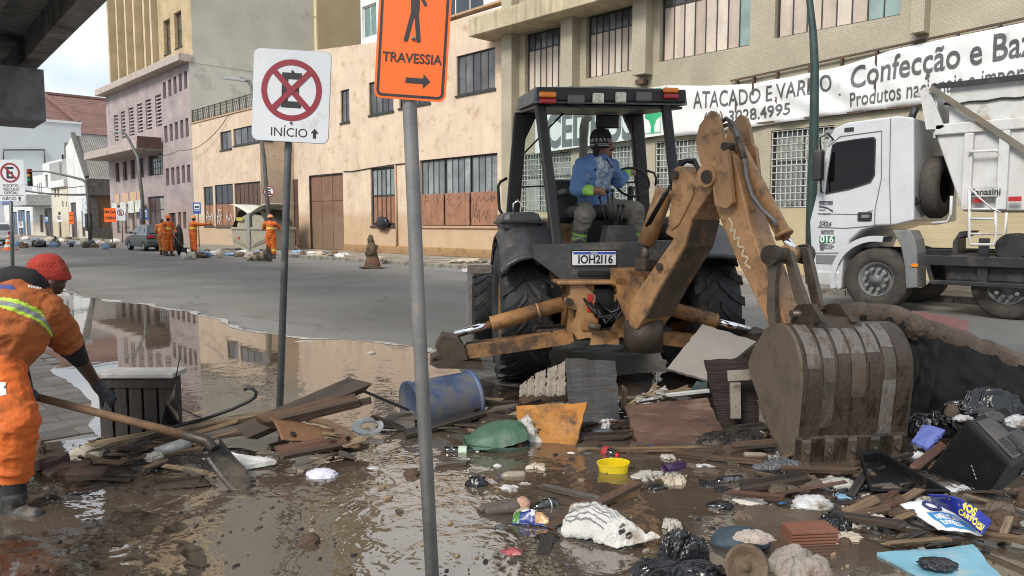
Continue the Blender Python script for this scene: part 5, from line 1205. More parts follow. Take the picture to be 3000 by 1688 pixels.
s0_,s1_ = tp([(290,1136),(402,1186)]); T('step',MB().bbox(-.006,.1,s1_[0],s0_[0],s1_[1],s0_[1],.02),tgrey,cab); s0_,s1_ = tp([(288,1205),(400,1285)]); T('bumper_corner',MB().bbox(-.02,.3,s1_[0] + .02,s0_[0],s1_[1],s0_[1],.05),wp,cab)
T('windscreen',MB().bar((1.2,tp([(300,850)])[0][0] + .02,tp([(300,850)])[0][1]),(1.2,tp([(352,630)])[0][0] + .02,tp([(352,630)])[0][1]),2.1,.02,up=(0,1,0)),glass_t,cab)
T('sun_visor',MB().bbox(.1,2.3,tp([(372,575)])[0][0],tp([(345,600)])[0][0] + .12,tp([(372,600)])[0][1] - .06,tp([(372,575)])[0][1],.03),tgrey,cab)
# front wheel arch and mudguard
wc = tp([(553,1250)])[0]; wr = .56
arch = MB(); n = 16
for i in range(n):
    a0,a1 = R(195) - R(115) * i / n,R(195) - R(115) * (i + 1) / n
    a0,a1 = math.pi - a0,math.pi - a1
    q = [(wc[0] + rr * math.cos(a),wc[1] + rr * math.sin(a)) for rr,a in ((.68,a0),(.68,a1),(.78,a1),(.78,a0))]
    arch.add([(x,a,b) for x in (-.05,.4) for (a,b) in q],[(0,1,2,3),(7,6,5,4),(0,4,5,1),(2,6,7,3)])
T('wheel_arch',arch,wp)
mg = tp([(632,1028),(715,1030),(735,1070),(745,1130),(745,1285),(695,1290),(690,1200),(672,1100)]); bev(T('mudguard',MB().prism(mg,-.03,.45,'x'),tgrey),.02)
T('orange_marker',MB().bbox(-.05,-.03,tp([(750,1180)])[0][0],tp([(720,1180)])[0][0],tp([(720,1193)])[0][1],tp([(720,1178)])[0][1],.008),amber)
def road_wheel(yc,x,r,hub=True,nm='wheel'):
    m4 = Matrix.Translation((x,yc,r)); t_ = MB(); h = .15
    t_.lathe([(r * .52,-h * .5),(r * .56,-h),(r * .72,-h * 1.06),(r * .9,-h),(r * .97,-h * .85),(r,-h * .6),(r,h),(r * .9,h * 1.05),(r * .52,h * .9)],44,M4=m4,axis='x')
    for k in range(3): t_.lathe([(r * 1.002,-h * .5 + k * h * .5),(r * .985,-h * .46 + k * h * .5),(r * 1.002,-h * .42 + k * h * .5)],44,M4=m4,axis='x')
    o = T(nm,t_,M('dusty_tyre',(.055,.046,.038),.85,var=.25,scale=4,bump=.2,dirt=(.03,.028,.026),damt=.4,dscale=5))
    if hub:
        rm = MB(); rm.lathe([(.001,-h * 1.0),(r * .13,-h * 1.0),(r * .16,-h * .6),(r * .3,-h * .55),(r * .36,-h * .2),(r * .47,-h * .25),(r * .535,-h * .95),(r * .55,-h * .9),(r * .53,-h * .5)],36,M4=m4,axis='x')
        ro_ = T('rim',rm,tgrey,o)
        for k in range(10):
            a = k * math.pi / 5; c = m4 @ Vector((-h * .5,r * .33 * math.cos(a),r * .33 * math.sin(a)))
            T('wheel_nut',MB().tube([c,c + Vector((-.11,0,0))],[.034,.03],10),M('nut_cover',(.20,.195,.18),.6),ro_)
    return o
road_wheel(wc[0],.18,wr)
rc_ = tp([(1070,1330)],.35)[0]; road_wheel(rc_[0] - .25,.4,.53); road_wheel(rc_[0] - 1.65,.4,.53)
road_wheel(wc[0],2.2,wr,False); road_wheel(rc_[0] - .25,2.0,.53,False); road_wheel(rc_[0] - 1.65,2.0,.53,False)
# chassis, guards
yb_ = -7.0
T('chassis_rail',MB().bbox(.75,.9,yb_,.8,.85,1.1,.01),tblack); T('chassis_rail',MB().bbox(1.5,1.65,yb_,.8,.85,1.1,.01),tblack)
g0,g1 = tp([(770,1140),(1220,1185)]); T('side_guard',MB().bbox(-.03,.03,yb_ + 2,g0[0],g1[1] - .05,g0[1],.01),tblack)
g2,g3 = tp([(800,1252),(1220,1300)]); T('side_guard',MB().bbox(-.03,.03,yb_ + 2,g2[0],g3[1] + .03,g2[1] + .01,.01),tblack)
T('guard_post',MB().bar((0,g0[0] - .03,g0[1]),(0,g2[0] - .04,g3[1] + .05),.05,.06,up=(0,1,0)),tblack)
T('guard_post',MB().bbox(.032,.08,g0[0] - .95,g0[0] - .8,g3[1],g0[1] + .3,.01),tblack)
T('fuel_tank',MB().bbox(.1,.7,-2.6,-.9,.55,1.05,.08),tblack)
aw = tp([(900,1140),(905,1080),(935,1035),(985,1030),(975,1050),(925,1065),(925,1140)],.15); T('rear_mudguard',MB().prism(aw,.12,.6,'x'),tblack)
ac = tp([(1165,1105)],.1)[0]; T('air_tank',MB().tube([(.05,ac[0],ac[1]),(.6,ac[0],ac[1])],.22,18),tblack)
# spare wheel and snorkel behind the cab
spc = tp([(815,835)],.35)[0]
sp_ = MB(); m4 = Matrix.Translation((.55,spc[0],spc[1])) @ Matrix.Rotation(R(90),4,'Z'); rS = .54
sp_.lathe([(rS * .5,-.12),(rS * .6,-.14),(rS * .93,-.13),(rS,-.08),(rS,.08),(rS * .93,.13),(rS * .6,.14),(rS * .5,.12)],40,M4=m4,axis='x'); T('spare_wheel',sp_,M('dusty_tyre',(.085,.072,.06)))
sn = tp([(740,480),(722,520),(712,620),(708,760),(716,870),(742,915)],.12); T('air_intake_hose',MB().tube([(.1,a,b) for a,b in sn],.06,10),tblack)
T('spare_bracket',MB().tube([(.1,*tp([(800,998)])[0]),(.1,*tp([(870,990)])[0]),(.1,*tp([(885,960)])[0]),(.1,*tp([(888,875)])[0])],.025,8),wdirty)
# dump body
bo = tp([(830,612),(945,945),(1000,952),(1225,940)]); top = tp([(830,590),(1225,545)])
zb,zt_ = bo[1][1],top[0][1]
bp = [(bo[0][0],zt_),(bo[0][0],zt_ - .1),(bo[1][0],zb),(yb_,zb),(yb_ - .3,zt_)]
dump = bev(T('dump_body',MB().prism(bp,0.0,2.42,'x'),wdirty),.03)
T('top_rail',MB().bbox(-.06,.06,yb_ - .2,bo[0][0] + .02,zt_ - .06,zt_ + .12,.02),wdirty,dump)
ex_ = tp([(850,585),(862,470)]); T('extension_board',MB().bbox(.02,.08,yb_,ex_[0][0] - .1,zt_ + .125,zt_ + .75,.01),wdirty,dump)
hb = tp([(758,408),(797,390),(868,568),(850,578),(788,580)]); T('headboard',MB().prism(hb,-.06,-.02,'x'),wdirty,dump); T('headboard_front',MB().bbox(-.02,2.44,hb[1][0] - .14,hb[1][0] - .1,zt_ - .1,hb[1][1] - .1,.01),wdirty,dump)
T('cab_guard',MB().bbox(-.02,2.44,hb[1][0] - .1,hb[0][0] + .05,hb[0][1] - .09,hb[0][1] - .02,.01),wdirty,dump)
for (x0,x1) in ((960,985),(1115,1145)):
    a,b = tp([(x0,620),(x1,935)]); T('body_rib',MB().bbox(-.1,-.001,b[0] if b[0] < a[0] else a[0],max(a[0],b[0]),zb + .02,zt_ - .07,.015),wdirty,dump)
for k in range(4): y = tp([(1145,700)])[0][0] - 1.0 - k * .95; T('body_rib',MB().bbox(-.1,-.001,y - .1,y,zb + .02,zt_ - .07,.015),wdirty,dump)
tarp = M('black_tarpaulin',(.016,.016,.018),.6,var=.3,bump=.4,bscale=12)
ty_ = tp([(820,430)])[0]
T('tarpaulin',MB().sheet(lambda u,v: (-.02 + 2.3 * v,ty_[0] - .15 - u * 3.6,ty_[1] + .0 - .3 * math.sin(v * math.pi) * 0 + .10 * mnoise.noise(Vector((u * 9,v * 7,1))) - .14 * math.exp(-v * 8)),40,16,thick=.02),tarp,dump)
d0,d1 = tp([(805,393),(1225,668)],-.08); T('tarp_bow',MB().bar((-.1,d0[0],d0[1]),(-.1,d1[0] - .2,d1[1] - .17),.03,.09),M('bow_steel',(.17,.15,.12),.5,metal=.4,dirt=(.2,.12,.06),damt=.4),dump)
T('tarp_bar',MB().bar((-.05,d0[0],d0[1] + .02),(-.05,d0[0] - 3.5,d0[1] - .02),.05,.08),tblack,dump)
# maker's plate, ladder, reflectors
p0,p1 = tp([(1000,834),(1108,880)]); mp_ = T('maker_plate',MB().bbox(-.125,-.101,p1[0],p0[0],p1[1],p0[1],.008),M('plate_grey',(.42,.42,.40),.6),dump)
T('maker_lettering',text_mb('Ganasini',(p0[1] - p1[1]) * .82,bold=.02,width=.92).tr(frame4((-.1265,(p0[0] + p1[0]) / 2,(p0[1] + p1[1]) / 2 - .01),(0,-1,0),(0,0,1))),ink,mp_)
redr = M('red_reflector',(.42,.02,.02))
for (a,b,c,d) in ((1005,888,1050,906),(1160,880,1216,900)):
    q0,q1 = tp([(a,b),(c,d)]); T('reflector',MB().box(-.13,-.102,q1[0],q0[0],q1[1],q0[1]),redr,dump)
lad = MB(); rail = [(-.16,*q) for q in tp([(990,835),(988,1060),(995,1092),(1098,1092),(1106,1060),(1105,930)])]; lad.tube(rail,.022,8)
for yy in (935,978,1045): a,b = tp([(992,yy),(1104,yy)]); lad.tube([(-.16,*a),(-.16,*b)],.02,8)
T('ladder',lad,wdirty,dump)
T('ladder_brace',MB().tube([(-.14,*q) for q in tp([(1108,1045),(1148,1043),(1152,950)])],.02,8),wdirty,dump)
T('grab_step',MB().tube([(-.14,*q) for q in tp([(988,688),(990,680),(1110,675),(1112,684)])],.02,8),wdirty,dump)
T('tie_strap',MB().tube([(-.18,*q) for q in tp([(992,840),(1040,890),(1095,935),(1130,950)])],.012,6),wdirty,dump)
# lettering on the door
navy = M('decal_navy',(.02,.03,.06),.4,bump=0); dgr = M('decal_grey',(.10,.105,.11),.4,bump=0); grn = M('decal_green',(.02,.16,.06),.4,bump=0)
def door_text(body,x,y,h,mat,width=1.0,bold=0.0,shear=0.0,align='LEFT',fit=None):
    q = tp([(x,y)])[0]; mb = text_mb(body,h,align,bold,width,shear)
    if fit:
        xs_ = [v[0] for v in mb.v]; k = fit / (max(xs_) - min(xs_)); mb.v = [(v[0] * k,v[1],v[2]) for v in mb.v]
    return T('door_lettering',mb.tr(frame4((-.0045,q[0],q[1]),(0,-1,0),(0,0,1))),mat,cab)
span = abs(tp([(303,910)])[0][0] - tp([(366,910)])[0][0])
door_text('TRANSCATARINA',304,911,.085,navy,bold=.02,fit=span)
sw_ = tp([(304,899),(366,899),(366,903),(304,903)]); T('door_stripe',MB().prism(sw_,-.006,.002,'x'),navy,cab)
sw_ = tp([(304,920),(335,924),(366,940),(366,950),(345,934),(304,926)]); T('door_stripe',MB().prism(sw_,-.006,.002,'x'),navy,cab)
door_text('TERRAPLENAGEM',304,940,.04,dgr,fit=span * .45); door_text('51 3062 2244',304,957,.05,dgr,bold=.02,fit=span * .85)
door_text('ATEGO',308,991,.05,dgr,fit=span * .5); door_text('2426',303,1003,.11,dgr,bold=.03,shear=.2,fit=span * .92)
door_text('EQUIPE DE LIMPEZA',313,1031,.045,dgr,fit=span * .95); door_text('EMERGENCIAL',313,1041,.075,dgr,bold=.02,fit=span * .92)
q0,q1 = tp([(307,1055),(374,1086)]); T('number_panel',MB().box(-.008,.002,q1[0],q0[0],q1[1],q0[1]),grn,cab)
T('panel_number',text_mb('016',.17,bold=.02).tr(frame4((-.0095,(q0[0] + q1[0]) / 2,(q0[1] + q1[1]) / 2),(0,-1,0),(0,0,1))),plw,cab)
door_text('PREFEITURA DE',325,1094,.035,dgr,fit=span * .6); door_text('PORTO ALEGRE',325,1102,.05,dgr,bold=.02,fit=span * .72); door_text('SERVIÇOS URBANOS',325,1111,.03,dgr,fit=span * .6)
q = tp([(318,1101)])[0]; T('city_crest',MB().prism([(q[0] - .03,q[1] - .08),(q[0] + .03,q[1] - .08),(q[0] + .045,q[1] - .02),(q[0] + .045,q[1] + .07),(q[0],q[1] + .095),(q[0] - .045,q[1] + .07),(q[0] - .045,q[1] - .02)],-.006,.002,'x'),dgr,cab)
# ================================================================= signs, banners, lamps
galv = M('galvanised_pole',(.21,.21,.205),.5,metal=.45,var=.22,scale=6,bump=.08,dirt=(.20,.16,.12),damt=.35,dscale=6)
galv_d = M('dull_pole',(.13,.14,.145),.5,metal=.45,var=.25,scale=6,bump=.1,dirt=(.2,.17,.14),damt=.35,dscale=7)
sign_w = M('sign_white',(.60,.62,.65),.35,var=.06,scale=2,bump=.02,dirt=(.45,.46,.47),damt=.25,dscale=5)
sign_red = M('sign_red',(.24,.018,.03),.4,var=.08,bump=.02); sign_blk = M('sign_black',(.015,.015,.017),.45,bump=.02); sign_back = M('sign_alu',(.3,.3,.3),.5,metal=.6)
sign_or = M('sign_orange',(.80,.12,.006),.4,var=.05,bump=.1,bscale=150)
def c3(p,D):
    d = ray(*p); f = Vector((CF.x,CF.y,0)).normalized(); return CO + d * (D / d.dot(f))
def rounded(x0,x1,y0,y1,r,n=5):
    pts = []
    for (cx,cy,a0) in ((x1 - r,y1 - r,0),(x0 + r,y1 - r,90),(x0 + r,y0 + r,180),(x1 - r,y0 + r,270)):
        for i in range(n + 1): a = R(a0 + 90 * i / n); pts.append((cx + r * math.cos(a),cy + r * math.sin(a)))
    return pts
def annulus(r0,r1,n=40,a0=0,a1=360,z=0):
    mb = MB()
    for i in range(n):
        a,b = R(a0 + (a1 - a0) * i / n),R(a0 + (a1 - a0) * (i + 1) / n)
        mb.add([(r * math.cos(t),r * math.sin(t),zz) for zz in (z,z + .001) for (r,t) in ((r0,a),(r1,a),(r1,b),(r0,b))],[(3,2,1,0),(4,5,6,7),(1,2,6,5),(0,4,7,3)])
    return mb
def flat(pts,z0,z1): return MB().prism(pts,z0,z1,'z')
def bar2(x0,y0,x1,y1,w_,z):
    d = Vector((x1 - x0,y1 - y0)).normalized(); n = Vector((-d.y,d.x)) * w_ / 2
    return flat([(x0 + n.x,y0 + n.y),(x0 - n.x,y0 - n.y),(x1 - n.x,y1 - n.y),(x1 + n.x,y1 + n.y)],z,z + .001)
def letterE(h,w_,st,z):
    return flat([(-w_ / 2,-h / 2),(w_ / 2,-h / 2),(w_ / 2,-h / 2 + st),(-w_ / 2 + st,-h / 2 + st),(-w_ / 2 + st,-st / 2),(w_ * .38,-st / 2),(w_ * .38,st / 2),(-w_ / 2 + st,st / 2),(-w_ / 2 + st,h / 2 - st),(w_ / 2,h / 2 - st),(w_ / 2,h / 2),(-w_ / 2,h / 2)],z,z + .001)
def up_arrow(cx,cy,s,z): return flat([(cx - s * .16,cy - s * .5),(cx + s * .16,cy - s * .5),(cx + s * .16,cy + .02 * s),(cx + s * .42,cy + .02 * s),(cx,cy + s * .5),(cx - s * .42,cy + .02 * s),(cx - s * .16,cy + .02 * s)],z,z + .001)
# -- no-parking sign on its pole in the puddle
D1 = (G(818,1208) - CO).dot(Vector((CF.x,CF.y,0)).normalized())
base = G(818,1212); top = c3(z2(282,300),D1 - .03)
ns = thing('no_parking_sign','white no-parking sign with crossed red circle reading INÍCIO in the puddle','sign',base)
obj('pole',MB().tube([(base.x,base.y,-.05),c3(z2(262,760),D1),top],.0285,16),galv_d,ns,world=True)
TL,TR,BL,BR = [c3(z2(*p),D1 - .085) for p in ((76,252),(484,280),(72,742),(478,762))]
cn = (TL + TR + BL + BR) / 4; ux = ((TR - TL) + (BR - BL)).normalized(); uy = ((TL - BL) + (TR - BR)).normalized()
fr = frame4(cn,ux,uy); hw,hh = ((TR - TL).length + (BR - BL).length) / 4,((TL - BL).length + (TR - BR).length) / 4
pn = obj('panel',flat(rounded(-hw,hw,-hh,hh,.05),-.004,0).tr(fr),sign_w,ns,world=True)
obj('panel_edge',flat(rounded(-hw - .004,hw + .004,-hh - .004,hh + .004,.054),-.006,-.0042).tr(fr),sign_back,pn,world=True)
u = 2 * hw / 408.0      # one unit of the traced drawing
cc_ = (1 * u,30 * u)
off = Matrix.Translation((cc_[0],cc_[1],0))
obj('letter',letterE(183 * u,105 * u,34 * u,.001).tr(fr @ off),sign_blk,pn,world=True)
obj('red_ring',annulus(131 * u,161 * u,z=.0022).tr(fr @ off),sign_red,pn,world=True)
for s_ in (1,-1): obj('red_bar',bar2(-96 * u,-98 * u * s_,96 * u,98 * u * s_,30 * u,.0036 + .0012 * s_).tr(fr @ off),sign_red,pn,world=True)
obj('lettering',text_mb('INÍCIO',66 * u,depth=.0005).tr(fr @ Matrix.Translation((-6 * u,-193 * u,.0015))),sign_blk,pn,world=True)
obj('arrow',up_arrow(131 * u,-190 * u,52 * u,.001).tr(fr),sign_blk,pn,world=True)
for (x_,y_) in ((4 * u,128 * u),(4 * u,-140 * u)): obj('bolt',MB().blob((0,0,0),.011,2,0).tr(fr @ Matrix.Translation((x_,y_,.006))),galv_d,pn,world=True)
# -- orange crossing sign, nearest the camera
D2 = 3.05
pb_,pt_ = c3((1270,1750),D2),c3(z2(905,-160),D2 + .0)
os_ = thing('crossing_sign','orange TRAVESSIA crossing sign with walking figure on a bare steel pole','sign',(pb_.x,pb_.y,0))
obj('pole',MB().tube([pb_ + (pb_ - pt_).normalized() * .06,c3((1225,900),D2),c3(z2(905,540),D2),pt_],.0292,18),galv,os_,world=True)
TLo,TRo,BLo,BRo = [c3(z2(*p),D2 - .035) for p in ((722,-190),(1108,-190),(748,518),(1128,545))]
TLo = BLo + (TLo - BLo); ux = (BRo - BLo).normalized(); uy = (c3(z2(1113,0),D2 - .035) - BRo).normalized()
hw = (BRo - BLo).length / 2; uo = 2 * hw / 381.0; hh = 360 * uo
fr = frame4((BLo + BRo) / 2 + uy * hh,ux,uy)
pn = obj('panel',flat(rounded(-hw,hw,-hh,hh,.028),-.003,0).tr(fr),sign_or,os_,world=True)
bd = MB(); ro1,ro2 = rounded(-hw + 12 * uo,hw - 12 * uo,-hh + 12 * uo,hh - 12 * uo,.022),rounded(-hw + 26 * uo,hw - 26 * uo,-hh + 26 * uo,hh - 26 * uo,.014)
for i in range(len(ro1)): j = (i + 1) % len(ro1); bd.add([(*ro1[i],.001),(*ro1[j],.001),(*ro2[j],.001),(*ro2[i],.001)],[(0,1,2,3)])
obj('border',bd.tr(fr),sign_blk,pn,world=True)
def oz(x,y): return ((x - 938) * uo,(y - 530) * uo + hh * 0)   # traced offsets from the bottom centre of the panel
def ob(x,y): return ((x - 937) * uo - 0,-hh + (532 - y) * uo)
obj('lettering',text_mb('TRAVESSIA',70 * uo,bold=.016,depth=.0005,width=.93).tr(fr @ Matrix.Translation((*ob(938,318),.0015))),sign_blk,pn,world=True)
ax_,ay_ = ob(975,430)
obj('arrow',flat([(ax_ - 65 * uo,ay_ - 14 * uo),(ax_ + 28 * uo,ay_ - 14 * uo),(ax_ + 28 * uo,ay_ - 38 * uo),(ax_ + 66 * uo,ay_),(ax_ + 28 * uo,ay_ + 38 * uo),(ax_ + 28 * uo,ay_ + 14 * uo),(ax_ - 65 * uo,ay_ + 14 * uo)],.001,.002).tr(fr),sign_blk,pn,world=True)
fig = MB()
def limb(a,b,w_,z): p,q = ob(*a),ob(*b); fig.bm(_cap(p,q,w_ * uo / 2,z))
def _cap(p,q,r,z):
    bm = bmesh.new(); d = Vector((q[0] - p[0],q[1] - p[1])); a = math.atan2(d.y,d.x); vs = []
    for k in range(9): t = a + math.pi / 2 + math.pi * k / 8; vs.append(bm.verts.new((p[0] + r * math.cos(t),p[1] + r * math.sin(t),z)))
    for k in range(9): t = a - math.pi / 2 + math.pi * k / 8; vs.append(bm.verts.new((q[0] + r * math.cos(t),q[1] + r * math.sin(t),z)))
    bm.faces.new(vs); return bm
for k,(a,b,w_) in enumerate((((935,60),(900,222),24),((945,60),(966,222),24),((937,-50),(940,70),46),((945,-40),(992,36),18),((930,-45),(868,-2),18),((868,-2),(850,10),16))): limb(a,b,w_,.001 + k * .0002)
p_ = ob(930,-105); fig.add([(p_[0] + 30 * uo * math.cos(t),p_[1] + 30 * uo * math.sin(t),.001) for t in [2 * math.pi * i / 24 for i in range(24)]],[tuple(range(24))])
obj('walking_figure',fig.tr(fr),sign_blk,pn,world=True)
obj('bolt',MB().blob((0,0,0),.008,2,0).tr(fr @ Matrix.Translation((*ob(938,213),.004))),galv,pn,world=True)
# -- further sign, left edge
D3 = 15.5
pb_ = c3(z5(50,175),D3); s3_ = thing('official_vehicles_sign','white no-parking sign reading EXCETO VEÍCULO OFICIAL, at the left edge','sign',(pb_.x,pb_.y,0))
obj('pole',MB().tube([(pb_.x,pb_.y,-.05),c3((30,490),D3)],.035,12),galv_d,s3_,world=True)
cn = c3((27,529),D3 - .05); ux = CR; uy = Vector((0,0,1)); u3 = D3 / FPX * .2485; hw,hh = 178 * u3,240 * u3; fr = frame4(cn,ux,uy)
pn = obj('panel',flat(rounded(-hw,hw,-hh,hh,.06),-.004,0).tr(fr),sign_w,s3_,world=True)
cxx = 15 * u3; m_ = fr @ Matrix.Translation((cxx,90 * u3,0))
obj('letter',letterE(135 * u3,85 * u3,26 * u3,.001).tr(m_),sign_blk,pn,world=True); obj('red_ring',annulus(92 * u3,114 * u3,z=.0022).tr(m_),sign_red,pn,world=True); obj('red_bar',bar2(-66 * u3,68 * u3,66 * u3,-68 * u3,22 * u3,.0036).tr(m_),sign_red,pn,world=True)
for tx,yy,sz in (('EXCETO',-62,46),('VEÍCULO',-103,46),('OFICIAL',-144,46),('INÍCIO',-212,54)):
    obj('lettering',text_mb(tx,sz * u3,bold=.015,depth=.0005).tr(fr @ Matrix.Translation((cxx - (25 * u3 if tx == 'INÍCIO' else 0),yy * u3,.0015))),sign_blk,pn,world=True)
obj('divider',flat([(-hw,-178 * u3),(hw - 20 * u3,-178 * u3),(hw - 20 * u3,-173 * u3),(-hw,-173 * u3)],.001,.002).tr(fr),sign_blk,pn,world=True)
obj('arrow',up_arrow(110 * u3,-210 * u3,55 * u3,.001).tr(fr),sign_blk,pn,world=True)
# -- small signs down the street: (kind, traced centre, size, plane X)
def street_sign(name,label,zf,cx,cy,w_,h_,X,mat,foot,deco=None,grp=None,round_=False):
    c = WX(*zf(cx,cy),X); a = WX(*zf(cx + w_ / 2,cy),X); 
    k = (zf(1,0)[0] - zf(0,0)[0]); sc_ = k * (c - CO).length / FPX
    hw,hh = w_ * sc_ / 2,h_ * sc_ / 2
    t_ = thing(name,label,'sign',(c.x,c.y,0),group=grp); fr = frame4(c,CR,(0,0,1))
    if foot: obj('pole',MB().tube([(c.x + .08,c.y + .06,0),(c.x + .08,c.y + .06,c.z + hh * .9)],.035,8),galv_d,t_,world=True)
    else: obj('bracket',MB().tube([(c.x + .02,c.y + .01,c.z),(c.x + .16,c.y + .1,c.z)],.03,6),galv_d,t_,world=True)
    pts = [(hw * math.cos(2 * math.pi * i / 24),hw * math.sin(2 * math.pi * i / 24)) for i in range(24)] if round_ else rounded(-hw,hw,-hh,hh,min(hw,hh) * .12)
    p = obj('panel',flat(pts,-.01,0).tr(fr),mat,t_,world=True)
    if deco: deco(p,fr,hw,hh)
    return t_
def deco_np(p,fr,hw,hh,dy=.25,r=.72):
    m_ = fr @ Matrix.Translation((0,hh * dy if hh > hw else 0,0)); r_ = hw * r
    obj('letter',letterE(r_ * 1.15,r_ * .75,r_ * .24,.004).tr(m_),sign_blk,p,world=True); obj('red_ring',annulus(r_ * .8,r_,24,z=.008).tr(m_),sign_red,p,world=True); obj('red_bar',bar2(-r_ * .6,r_ * .6,r_ * .6,-r_ * .6,r_ * .2,.012).tr(m_),sign_red,p,world=True)
def deco_np_red(p,fr,hw,hh): deco_np(p,fr,hw,hh,0,.98)
sign_blue = M('sign_blue',(.035,.09,.30),.4,var=.1,bump=.02)
def deco_bus(p,fr,hw,hh):
    obj('white_field',flat([(-hw * .7,-hh * .15),(hw * .7,-hh * .15),(hw * .7,hh * .75),(-hw * .7,hh * .75)],.003,.006).tr(fr),sign_w,p,world=True)
    obj('bus_symbol',flat([(-hw * .55,hh * .05),(hw * .55,hh * .05),(hw * .55,hh * .35),(-hw * .55,hh * .35)],.008,.011).tr(fr),sign_blk,p,world=True)
    obj('white_band',flat([(-hw * .8,-hh * .42),(hw * .8,-hh * .42),(hw * .8,-hh * .3),(-hw * .8,-hh * .3)],.003,.006).tr(fr),sign_w,p,world=True)
def deco_txt(lines,sz):
    def f(p,fr,hw,hh):
        for i,l in enumerate(lines): obj('lettering',text_mb(l,sz * hh,bold=.03,depth=.001).tr(fr @ Matrix.Translation((0,hh * (.42 - .84 * i / max(1,len(lines) - 1)) if len(lines) > 1 else 0,.006))),sign_blk,p,world=True)
    return f
street_sign('bus_stop_sign','blue bus stop sign above the pointing worker',z1,1100,1163,40,58,17.2,sign_blue,True,deco_bus)
street_sign('bus_stop_sign','blue bus stop sign beside the grey hatchback',z1,803,1198,42,56,16.9,sign_blue,True,deco_bus)
street_sign('bus_stop_sign','small far blue bus stop sign at the awning shop',b4,549,982,36,66,18.5,sign_blue,True,deco_bus)
street_sign('parking_ban_sign','pale square no-parking sign on a thin pole before the pink building',z1,674,1197,46,62,16.8,sign_w,True,deco_np)
street_sign('parking_ban_sign','small pale no-parking sign beside the narrow cream shop',b4,697,968,56,70,18.6,sign_w,True,deco_np)
street_sign('parking_ban_sign','tilted small no-parking sign before the blue shutters',b4,242,1040,54,60,17.6,sign_w,True,deco_np)
street_sign('parking_ban_roundel','round red-rimmed no-parking sign on the lamp post beyond the waste container',z2,158,1017,60,60,16.75,sign_w,False,deco_np_red,None,True)
street_sign('works_sign','orange end of roadworks sign reading FIM DAS OBRAS',z1,617,1202,62,68,17.0,sign_or,True,deco_txt(['FIM DAS','OBRAS'],.55))
street_sign('works_sign','narrow upright orange roadworks sign further down the street',b4,841,962,42,125,17.5,sign_or,True,deco_txt(['NO','FIM'],.3))
# -- street lamps
lamp_m = M('lamp_post_paint',(.075,.08,.078),.5,metal=.3,var=.2,dirt=(.1,.08,.06),damt=.3)
def lamp(label,X,pts,head,zf,r0=.09,mat=lamp_m):
    P_ = [WX(*zf(*p),X) for p in pts]; b = P_[0]; t_ = thing('street_lamp',label,'street lamp',(b.x,b.y,.13))
    n = len(P_); obj('post',MB().tube(P_,[r0 * (1 - .5 * i / (n - 1)) for i in range(n)],12),mat,t_,world=True)
    if head:
        a,b = [WX(*zf(*p),X) for p in head]; obj('lamp_head',MB().bar(a,b,.3,.12,r=.04),M('lamp_head_grey',(.24,.25,.25),.5),t_,world=True)
    return t_
lamp('leaning street lamp in front of the pink building',16.7,[(806,1335),(795,1120),(770,880),(720,780),(695,742),(672,735)],[(690,742),(622,732)],z1,.13)
lamp('street lamp rising behind the no-parking sign beside the balustrade',16.7,[(172,1345),(150,1050),(133,830),(105,640),(62,450),(40,425),(10,415)],None,z2,.11)
l2 = [o for o in bpy.data.objects if o.name.startswith('street_lamp')][-1]
a,b = WX(*z1(1385,452),16.7),WX(*z1(1258,437),16.7); obj('lamp_head',MB().bar(a,b,.34,.14,r=.04),M('lamp_head_grey',(.24,.25,.25)),l2,world=True)
lamp('tall dark green lamp post crossing the white banner',17.2,[(268,1330),(268,1000),(281,640),(285,300),(278,150),(262,0),(235,-180)],None,z4,.13,M('green_lamp_post',(.03,.055,.052),.4,metal=.3,var=.25,dirt=(.06,.07,.065),damt=.3))
# -- traffic light on a curved mast
tl_b = WX(*b4(1068,1318),14.6)
tl = thing('traffic_light','dark curved mast with traffic light hanging over the far junction','traffic light',(tl_b.x,tl_b.y,0))
mp_ = [WX(*b4(*p),14.6) for p in ((1068,1318),(1055,1000),(1030,640),(1012,545),(975,510),(820,470),(545,412),(350,412))]
obj('mast',MB().tube(mp_,[.13,.12,.1,.1,.09,.08,.07,.06],10),lamp_m,tl,world=True)
e = mp_[-1]; hd = obj('signal_head',MB().bbox(e.x - .2,e.x + .15,e.y - .2,e.y + .2,e.z - 1.25,e.z + .2,.03),black_p,tl,world=True)
for k,cl in enumerate(((.5,.02,.02),(.55,.3,.02),(.04,.3,.1))): obj('lens',MB().blob((e.x - .12,e.y - .21,e.z + .02 - .38 * k),(.13,.03,.13),2,0),M('signal_lens_%d' % k,cl,.3),hd,world=True)
m_ = WX(*b4(1042,960),14.6); obj('pedestrian_head',MB().bbox(m_.x - .18,m_.x + .18,m_.y - .25,m_.y + .25,m_.z - .9,m_.z + .3,.03),black_p,tl,world=True)
# -- overhead wires
def wire(label,pts,r,sag=.5,X=None):
    P_ = []
    for (a,b) in zip(pts[:-1],pts[1:]):
        for i in range(10): t = i / 10; q = a.lerp(b,t); q.z -= sag * 4 * t * (1 - t); P_.append(q)
    P_.append(pts[-1]); return single('overhead_cable',MB().tube(P_,r,5),STEEL,label,'cable')
wire('thick black cable bundle across the far shop fronts',[WX(*b4(300,642),17),WX(*b4(1030,685),17)],.09,.15)
wire('thin black cable above the cable bundle',[WX(*b4(300,566),17.1),WX(*b4(1010,580),17.1)],.035,.3)
wire('slack pale wire from the concrete canopy to the peach wall',[WX(*z1(740,790),FX - 1.5),WX(*z1(1000,838),FX - .6),WX(*z1(1280,640),FX - .1)],.022,.7)

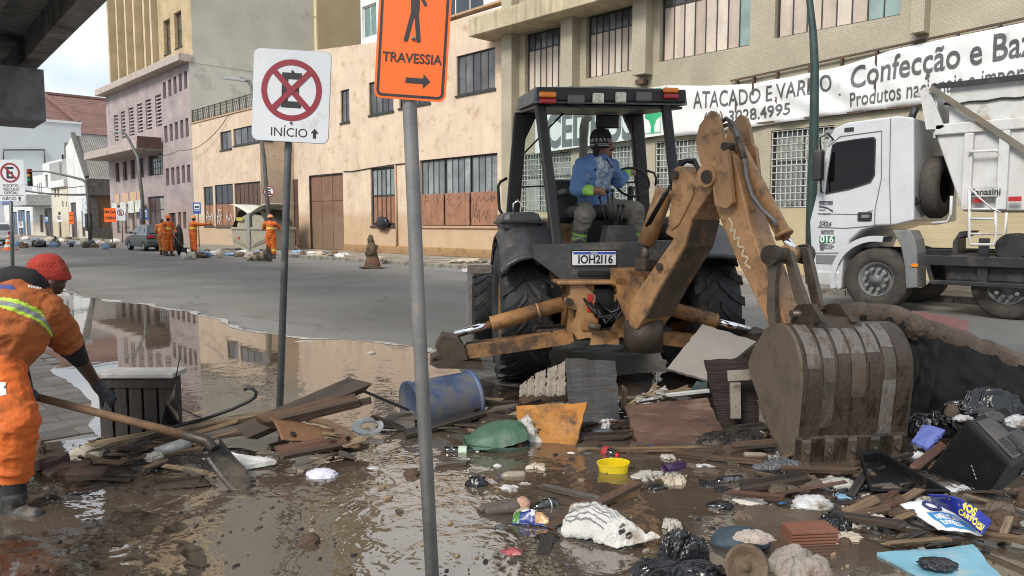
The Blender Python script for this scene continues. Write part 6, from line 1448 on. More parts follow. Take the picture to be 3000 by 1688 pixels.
# -- banners
ban_m = M('banner_white',(.66,.66,.655),.55,var=.06,scale=1.5,bump=.25,bscale=3,dirt=(.5,.49,.47),damt=.25,dscale=1.2)
ban_k = M('banner_ink',(.085,.085,.09),.6,bump=0)
bX = FX - .16
def banner_pt(px_,f):
    """point on the banner: photo x, f = 0 bottom .. 1 top"""
    x = px_; tops = [(1950,250),(2070,251),(2200,246),(2370,214),(2490,188),(2600,150),(2700,127),(2850,97),(3000,66),(3200,25)]; bots = [(1950,402),(2040,394),(2200,372),(2440,338),(2700,305),(2850,283),(3000,262),(3200,232)]
    def ip(l):
        for (a,b) in zip(l[:-1],l[1:]):
            if a[0] <= x <= b[0]: return a[1] + (b[1] - a[1]) * (x - a[0]) / (b[0] - a[0])
        return l[-1][1] if x > l[-1][0] else l[0][1]
    y = ip(bots) + (ip(tops) - ip(bots)) * f; return WX(x,y,bX)
def banner_surf(u,v):
    p = banner_pt(1950 + 1250 * u,v); fold = .05 * math.sin(u * 60 + v * 9) * math.exp(-((u - .33) / .22) ** 2) + .05 * mnoise.noise(Vector((u * 22,v * 3,.5)))
    p.x = bX + fold * .8 + .02; return p
bn = obj('banner',MB().sheet(banner_surf,120,10,thick=.006),ban_m,None); tag(bn,'long wrinkled white banner reading Confecção e Bazar on the tiled office block','banner')
bn_i = bn
def banner_text(body,px0,px1,f0,f1,bold=.01,cond=None):
    mb = text_mb(body,1.0,'LEFT',bold,1.0,0,.0); a = np.array(mb.v); x0,x1 = a[:,0].min(),a[:,0].max(); y0,y1 = -.38,.42
    # fine enough to follow the folds
    bm = bmesh.new(); vl = [bm.verts.new(v) for v in mb.v]
    for f in mb.f:
        try: bm.faces.new([vl[i] for i in f])
        except ValueError: pass
    for x in np.linspace(x0,x1,60)[1:-1]: bmesh.ops.bisect_plane(bm,geom=bm.verts[:] + bm.edges[:] + bm.faces[:],plane_co=(x,0,0),plane_no=(1,0,0))
    pA = banner_pt(px0,.5); pB = banner_pt(px1,.5)
    for v in bm.verts:
        t = (v.co.x - x0) / (x1 - x0); f = f0 + (f1 - f0) * (v.co.y - y0) / (y1 - y0)
        yy = pA.y + (pB.y - pA.y) * t
        # photo x of that point on the wall
        q = Vector((bX,yy,4)) - CO; px_ = CX + FPX * q.dot(CR) / q.dot(CF)
        u_ = (px_ - 1950) / 1250; w_ = banner_surf(u_,f); v.co = Vector((w_.x - .022,yy,banner_pt(px_,f).z))
    out = MB().bm(bm); return obj('banner_lettering',out,ban_k,bn_i)
banner_text('Confecção e Bazar',2490,3110,.46,.93,.012); banner_text('Produtos nacionais e importados',2492,3120,.10,.42,.004)
banner_text('ATACADO E VAREJO',2030,2436,.50,.90,.004); banner_text('(51) 3028.4995',2060,2314,.14,.44,.010)
# board with the shop's name and green tree, behind the cab
cX = FX - .2
q = [WX(*z3(*p),cX) for p in ((395,815),(395,540),(1085,715),(1085,530))]
yL,yR = q[0].y,q[2].y; zB = lambda y: q[0].z + (q[2].z - q[0].z) * (y - yL) / (yR - yL); zT_ = q[0].z + 1.75
sb_ = MB(); sb_.add([(cX,yL,q[0].z),(cX,yR,q[2].z),(cX,yR,zT_),(cX,yL,zT_),(cX + .06,yL,q[0].z),(cX + .06,yR,q[2].z),(cX + .06,yR,zT_),(cX + .06,yL,zT_)],[(0,1,2,3),(7,6,5,4),(0,4,5,1),(3,2,6,7),(0,3,7,4),(1,5,6,2)])
sbo = single('shop_board',sb_,M('shop_board_white',(.62,.64,.62),.5,var=.08,streak=((.4,.42,.4),.35)),'white shop board reading CEDRUS with green tree, seen through the backhoe cab','sign',loc=(cX,(yL + yR) / 2,q[0].z))
t0,t1 = WX(*z3(452,700),cX),WX(*z3(918,700),cX); wd_ = t0.y - t1.y; zc_ = WX(*z3(680,682),cX).z
mb = text_mb('CEDRUS',1.0,'CENTER',.035,1,0,.004); a = np.array(mb.v); k = wd_ / (a[:,0].max() - a[:,0].min()); hz = 1.28 / (a[:,1].max() - a[:,1].min()); mb.v = [(v[0] * k,v[1] * hz,v[2]) for v in mb.v]
obj('board_lettering',mb.tr(frame4((cX - .006,(t0.y + t1.y) / 2,zc_),(0,-1,0),(0,0,1))),M('board_grey',(.13,.145,.145),.6,bump=0),sbo,world=True)
g0_,g1_ = WX(*z3(978,640),cX),WX(*z3(1062,640),cX); zg = WX(*z3(1000,710),cX).z; gm_ = M('board_green',(.03,.36,.15),.5,bump=0)
obj('green_square',MB().box(cX - .012,cX - .004,g1_.y,g0_.y,zg,zT_ - .05),gm_,sbo,world=True)
hw = (g0_.y - g1_.y) / 2; yc = (g0_.y + g1_.y) / 2
for s_ in (1,-1):
    tri = [(yc + s_ * hw * .98,zg + .02),(yc + s_ * hw * .25,zg + .02),(yc + s_ * hw * .22,zg + .22),(yc + s_ * hw * .5,zg + .42),(yc + s_ * hw * .98,zg + .5)]
    obj('tree_cutout',MB().prism(tri,cX - .016,cX - .013,'x'),M('shop_board_white',(.62,.64,.62)),sbo,world=True)
# ================================================================= people
def capsule(mb,p,q,r0,r1,n=12):
    p,q = Vector(p),Vector(q); d = q - p; L_ = d.length
    d = d / L_ if L_ > 1e-6 else Vector((0,0,1)); path = []; rr = []
    for k in range(5): a = math.pi / 2 * (1 - k / 4.0); path.append(p - d * r0 * math.sin(a)); rr.append(max(.0005,r0 * math.cos(a)))
    for k in range(5): a = math.pi / 2 * k / 4.0; path.append(q + d * r1 * math.sin(a)); rr.append(max(.0005,r1 * math.cos(a)))
    return mb.tube(path,rr,n)
def person(label,bones,mats,voxel,base,smooth=4,group=None,wr=.006,name='person',paint=None):
    """bones: (p, q, r0, r1, region) in world space; region is a material name or a list of (t_end, name); one continuous remeshed body"""
    t_ = MB()
    for b in bones: capsule(t_,b[0],b[1],b[2],b[3])
    me = bpy.data.meshes.new('tmp'); me.from_pydata([tuple(Vector(v) - Vector(base)) for v in t_.v],[],t_.f); o = bpy.data.objects.new('tmp',me); C.objects.link(o)
    m = o.modifiers.new('r','REMESH'); m.mode = 'VOXEL'; m.voxel_size = voxel
    s_ = o.modifiers.new('s','SMOOTH'); s_.iterations = smooth; s_.factor = .5
    dg = bpy.context.evaluated_depsgraph_get(); me2 = bpy.data.meshes.new_from_object(o.evaluated_get(dg)); bpy.data.objects.remove(o); me2.name = name
    nv = len(me2.vertices); co = np.empty(nv * 3); me2.vertices.foreach_get('co',co); co = co.reshape(-1,3)
    names = list(mats); me2.materials.clear()
    for k in names: me2.materials.append(mats[k])
    P = np.array([list(Vector(b[0]) - Vector(base)) for b in bones]); Q = np.array([list(Vector(b[1]) - Vector(base)) for b in bones]); R0 = np.array([b[2] for b in bones]); R1 = np.array([b[3] for b in bones])
    def region(X):
        d = Q - P; L2 = (d ** 2).sum(1) + 1e-9; t = np.clip(((X[:,None,:] - P[None]) * d[None]).sum(2) / L2[None],0,1)
        c = P[None] + t[...,None] * d[None]; dist = np.sqrt(((X[:,None,:] - c) ** 2).sum(2)) - (R0[None] + (R1 - R0)[None] * t)
        k = dist.argmin(1); return k,t[np.arange(len(X)),k]
    nf = len(me2.polygons); fc = np.array([p.center[:] for p in me2.polygons]); k,t = region(fc); mi = np.zeros(nf,dtype=np.int32)
    for i in range(nf):
        rg = bones[k[i]][4]
        if not isinstance(rg,str):
            for te,nm in rg:
                if t[i] <= te: rg = nm; break
            else: rg = bones[k[i]][4][-1][1]
        if paint: rg = paint(Vector(fc[i]) + Vector(base),Vector(me2.polygons[i].normal),rg)
        mi[i] = names.index(rg)
    me2.polygons.foreach_set('material_index',mi); me2.polygons.foreach_set('use_smooth',[True] * nf)
    if wr:      # folds in the cloth
        nrm = np.empty(nv * 3); me2.vertices.foreach_get('normal',nrm); nrm = nrm.reshape(-1,3); soft = np.zeros(nv); soft_ix = {names.index(n_) for n_ in names if n_ in CLOTH}
        for p in me2.polygons:
            if mi[p.index] in soft_ix:
                for v in p.vertices: soft[v] = 1
        for i in range(nv):
            if soft[i]:
                q = Vector(co[i]); q2 = q + Vector((mnoise.noise(q * 5),mnoise.noise(q * 5 + Vector((3,3,3))),0)) * .05; h = (1 - 2.6 * abs(mnoise.noise(Vector((q2.x * 5,q2.y * 5,q2.z * 11))))) + .55 * (1 - 2.6 * abs(mnoise.noise(Vector((q2.x * 13,q2.y * 13,q2.z * 22 + 5))))); co[i] += nrm[i] * h * wr
        me2.vertices.foreach_set('co',co.ravel())
    me2.update(); o = bpy.data.objects.new(name,me2); C.objects.link(o); o.location = base; INV[o] = Matrix.Translation(base).inverted()
    return tag(o,label,'person',group)
CLOTH = {'jacket','trousers','hoodie','shirt','reflect','lime'}
or_cloth = M('orange_workwear',(.56,.115,.014),.85,var=.2,scale=5,bump=.3,bscale=60,dirt=(.28,.085,.03),damt=.4,dscale=4)
or_cloth2 = M('orange_workwear_worn',(.38,.10,.02),.85,var=.25,scale=5,bump=.35,bscale=60,dirt=(.2,.085,.035),damt=.5,dscale=5)
lime_m = M('lime_tape',(.42,.62,.05),.6,var=.1,bump=.1); refl_m = M('reflective_tape',(.22,.23,.22),.4,var=.15,bump=.1); yel_t = M('yellow_tape',(.62,.55,.12),.6,bump=.1)
blk_cloth = M('black_cloth',(.014,.014,.016),.9,var=.3,bump=.3); skin = M('brown_skin',(.20,.098,.06),.5,var=.12,scale=14,bump=.15,bscale=60); skin_d = M('dark_skin',(.085,.042,.027),.5,var=.12,scale=14,bump=.15,bscale=60)
boot_m = M('muddy_boot',(.028,.027,.026),.5,var=.3,scale=9,bump=.25,dirt=(.12,.1,.075),damt=.5,dscale=9); glove_m = M('grey_glove',(.035,.037,.042),.75,var=.3,scale=16,bump=.4,bscale=60,dirt=(.1,.09,.075),damt=.4,dscale=14)
# ---- near worker, bent over his shovel
def w5(x,y,D): return c3(z5(x,y),D)
hipR,kneeR,ankR = w5(0,600,3.97),w5(72,800,3.84),w5(58,1010,3.86)
hipL,kneeL,ankL = w5(-95,590,4.08),w5(-130,820,4.12),w5(-150,1010,4.22)
pel,che,nck = w5(-35,535,4.02),w5(85,340,4.2),w5(140,265,4.33)
shR,elR,wrR = w5(195,335,4.22),w5(300,485,4.5),w5(398,628,4.78)
shL,elL,wrL = w5(80,300,4.45),w5(60,520,4.36),w5(112,678,4.2)
hedc = w5(203,195,4.42)
bones = [(pel,w5(30,440,4.1),.165,.185,'jacket'),(w5(30,440,4.1),che,.19,.185,[(.45,'jacket'),(.56,'lime'),(.76,'reflect'),(.88,'lime'),(1,'jacket')]),(che,w5(150,315,4.28),.165,.13,'jacket'),(w5(40,290,4.3),w5(120,260,4.35),.12,.10,'jacket'),
         (nck,hedc,.06,.07,'skin'),(hedc,w5(222,175,4.43),.098,.09,'skin'),(w5(236,215,4.43),w5(240,240,4.43),.05,.036,'skin'),(w5(258,212,4.42),w5(264,226,4.42),.016,.018,'skin'),(w5(215,215,4.32),w5(212,235,4.32),.024,.018,'skin'),
         (shR,elR,.098,.078,[(.86,'jacket'),(1,'black')]),(elR,elR.lerp(wrR,.32),.072,.056,'black'),(elR.lerp(wrR,.3),wrR,.05,.034,'skin'),
         (shL,elL,.09,.07,'jacket'),(elL,wrL,.06,.04,'black'),
         (pel,hipR,.15,.13,'trousers'),(hipR,kneeR,.128,.096,'trousers'),(kneeR,ankR,.1,.082,'trousers'),(hipL,kneeL,.13,.1,'trousers'),(kneeL,ankL,.1,.085,'trousers'),(pel,hipL,.15,.13,'trousers'),
         (ankR,w5(60,1130,3.84),.06,.058,'black'),(w5(60,1120,3.84),w5(48,1175,3.85),.062,.058,'boot'),(w5(30,1198,3.87),w5(140,1203,3.80),.052,.042,'boot'),(w5(70,1190,3.84),w5(150,1196,3.8),.05,.045,'boot'),(ankL,w5(-150,1150,4.24),.06,.055,'boot'),(w5(-160,1160,4.26),w5(-70,1165,4.2),.05,.042,'boot')]
hand = w5(445,685,4.84)
bones += [(wrR,wrR.lerp(hand,.45),.036,.042,'glove'),(wrR.lerp(hand,.4),hand,.042,.036,'glove')]
for (dx,dy,dd,r_) in ((478,665,.04,.0125),(486,690,.02,.0125),(478,712,-.01,.0125),(462,722,-.03,.0115)):
    k1 = hand.lerp(w5(dx,dy,4.84 + dd),.75); bones += [(hand,k1,.017,r_ + .001,'glove'),(k1,w5(dx + 2,dy + 16,4.88 + dd),r_ + .001,r_ - .001,'glove')]
bones += [(wrR.lerp(hand,.4),w5(428,712,4.8),.018,.014,'glove'),(w5(428,712,4.8),w5(432,735,4.83),.014,.012,'glove')]
bones += [(wrL,w5(126,690,4.14),.042,.044,'glove')]
for k in range(4): y_ = 668 + 15 * k; bones += [(w5(122,y_,4.1),w5(140,y_ + 4,4.12),.013,.012,'glove'),(w5(140,y_ + 4,4.12),w5(132,y_ + 8,4.2),.012,.011,'glove')]
bones += [(w5(120,700,4.2),w5(136,672,4.22),.015,.013,'glove')]
nw = person('worker in orange with red beanie bending over a shovel, nearest the camera',bones,dict(jacket=or_cloth2,trousers=or_cloth,lime=lime_m,reflect=refl_m,black=blk_cloth,skin=skin_d,boot=boot_m,glove=glove_m),.0095,Vector((ankR.x,ankR.y,0)),3,wr=.012)
# beanie with a folded brim
hat = MB(); hc = w5(196,160,4.42); ax_h = (w5(170,80,4.42) - hc).normalized()
m4 = frame4(hc - ax_h * .035,ax_h.orthogonal(),ax_h.cross(ax_h.orthogonal()))
hat.lathe([(.105,-.05),(.112,-.04),(.113,.02),(.107,.032),(.104,.06),(.09,.095),(.06,.12),(.025,.132),(.001,.133)],32,M4=m4)
hm = MB(); hm.v = [tuple(Vector(v) + Vector(v).normalized() * 0 + (Vector(v) - hc).normalized() * .008 * mnoise.noise(Vector(v) * 22)) for v in hat.v]; hm.f,hm.m,hm.sm = hat.f,hat.m,hat.sm
ho = obj('beanie',hm,M('red_knit',(.36,.035,.022),.95,var=.25,scale=14,bump=.6,bscale=90),nw,world=True)
obj('beanie_patch',MB().blob(w5(152,186,4.31),(.02,.012,.013),2,0),M('grey_patch',(.3,.3,.28),.7),ho,world=True)
obj('hood',MB().tube([w5(-20,215,4.3),w5(60,195,4.25),w5(130,205,4.25),w5(185,232,4.3)],[.07,.075,.07,.04],12),blk_cloth,nw,world=True)
def on_body(o,p,d):   # first point of the body along a view ray
    me = o.data; from mathutils.bvhtree import BVHTree
    b = BVHTree.FromPolygons([v.co + o.location for v in me.vertices],[p_.vertices[:] for p_ in me.polygons]); return b
bvh = on_body(nw,None,None)
def decal(pts,nm,mat,par,bv=bvh,lift=.004):
    """small flat print that follows the cloth; traced corners"""
    vs = []
    for p in pts:
        d = ray(*p).normalized(); h = bv.ray_cast(CO,d); vs.append((h[0] - d * lift) if h[0] is not None else None)
    if any(v is None for v in vs): return None
    return obj(nm,MB().add(vs,[tuple(range(len(vs)))]),mat,par,world=True)
whp = M('print_white',(.62,.62,.6),.7,bump=0); blp = M('print_blue',(.05,.07,.25),.7,bump=0)
for k,(a,b,c,d) in enumerate(((118,222,128,233),(130,224,139,235),(142,226,151,237),(154,228,163,239),(166,231,174,241))): decal([z5(a,b),z5(c,b + 1),z5(c - 2,d),z5(a - 2,d - 1)],'back_lettering',whp,nw)
decal([z5(0,222),z5(50,222),z5(66,240),z5(40,250),z5(0,244)],'back_emblem',blp,nw); decal([z5(12,226),z5(36,226),z5(44,236),z5(14,238)],'back_emblem',M('print_red',(.4,.03,.03),.7,bump=0),nw,lift=.006)
decal([z5(0,632),z5(24,632),z5(27,685),z5(0,690)],'pocket_badge',whp,nw); decal([z5(2,640),z5(24,638),z5(25,658),z5(2,660)],'pocket_badge',blp,nw,lift=.006)
# shovel in his hands
sv0,sv1 = w5(95,680,4.16),w5(870,878,4.42)
wood_h = M('shovel_handle_wood',(.20,.115,.06),.7,var=.3,scale=10,bump=.2,stretch=(1,1,1),dirt=(.09,.06,.04),damt=.4)
shv = thing('shovel','long wooden-handled shovel held by the bent worker','shovel',(sv1.x,sv1.y,0))
obj('handle',MB().tube([sv0,sv0.lerp(sv1,.5),sv1],[.022,.0235,.026],12),wood_h,shv,world=True)
FH_ = Vector((CF.x,CF.y,0)).normalized(); tipp = G(*z5(1035,1068),.03)
du = (tipp - sv1); sdx = (FH_ * .85 + Vector((0,0,.5)) + CR * .25).normalized()
def blade(u,v):
    c = sv1.lerp(tipp,.12 + .88 * u); w_ = (.085 if u < .8 else .085 - .04 * (u - .8) / .2); k = (v - .5) * 2
    return c + sdx * k * w_ + CR * (.035 * (1 - k * k)) + Vector((0,0,-.02 * math.sin(u * 3.1)))
obj('blade',MB().sheet(blade,12,8,thick=.006),M('blade_steel',(.018,.017,.016),.4,metal=.3,var=.4,dirt=(.06,.045,.03),damt=.5),shv,world=True)
obj('socket',MB().tube([sv0.lerp(sv1,.86),sv1,sv1.lerp(tipp,.22)],[.028,.034,.03],12),M('socket_steel',(.05,.042,.036),.5,metal=.4),shv,world=True)
# ---- backhoe operator
def ow(x,y,yy): return BH.wld(Y(z3(x,y),yy))
hoodie = M('blue_hoodie',(.11,.20,.40),.9,var=.18,scale=5,bump=.3,bscale=70); grey_t = M('grey_trousers',(.17,.155,.13),.9,var=.2,scale=5,bump=.3,bscale=60)
hp_print = M('hoodie_print',(.10,.17,.33),.8,var=.2,bump=.1,dirt=(.55,.58,.62),damt=.62,dscale=11)
hR,hL = ow(665,1125,.22),ow(770,1110,.22); kR,kL = ow(650,1150,-.28),ow(925,1118,-.22); aR,aL = ow(622,1300,-.22),ow(942,1290,-.2)
pl_,ch_,nk_ = ow(705,1100,.25),ow(715,900,.15),ow(728,835,.15)
sR,eR,wR_ = ow(640,890,.12),ow(618,1010,-.02),ow(690,1015,-.26); sL,eL,wL_ = ow(800,885,.18),ow(838,965,.30),ow(880,920,.48)
hd_ = ow(748,760,.13)
bones = [(pl_,ow(705,1000,.22),.165,.17,'hoodie'),(ow(705,1000,.22),ch_,.17,.165,'hoodie'),(ow(655,885,.14),ow(785,885,.17),.10,.09,'hoodie'),(nk_,hd_,.058,.07,'skin'),(ow(690,845,.2),ow(760,850,.1),.06,.055,'hoodie'),
         (hd_,ow(745,735,.13),.088,.092,'skin'),(ow(776,800,.10),ow(786,815,.09),.05,.04,'skin'),(ow(798,768,.08),ow(809,785,.075),.015,.018,'skin'),(ow(770,755,.1),ow(782,762,.09),.06,.05,'skin'),(ow(722,775,.08),ow(722,795,.08),.024,.02,'skin'),
         (sR,eR,.082,.07,'hoodie'),(eR,eR.lerp(wR_,.78),.066,.05,'hoodie'),(eR.lerp(wR_,.78),wR_,.052,.05,'lime'),(sL,eL,.08,.066,'hoodie'),(eL,eL.lerp(wL_,.75),.062,.048,'hoodie'),(eL.lerp(wL_,.75),wL_,.05,.046,'lime'),
         (pl_,hR,.15,.12,'trousers'),(pl_,hL,.15,.12,'trousers'),(hR,kR,.115,.085,'trousers'),(kR,aR,.082,.07,[(.58,'trousers'),(.66,'lime'),(.74,'reflect'),(.82,'lime'),(1,'trousers')]),(hL,kL,.115,.085,'trousers'),(kL,aL,.08,.07,[(.66,'trousers'),(.75,'lime'),(.82,'reflect'),(.9,'lime'),(1,'trousers')])]
hb_ = ow(738,1012,-.32); bones += [(wR_,hb_,.034,.036,'skin')]
for k in range(4): bones += [(hb_,ow(762 + 3 * (k % 2),1003 + 10 * k,-.36),.014,.012,'skin'),(ow(762 + 3 * (k % 2),1003 + 10 * k,-.36),ow(768,1012 + 8 * k,-.33),.012,.01,'skin')]
bones += [(hb_,ow(752,1038,-.34),.015,.012,'skin')]
hb2 = ow(903,916,.53); bones += [(wL_,hb2,.032,.036,'skin')]
for k in range(4): bones += [(hb2,ow(924,905 + 9 * k,.56),.014,.012,'skin'),(ow(924,905 + 9 * k,.56),ow(922,915 + 9 * k,.6),.012,.01,'skin')]
bones += [(hb2,ow(905,898,.57),.014,.012,'skin')]
for a in (aR,aL):
    f_ = a + BH.y * -.12 + Vector((0,0,-.05)); bones += [(a,Vector((a.x,a.y,1.37 if a.z > 1.37 else a.z)),.06,.05,'boot'),(Vector((a.x,a.y,1.36)),Vector((f_.x,f_.y,1.35)),.048,.042,'boot')]
chest_c = ow(760,930,0)
pr_fn = lambda p,n_,rg: ('print' if rg == 'hoodie' and (p - chest_c).length < .19 and n_.dot(CO - p) > 0 and (p - chest_c).z > -.16 and n_.dot(BH.x) > -.25 else rg)
op_ = person('backhoe operator in blue hoodie and black skull-patterned cap',bones,dict(hoodie=hoodie,trousers=grey_t,skin=skin,lime=M('lime_cuff',(.24,.52,.09),.8,bump=.2),reflect=refl_m,boot=boot_m,print=hp_print),.011,BH.wld((sx,.3,1.29)),3,wr=.009,paint=pr_fn)
cap = MB(); hc = ow(742,746,.13); m4 = Matrix.Translation(hc)
cap.lathe([(.094,-.085),(.102,-.075),(.110,-.02),(.112,.03),(.10,.075),(.075,.105),(.035,.122),(.001,.125)],30,M4=m4); cap_m = M('black_knit',(.012,.012,.014),.95,var=.3,bump=.5,bscale=80)
co_2 = obj('knit_cap',cap,cap_m,op_,world=True)
cd = (Vector((CO.x,CO.y,0)) - Vector((hc.x,hc.y,0))).normalized(); cs_ = Vector((0,0,1)).cross(cd)
sk_m = M('cap_pattern',(.35,.35,.36),.9,bump=.2)
for k in range(-3,4):
    a = k * .36; d = cd * math.cos(a) + cs_ * math.sin(a); q = hc + d * .110 + Vector((0,0,-.005))
    sk_ = obj('cap_skull',MB().blob(q + Vector((0,0,.008)),(.012,.012,.011),2,.15,seed=k),sk_m,co_2,world=True)
    for s_ in (-1,1): obj('cap_crossbone',MB().bar(q + cs_.lerp(d,0) * .018 * s_ + Vector((0,0,-.02)),q - cs_ * .018 * s_ + Vector((0,0,.0)),.005,.005),sk_m,co_2,world=True)
for (zz,r_) in ((-.045,.1085),(-.06,.1062)): obj('cap_stripe',MB().lathe([(r_,zz - .004),(r_ + .001,zz),(r_,zz + .004)],30,M4=m4),sk_m,co_2,world=True)
obj('ear_flap',MB().blob(ow(718,800,.05),(.035,.035,.07),3,.08),cap_m,co_2,world=True)
obj('cap_cord',MB().tube([ow(718,825,.04),ow(716,860,.02),ow(712,905,-.02)],.007,6),cap_m,co_2,world=True); obj('cap_cord',MB().tube([ow(772,838,.05),ow(785,860,.03),ow(803,890,.0)],.006,6),cap_m,co_2,world=True)
for (x_,y_) in ((784,766),(797,765)): obj('eye',MB().blob(ow(x_,y_,.052),.011,2,0),ink,op_,world=True)
obj('moustache',MB().blob(ow(800,797,.06),(.026,.02,.009),2,.1),M('dark_hair',(.02,.015,.012),.8),op_,world=True)

# ---- three far workers
def far_worker(label,foot,H,face,arms,legs,hatk,boots=True,tape=yel_t,hold=None,col=None):
    """foot: ground point; face: direction they face (world xy); arms: ((elbow),(hand)) right and left in local metres for a 1.75 m figure; legs: stride"""
    f = Vector((face[0],face[1],0)).normalized(); s_ = f.cross(Vector((0,0,1))); k = H / 1.75
    def L3(x,y,z): return foot + (s_ * x + f * y + Vector((0,0,z))) * k
    (rl,ll) = legs
    b = [(L3(0,0,.95),L3(0,.0,1.15),.165 * k,.165 * k,[(.55,'jacket'),(1,'jacket')]),(L3(0,0,1.12),L3(0,.02,1.36),.165 * k,.16 * k,[(.25,'jacket'),(.55,'tape'),(1,'jacket')]),(L3(-.14,.01,1.4),L3(.14,.01,1.4),.085 * k,.085 * k,'jacket'),
         (L3(0,.02,1.42),L3(0,.04,1.56),.055 * k,.055 * k,'skin'),(L3(0,.045,1.6),L3(0,.045,1.66),.085 * k,.09 * k,'skin'),(L3(0,.12,1.6),L3(0,.135,1.58),.018 * k,.02 * k,'skin')]
    for sg,(e,h) in zip((1,-1),arms):
        sh = L3(sg * .2,0,1.4); e_,h_ = L3(*e),L3(*h); b += [(sh,e_,.075 * k,.062 * k,'jacket'),(e_,h_,.058 * k,.046 * k,'jacket'),(h_,h_ + (h_ - e_).normalized() * .09 * k,.042 * k,.034 * k,'glove')]
    for sg,(kx,ky,fx_,fy_) in zip((1,-1),(rl,ll)):
        b += [(L3(sg * .09,0,.9),L3(kx,ky,.5),.12 * k,.095 * k,'trousers'),(L3(kx,ky,.5),L3(fx_,fy_,.26),.095 * k,.085 * k,[(.5,'trousers'),(.8,'tape' if not boots else 'trousers'),(1,'trousers')]),(L3(fx_,fy_,.26),L3(fx_,fy_,.07),.068 * k,.055 * k,'boot'),(L3(fx_,fy_ - .03,.05),L3(fx_,fy_ + .14,.045),.05 * k,.042 * k,'boot')]
    p = person(label,b,dict(jacket=col or or_cloth,trousers=col or or_cloth,skin=skin_d,boot=boot_m,glove=glove_m,tape=tape),.019,foot.copy(),2,wr=.012)
    hc = L3(0,.045,1.66); m4 = Matrix.Translation(hc)
    if hatk == 'brim': obj('brimmed_hat',MB().lathe([(.165 * k,-.03),(.16 * k,-.015),(.105 * k,.02),(.10 * k,.08),(.07 * k,.115),(.001,.12)],20,M4=m4),or_cloth,p,world=True)
    elif hatk == 'helmet': obj('cap',MB().lathe([(.125 * k,-.01),(.112 * k,.0),(.108 * k,.05),(.08 * k,.1),(.001,.118)],20,M4=m4),M('faded_orange_cap',(.62,.24,.10),.7),p,world=True)
    return p,L3
gf = lambda x,y: G(*b5(x,y))
camdir = lambda p: (CO - p).xy
f1 = gf(468,522); d1 = Vector((CR.x,CR.y)) * .55 + Vector((-CF.x,-CF.y)) * .25
far_worker('worker in orange with brimmed hat beside the grey hatchback',f1,1.93,d1,(((.30,.0,1.15),(.34,.22,.98)),((-.28,.08,1.15),(-.12,.38,1.02))),((.11,.02,.11,.0),(-.1,.05,-.1,.06)),'brim')
f1b = gf(405,515); far_worker('worker in orange half hidden behind the worker with brimmed hat',f1b,1.8,Vector((CF.x,CF.y)),(((.28,0,1.15),(.2,.2,1.0)),((-.28,0,1.15),(-.2,.2,1.0))),((.1,0,.1,0),(-.1,.1,-.12,.12)),None,boots=False,col=M('orange_workwear_bright',(.62,.19,.05),.85,var=.2,bump=.2))
f2 = gf(725,518); d2 = Vector((CF.x,CF.y)) * .6 + Vector((CR.x,CR.y)) * .6
far_worker('worker in orange pointing towards the waste container',f2,1.92,d2,(((.34,.28,1.36),(.30,.62,1.38)),((-.30,-.02,1.15),(-.26,.12,.95))),((.13,.0,.16,.0),(-.11,.0,-.12,.0)),'helmet')
f3 = gf(1512,552)
far_worker('worker in orange seen from behind, leaning on the waste container',f3,1.93,Vector((CF.x,CF.y)),(((.30,.18,1.22),(.22,.42,1.3)),((-.32,.16,1.2),(-.25,.42,1.28))),((.1,.02,.12,-.02),(-.1,.02,-.11,.03)),'helmet',boots=False)
# broom or shovel of the far crew
a,b = f1 + Vector((0,0,1.0)) + Vector((CR.x,CR.y,0)) * .3,f1 + Vector((CR.x,CR.y,0)) * .75 + Vector((0,0,.06))
sh2 = thing('shovel','shovel with dark blade held by the worker with brimmed hat','shovel',(b.x,b.y,0)); obj('handle',MB().tube([a + Vector((-CR.x,-CR.y,0)) * .2 + Vector((0,0,.25)),b + Vector((0,0,.3))],.02,8),wood_h,sh2,world=True)
obj('blade',MB().bar(b + Vector((0,0,.32)),b + Vector((0,0,-.04)),.26,.03,up=(CF.x,CF.y,0)),blk_cloth,sh2,world=True)
sk_b = single('waste_sack',MB().blob(f1 + Vector((CR.x,CR.y,0)) * .42 + Vector((CF.x,CF.y,0)) * .25 + Vector((0,0,.75)),(.2,.2,.75),3,.12,1.5,3),M('black_plastic',(.012,.012,.014),.35,var=.3,bump=.5,bscale=10),'black waste sack beside the worker with brimmed hat','sack')
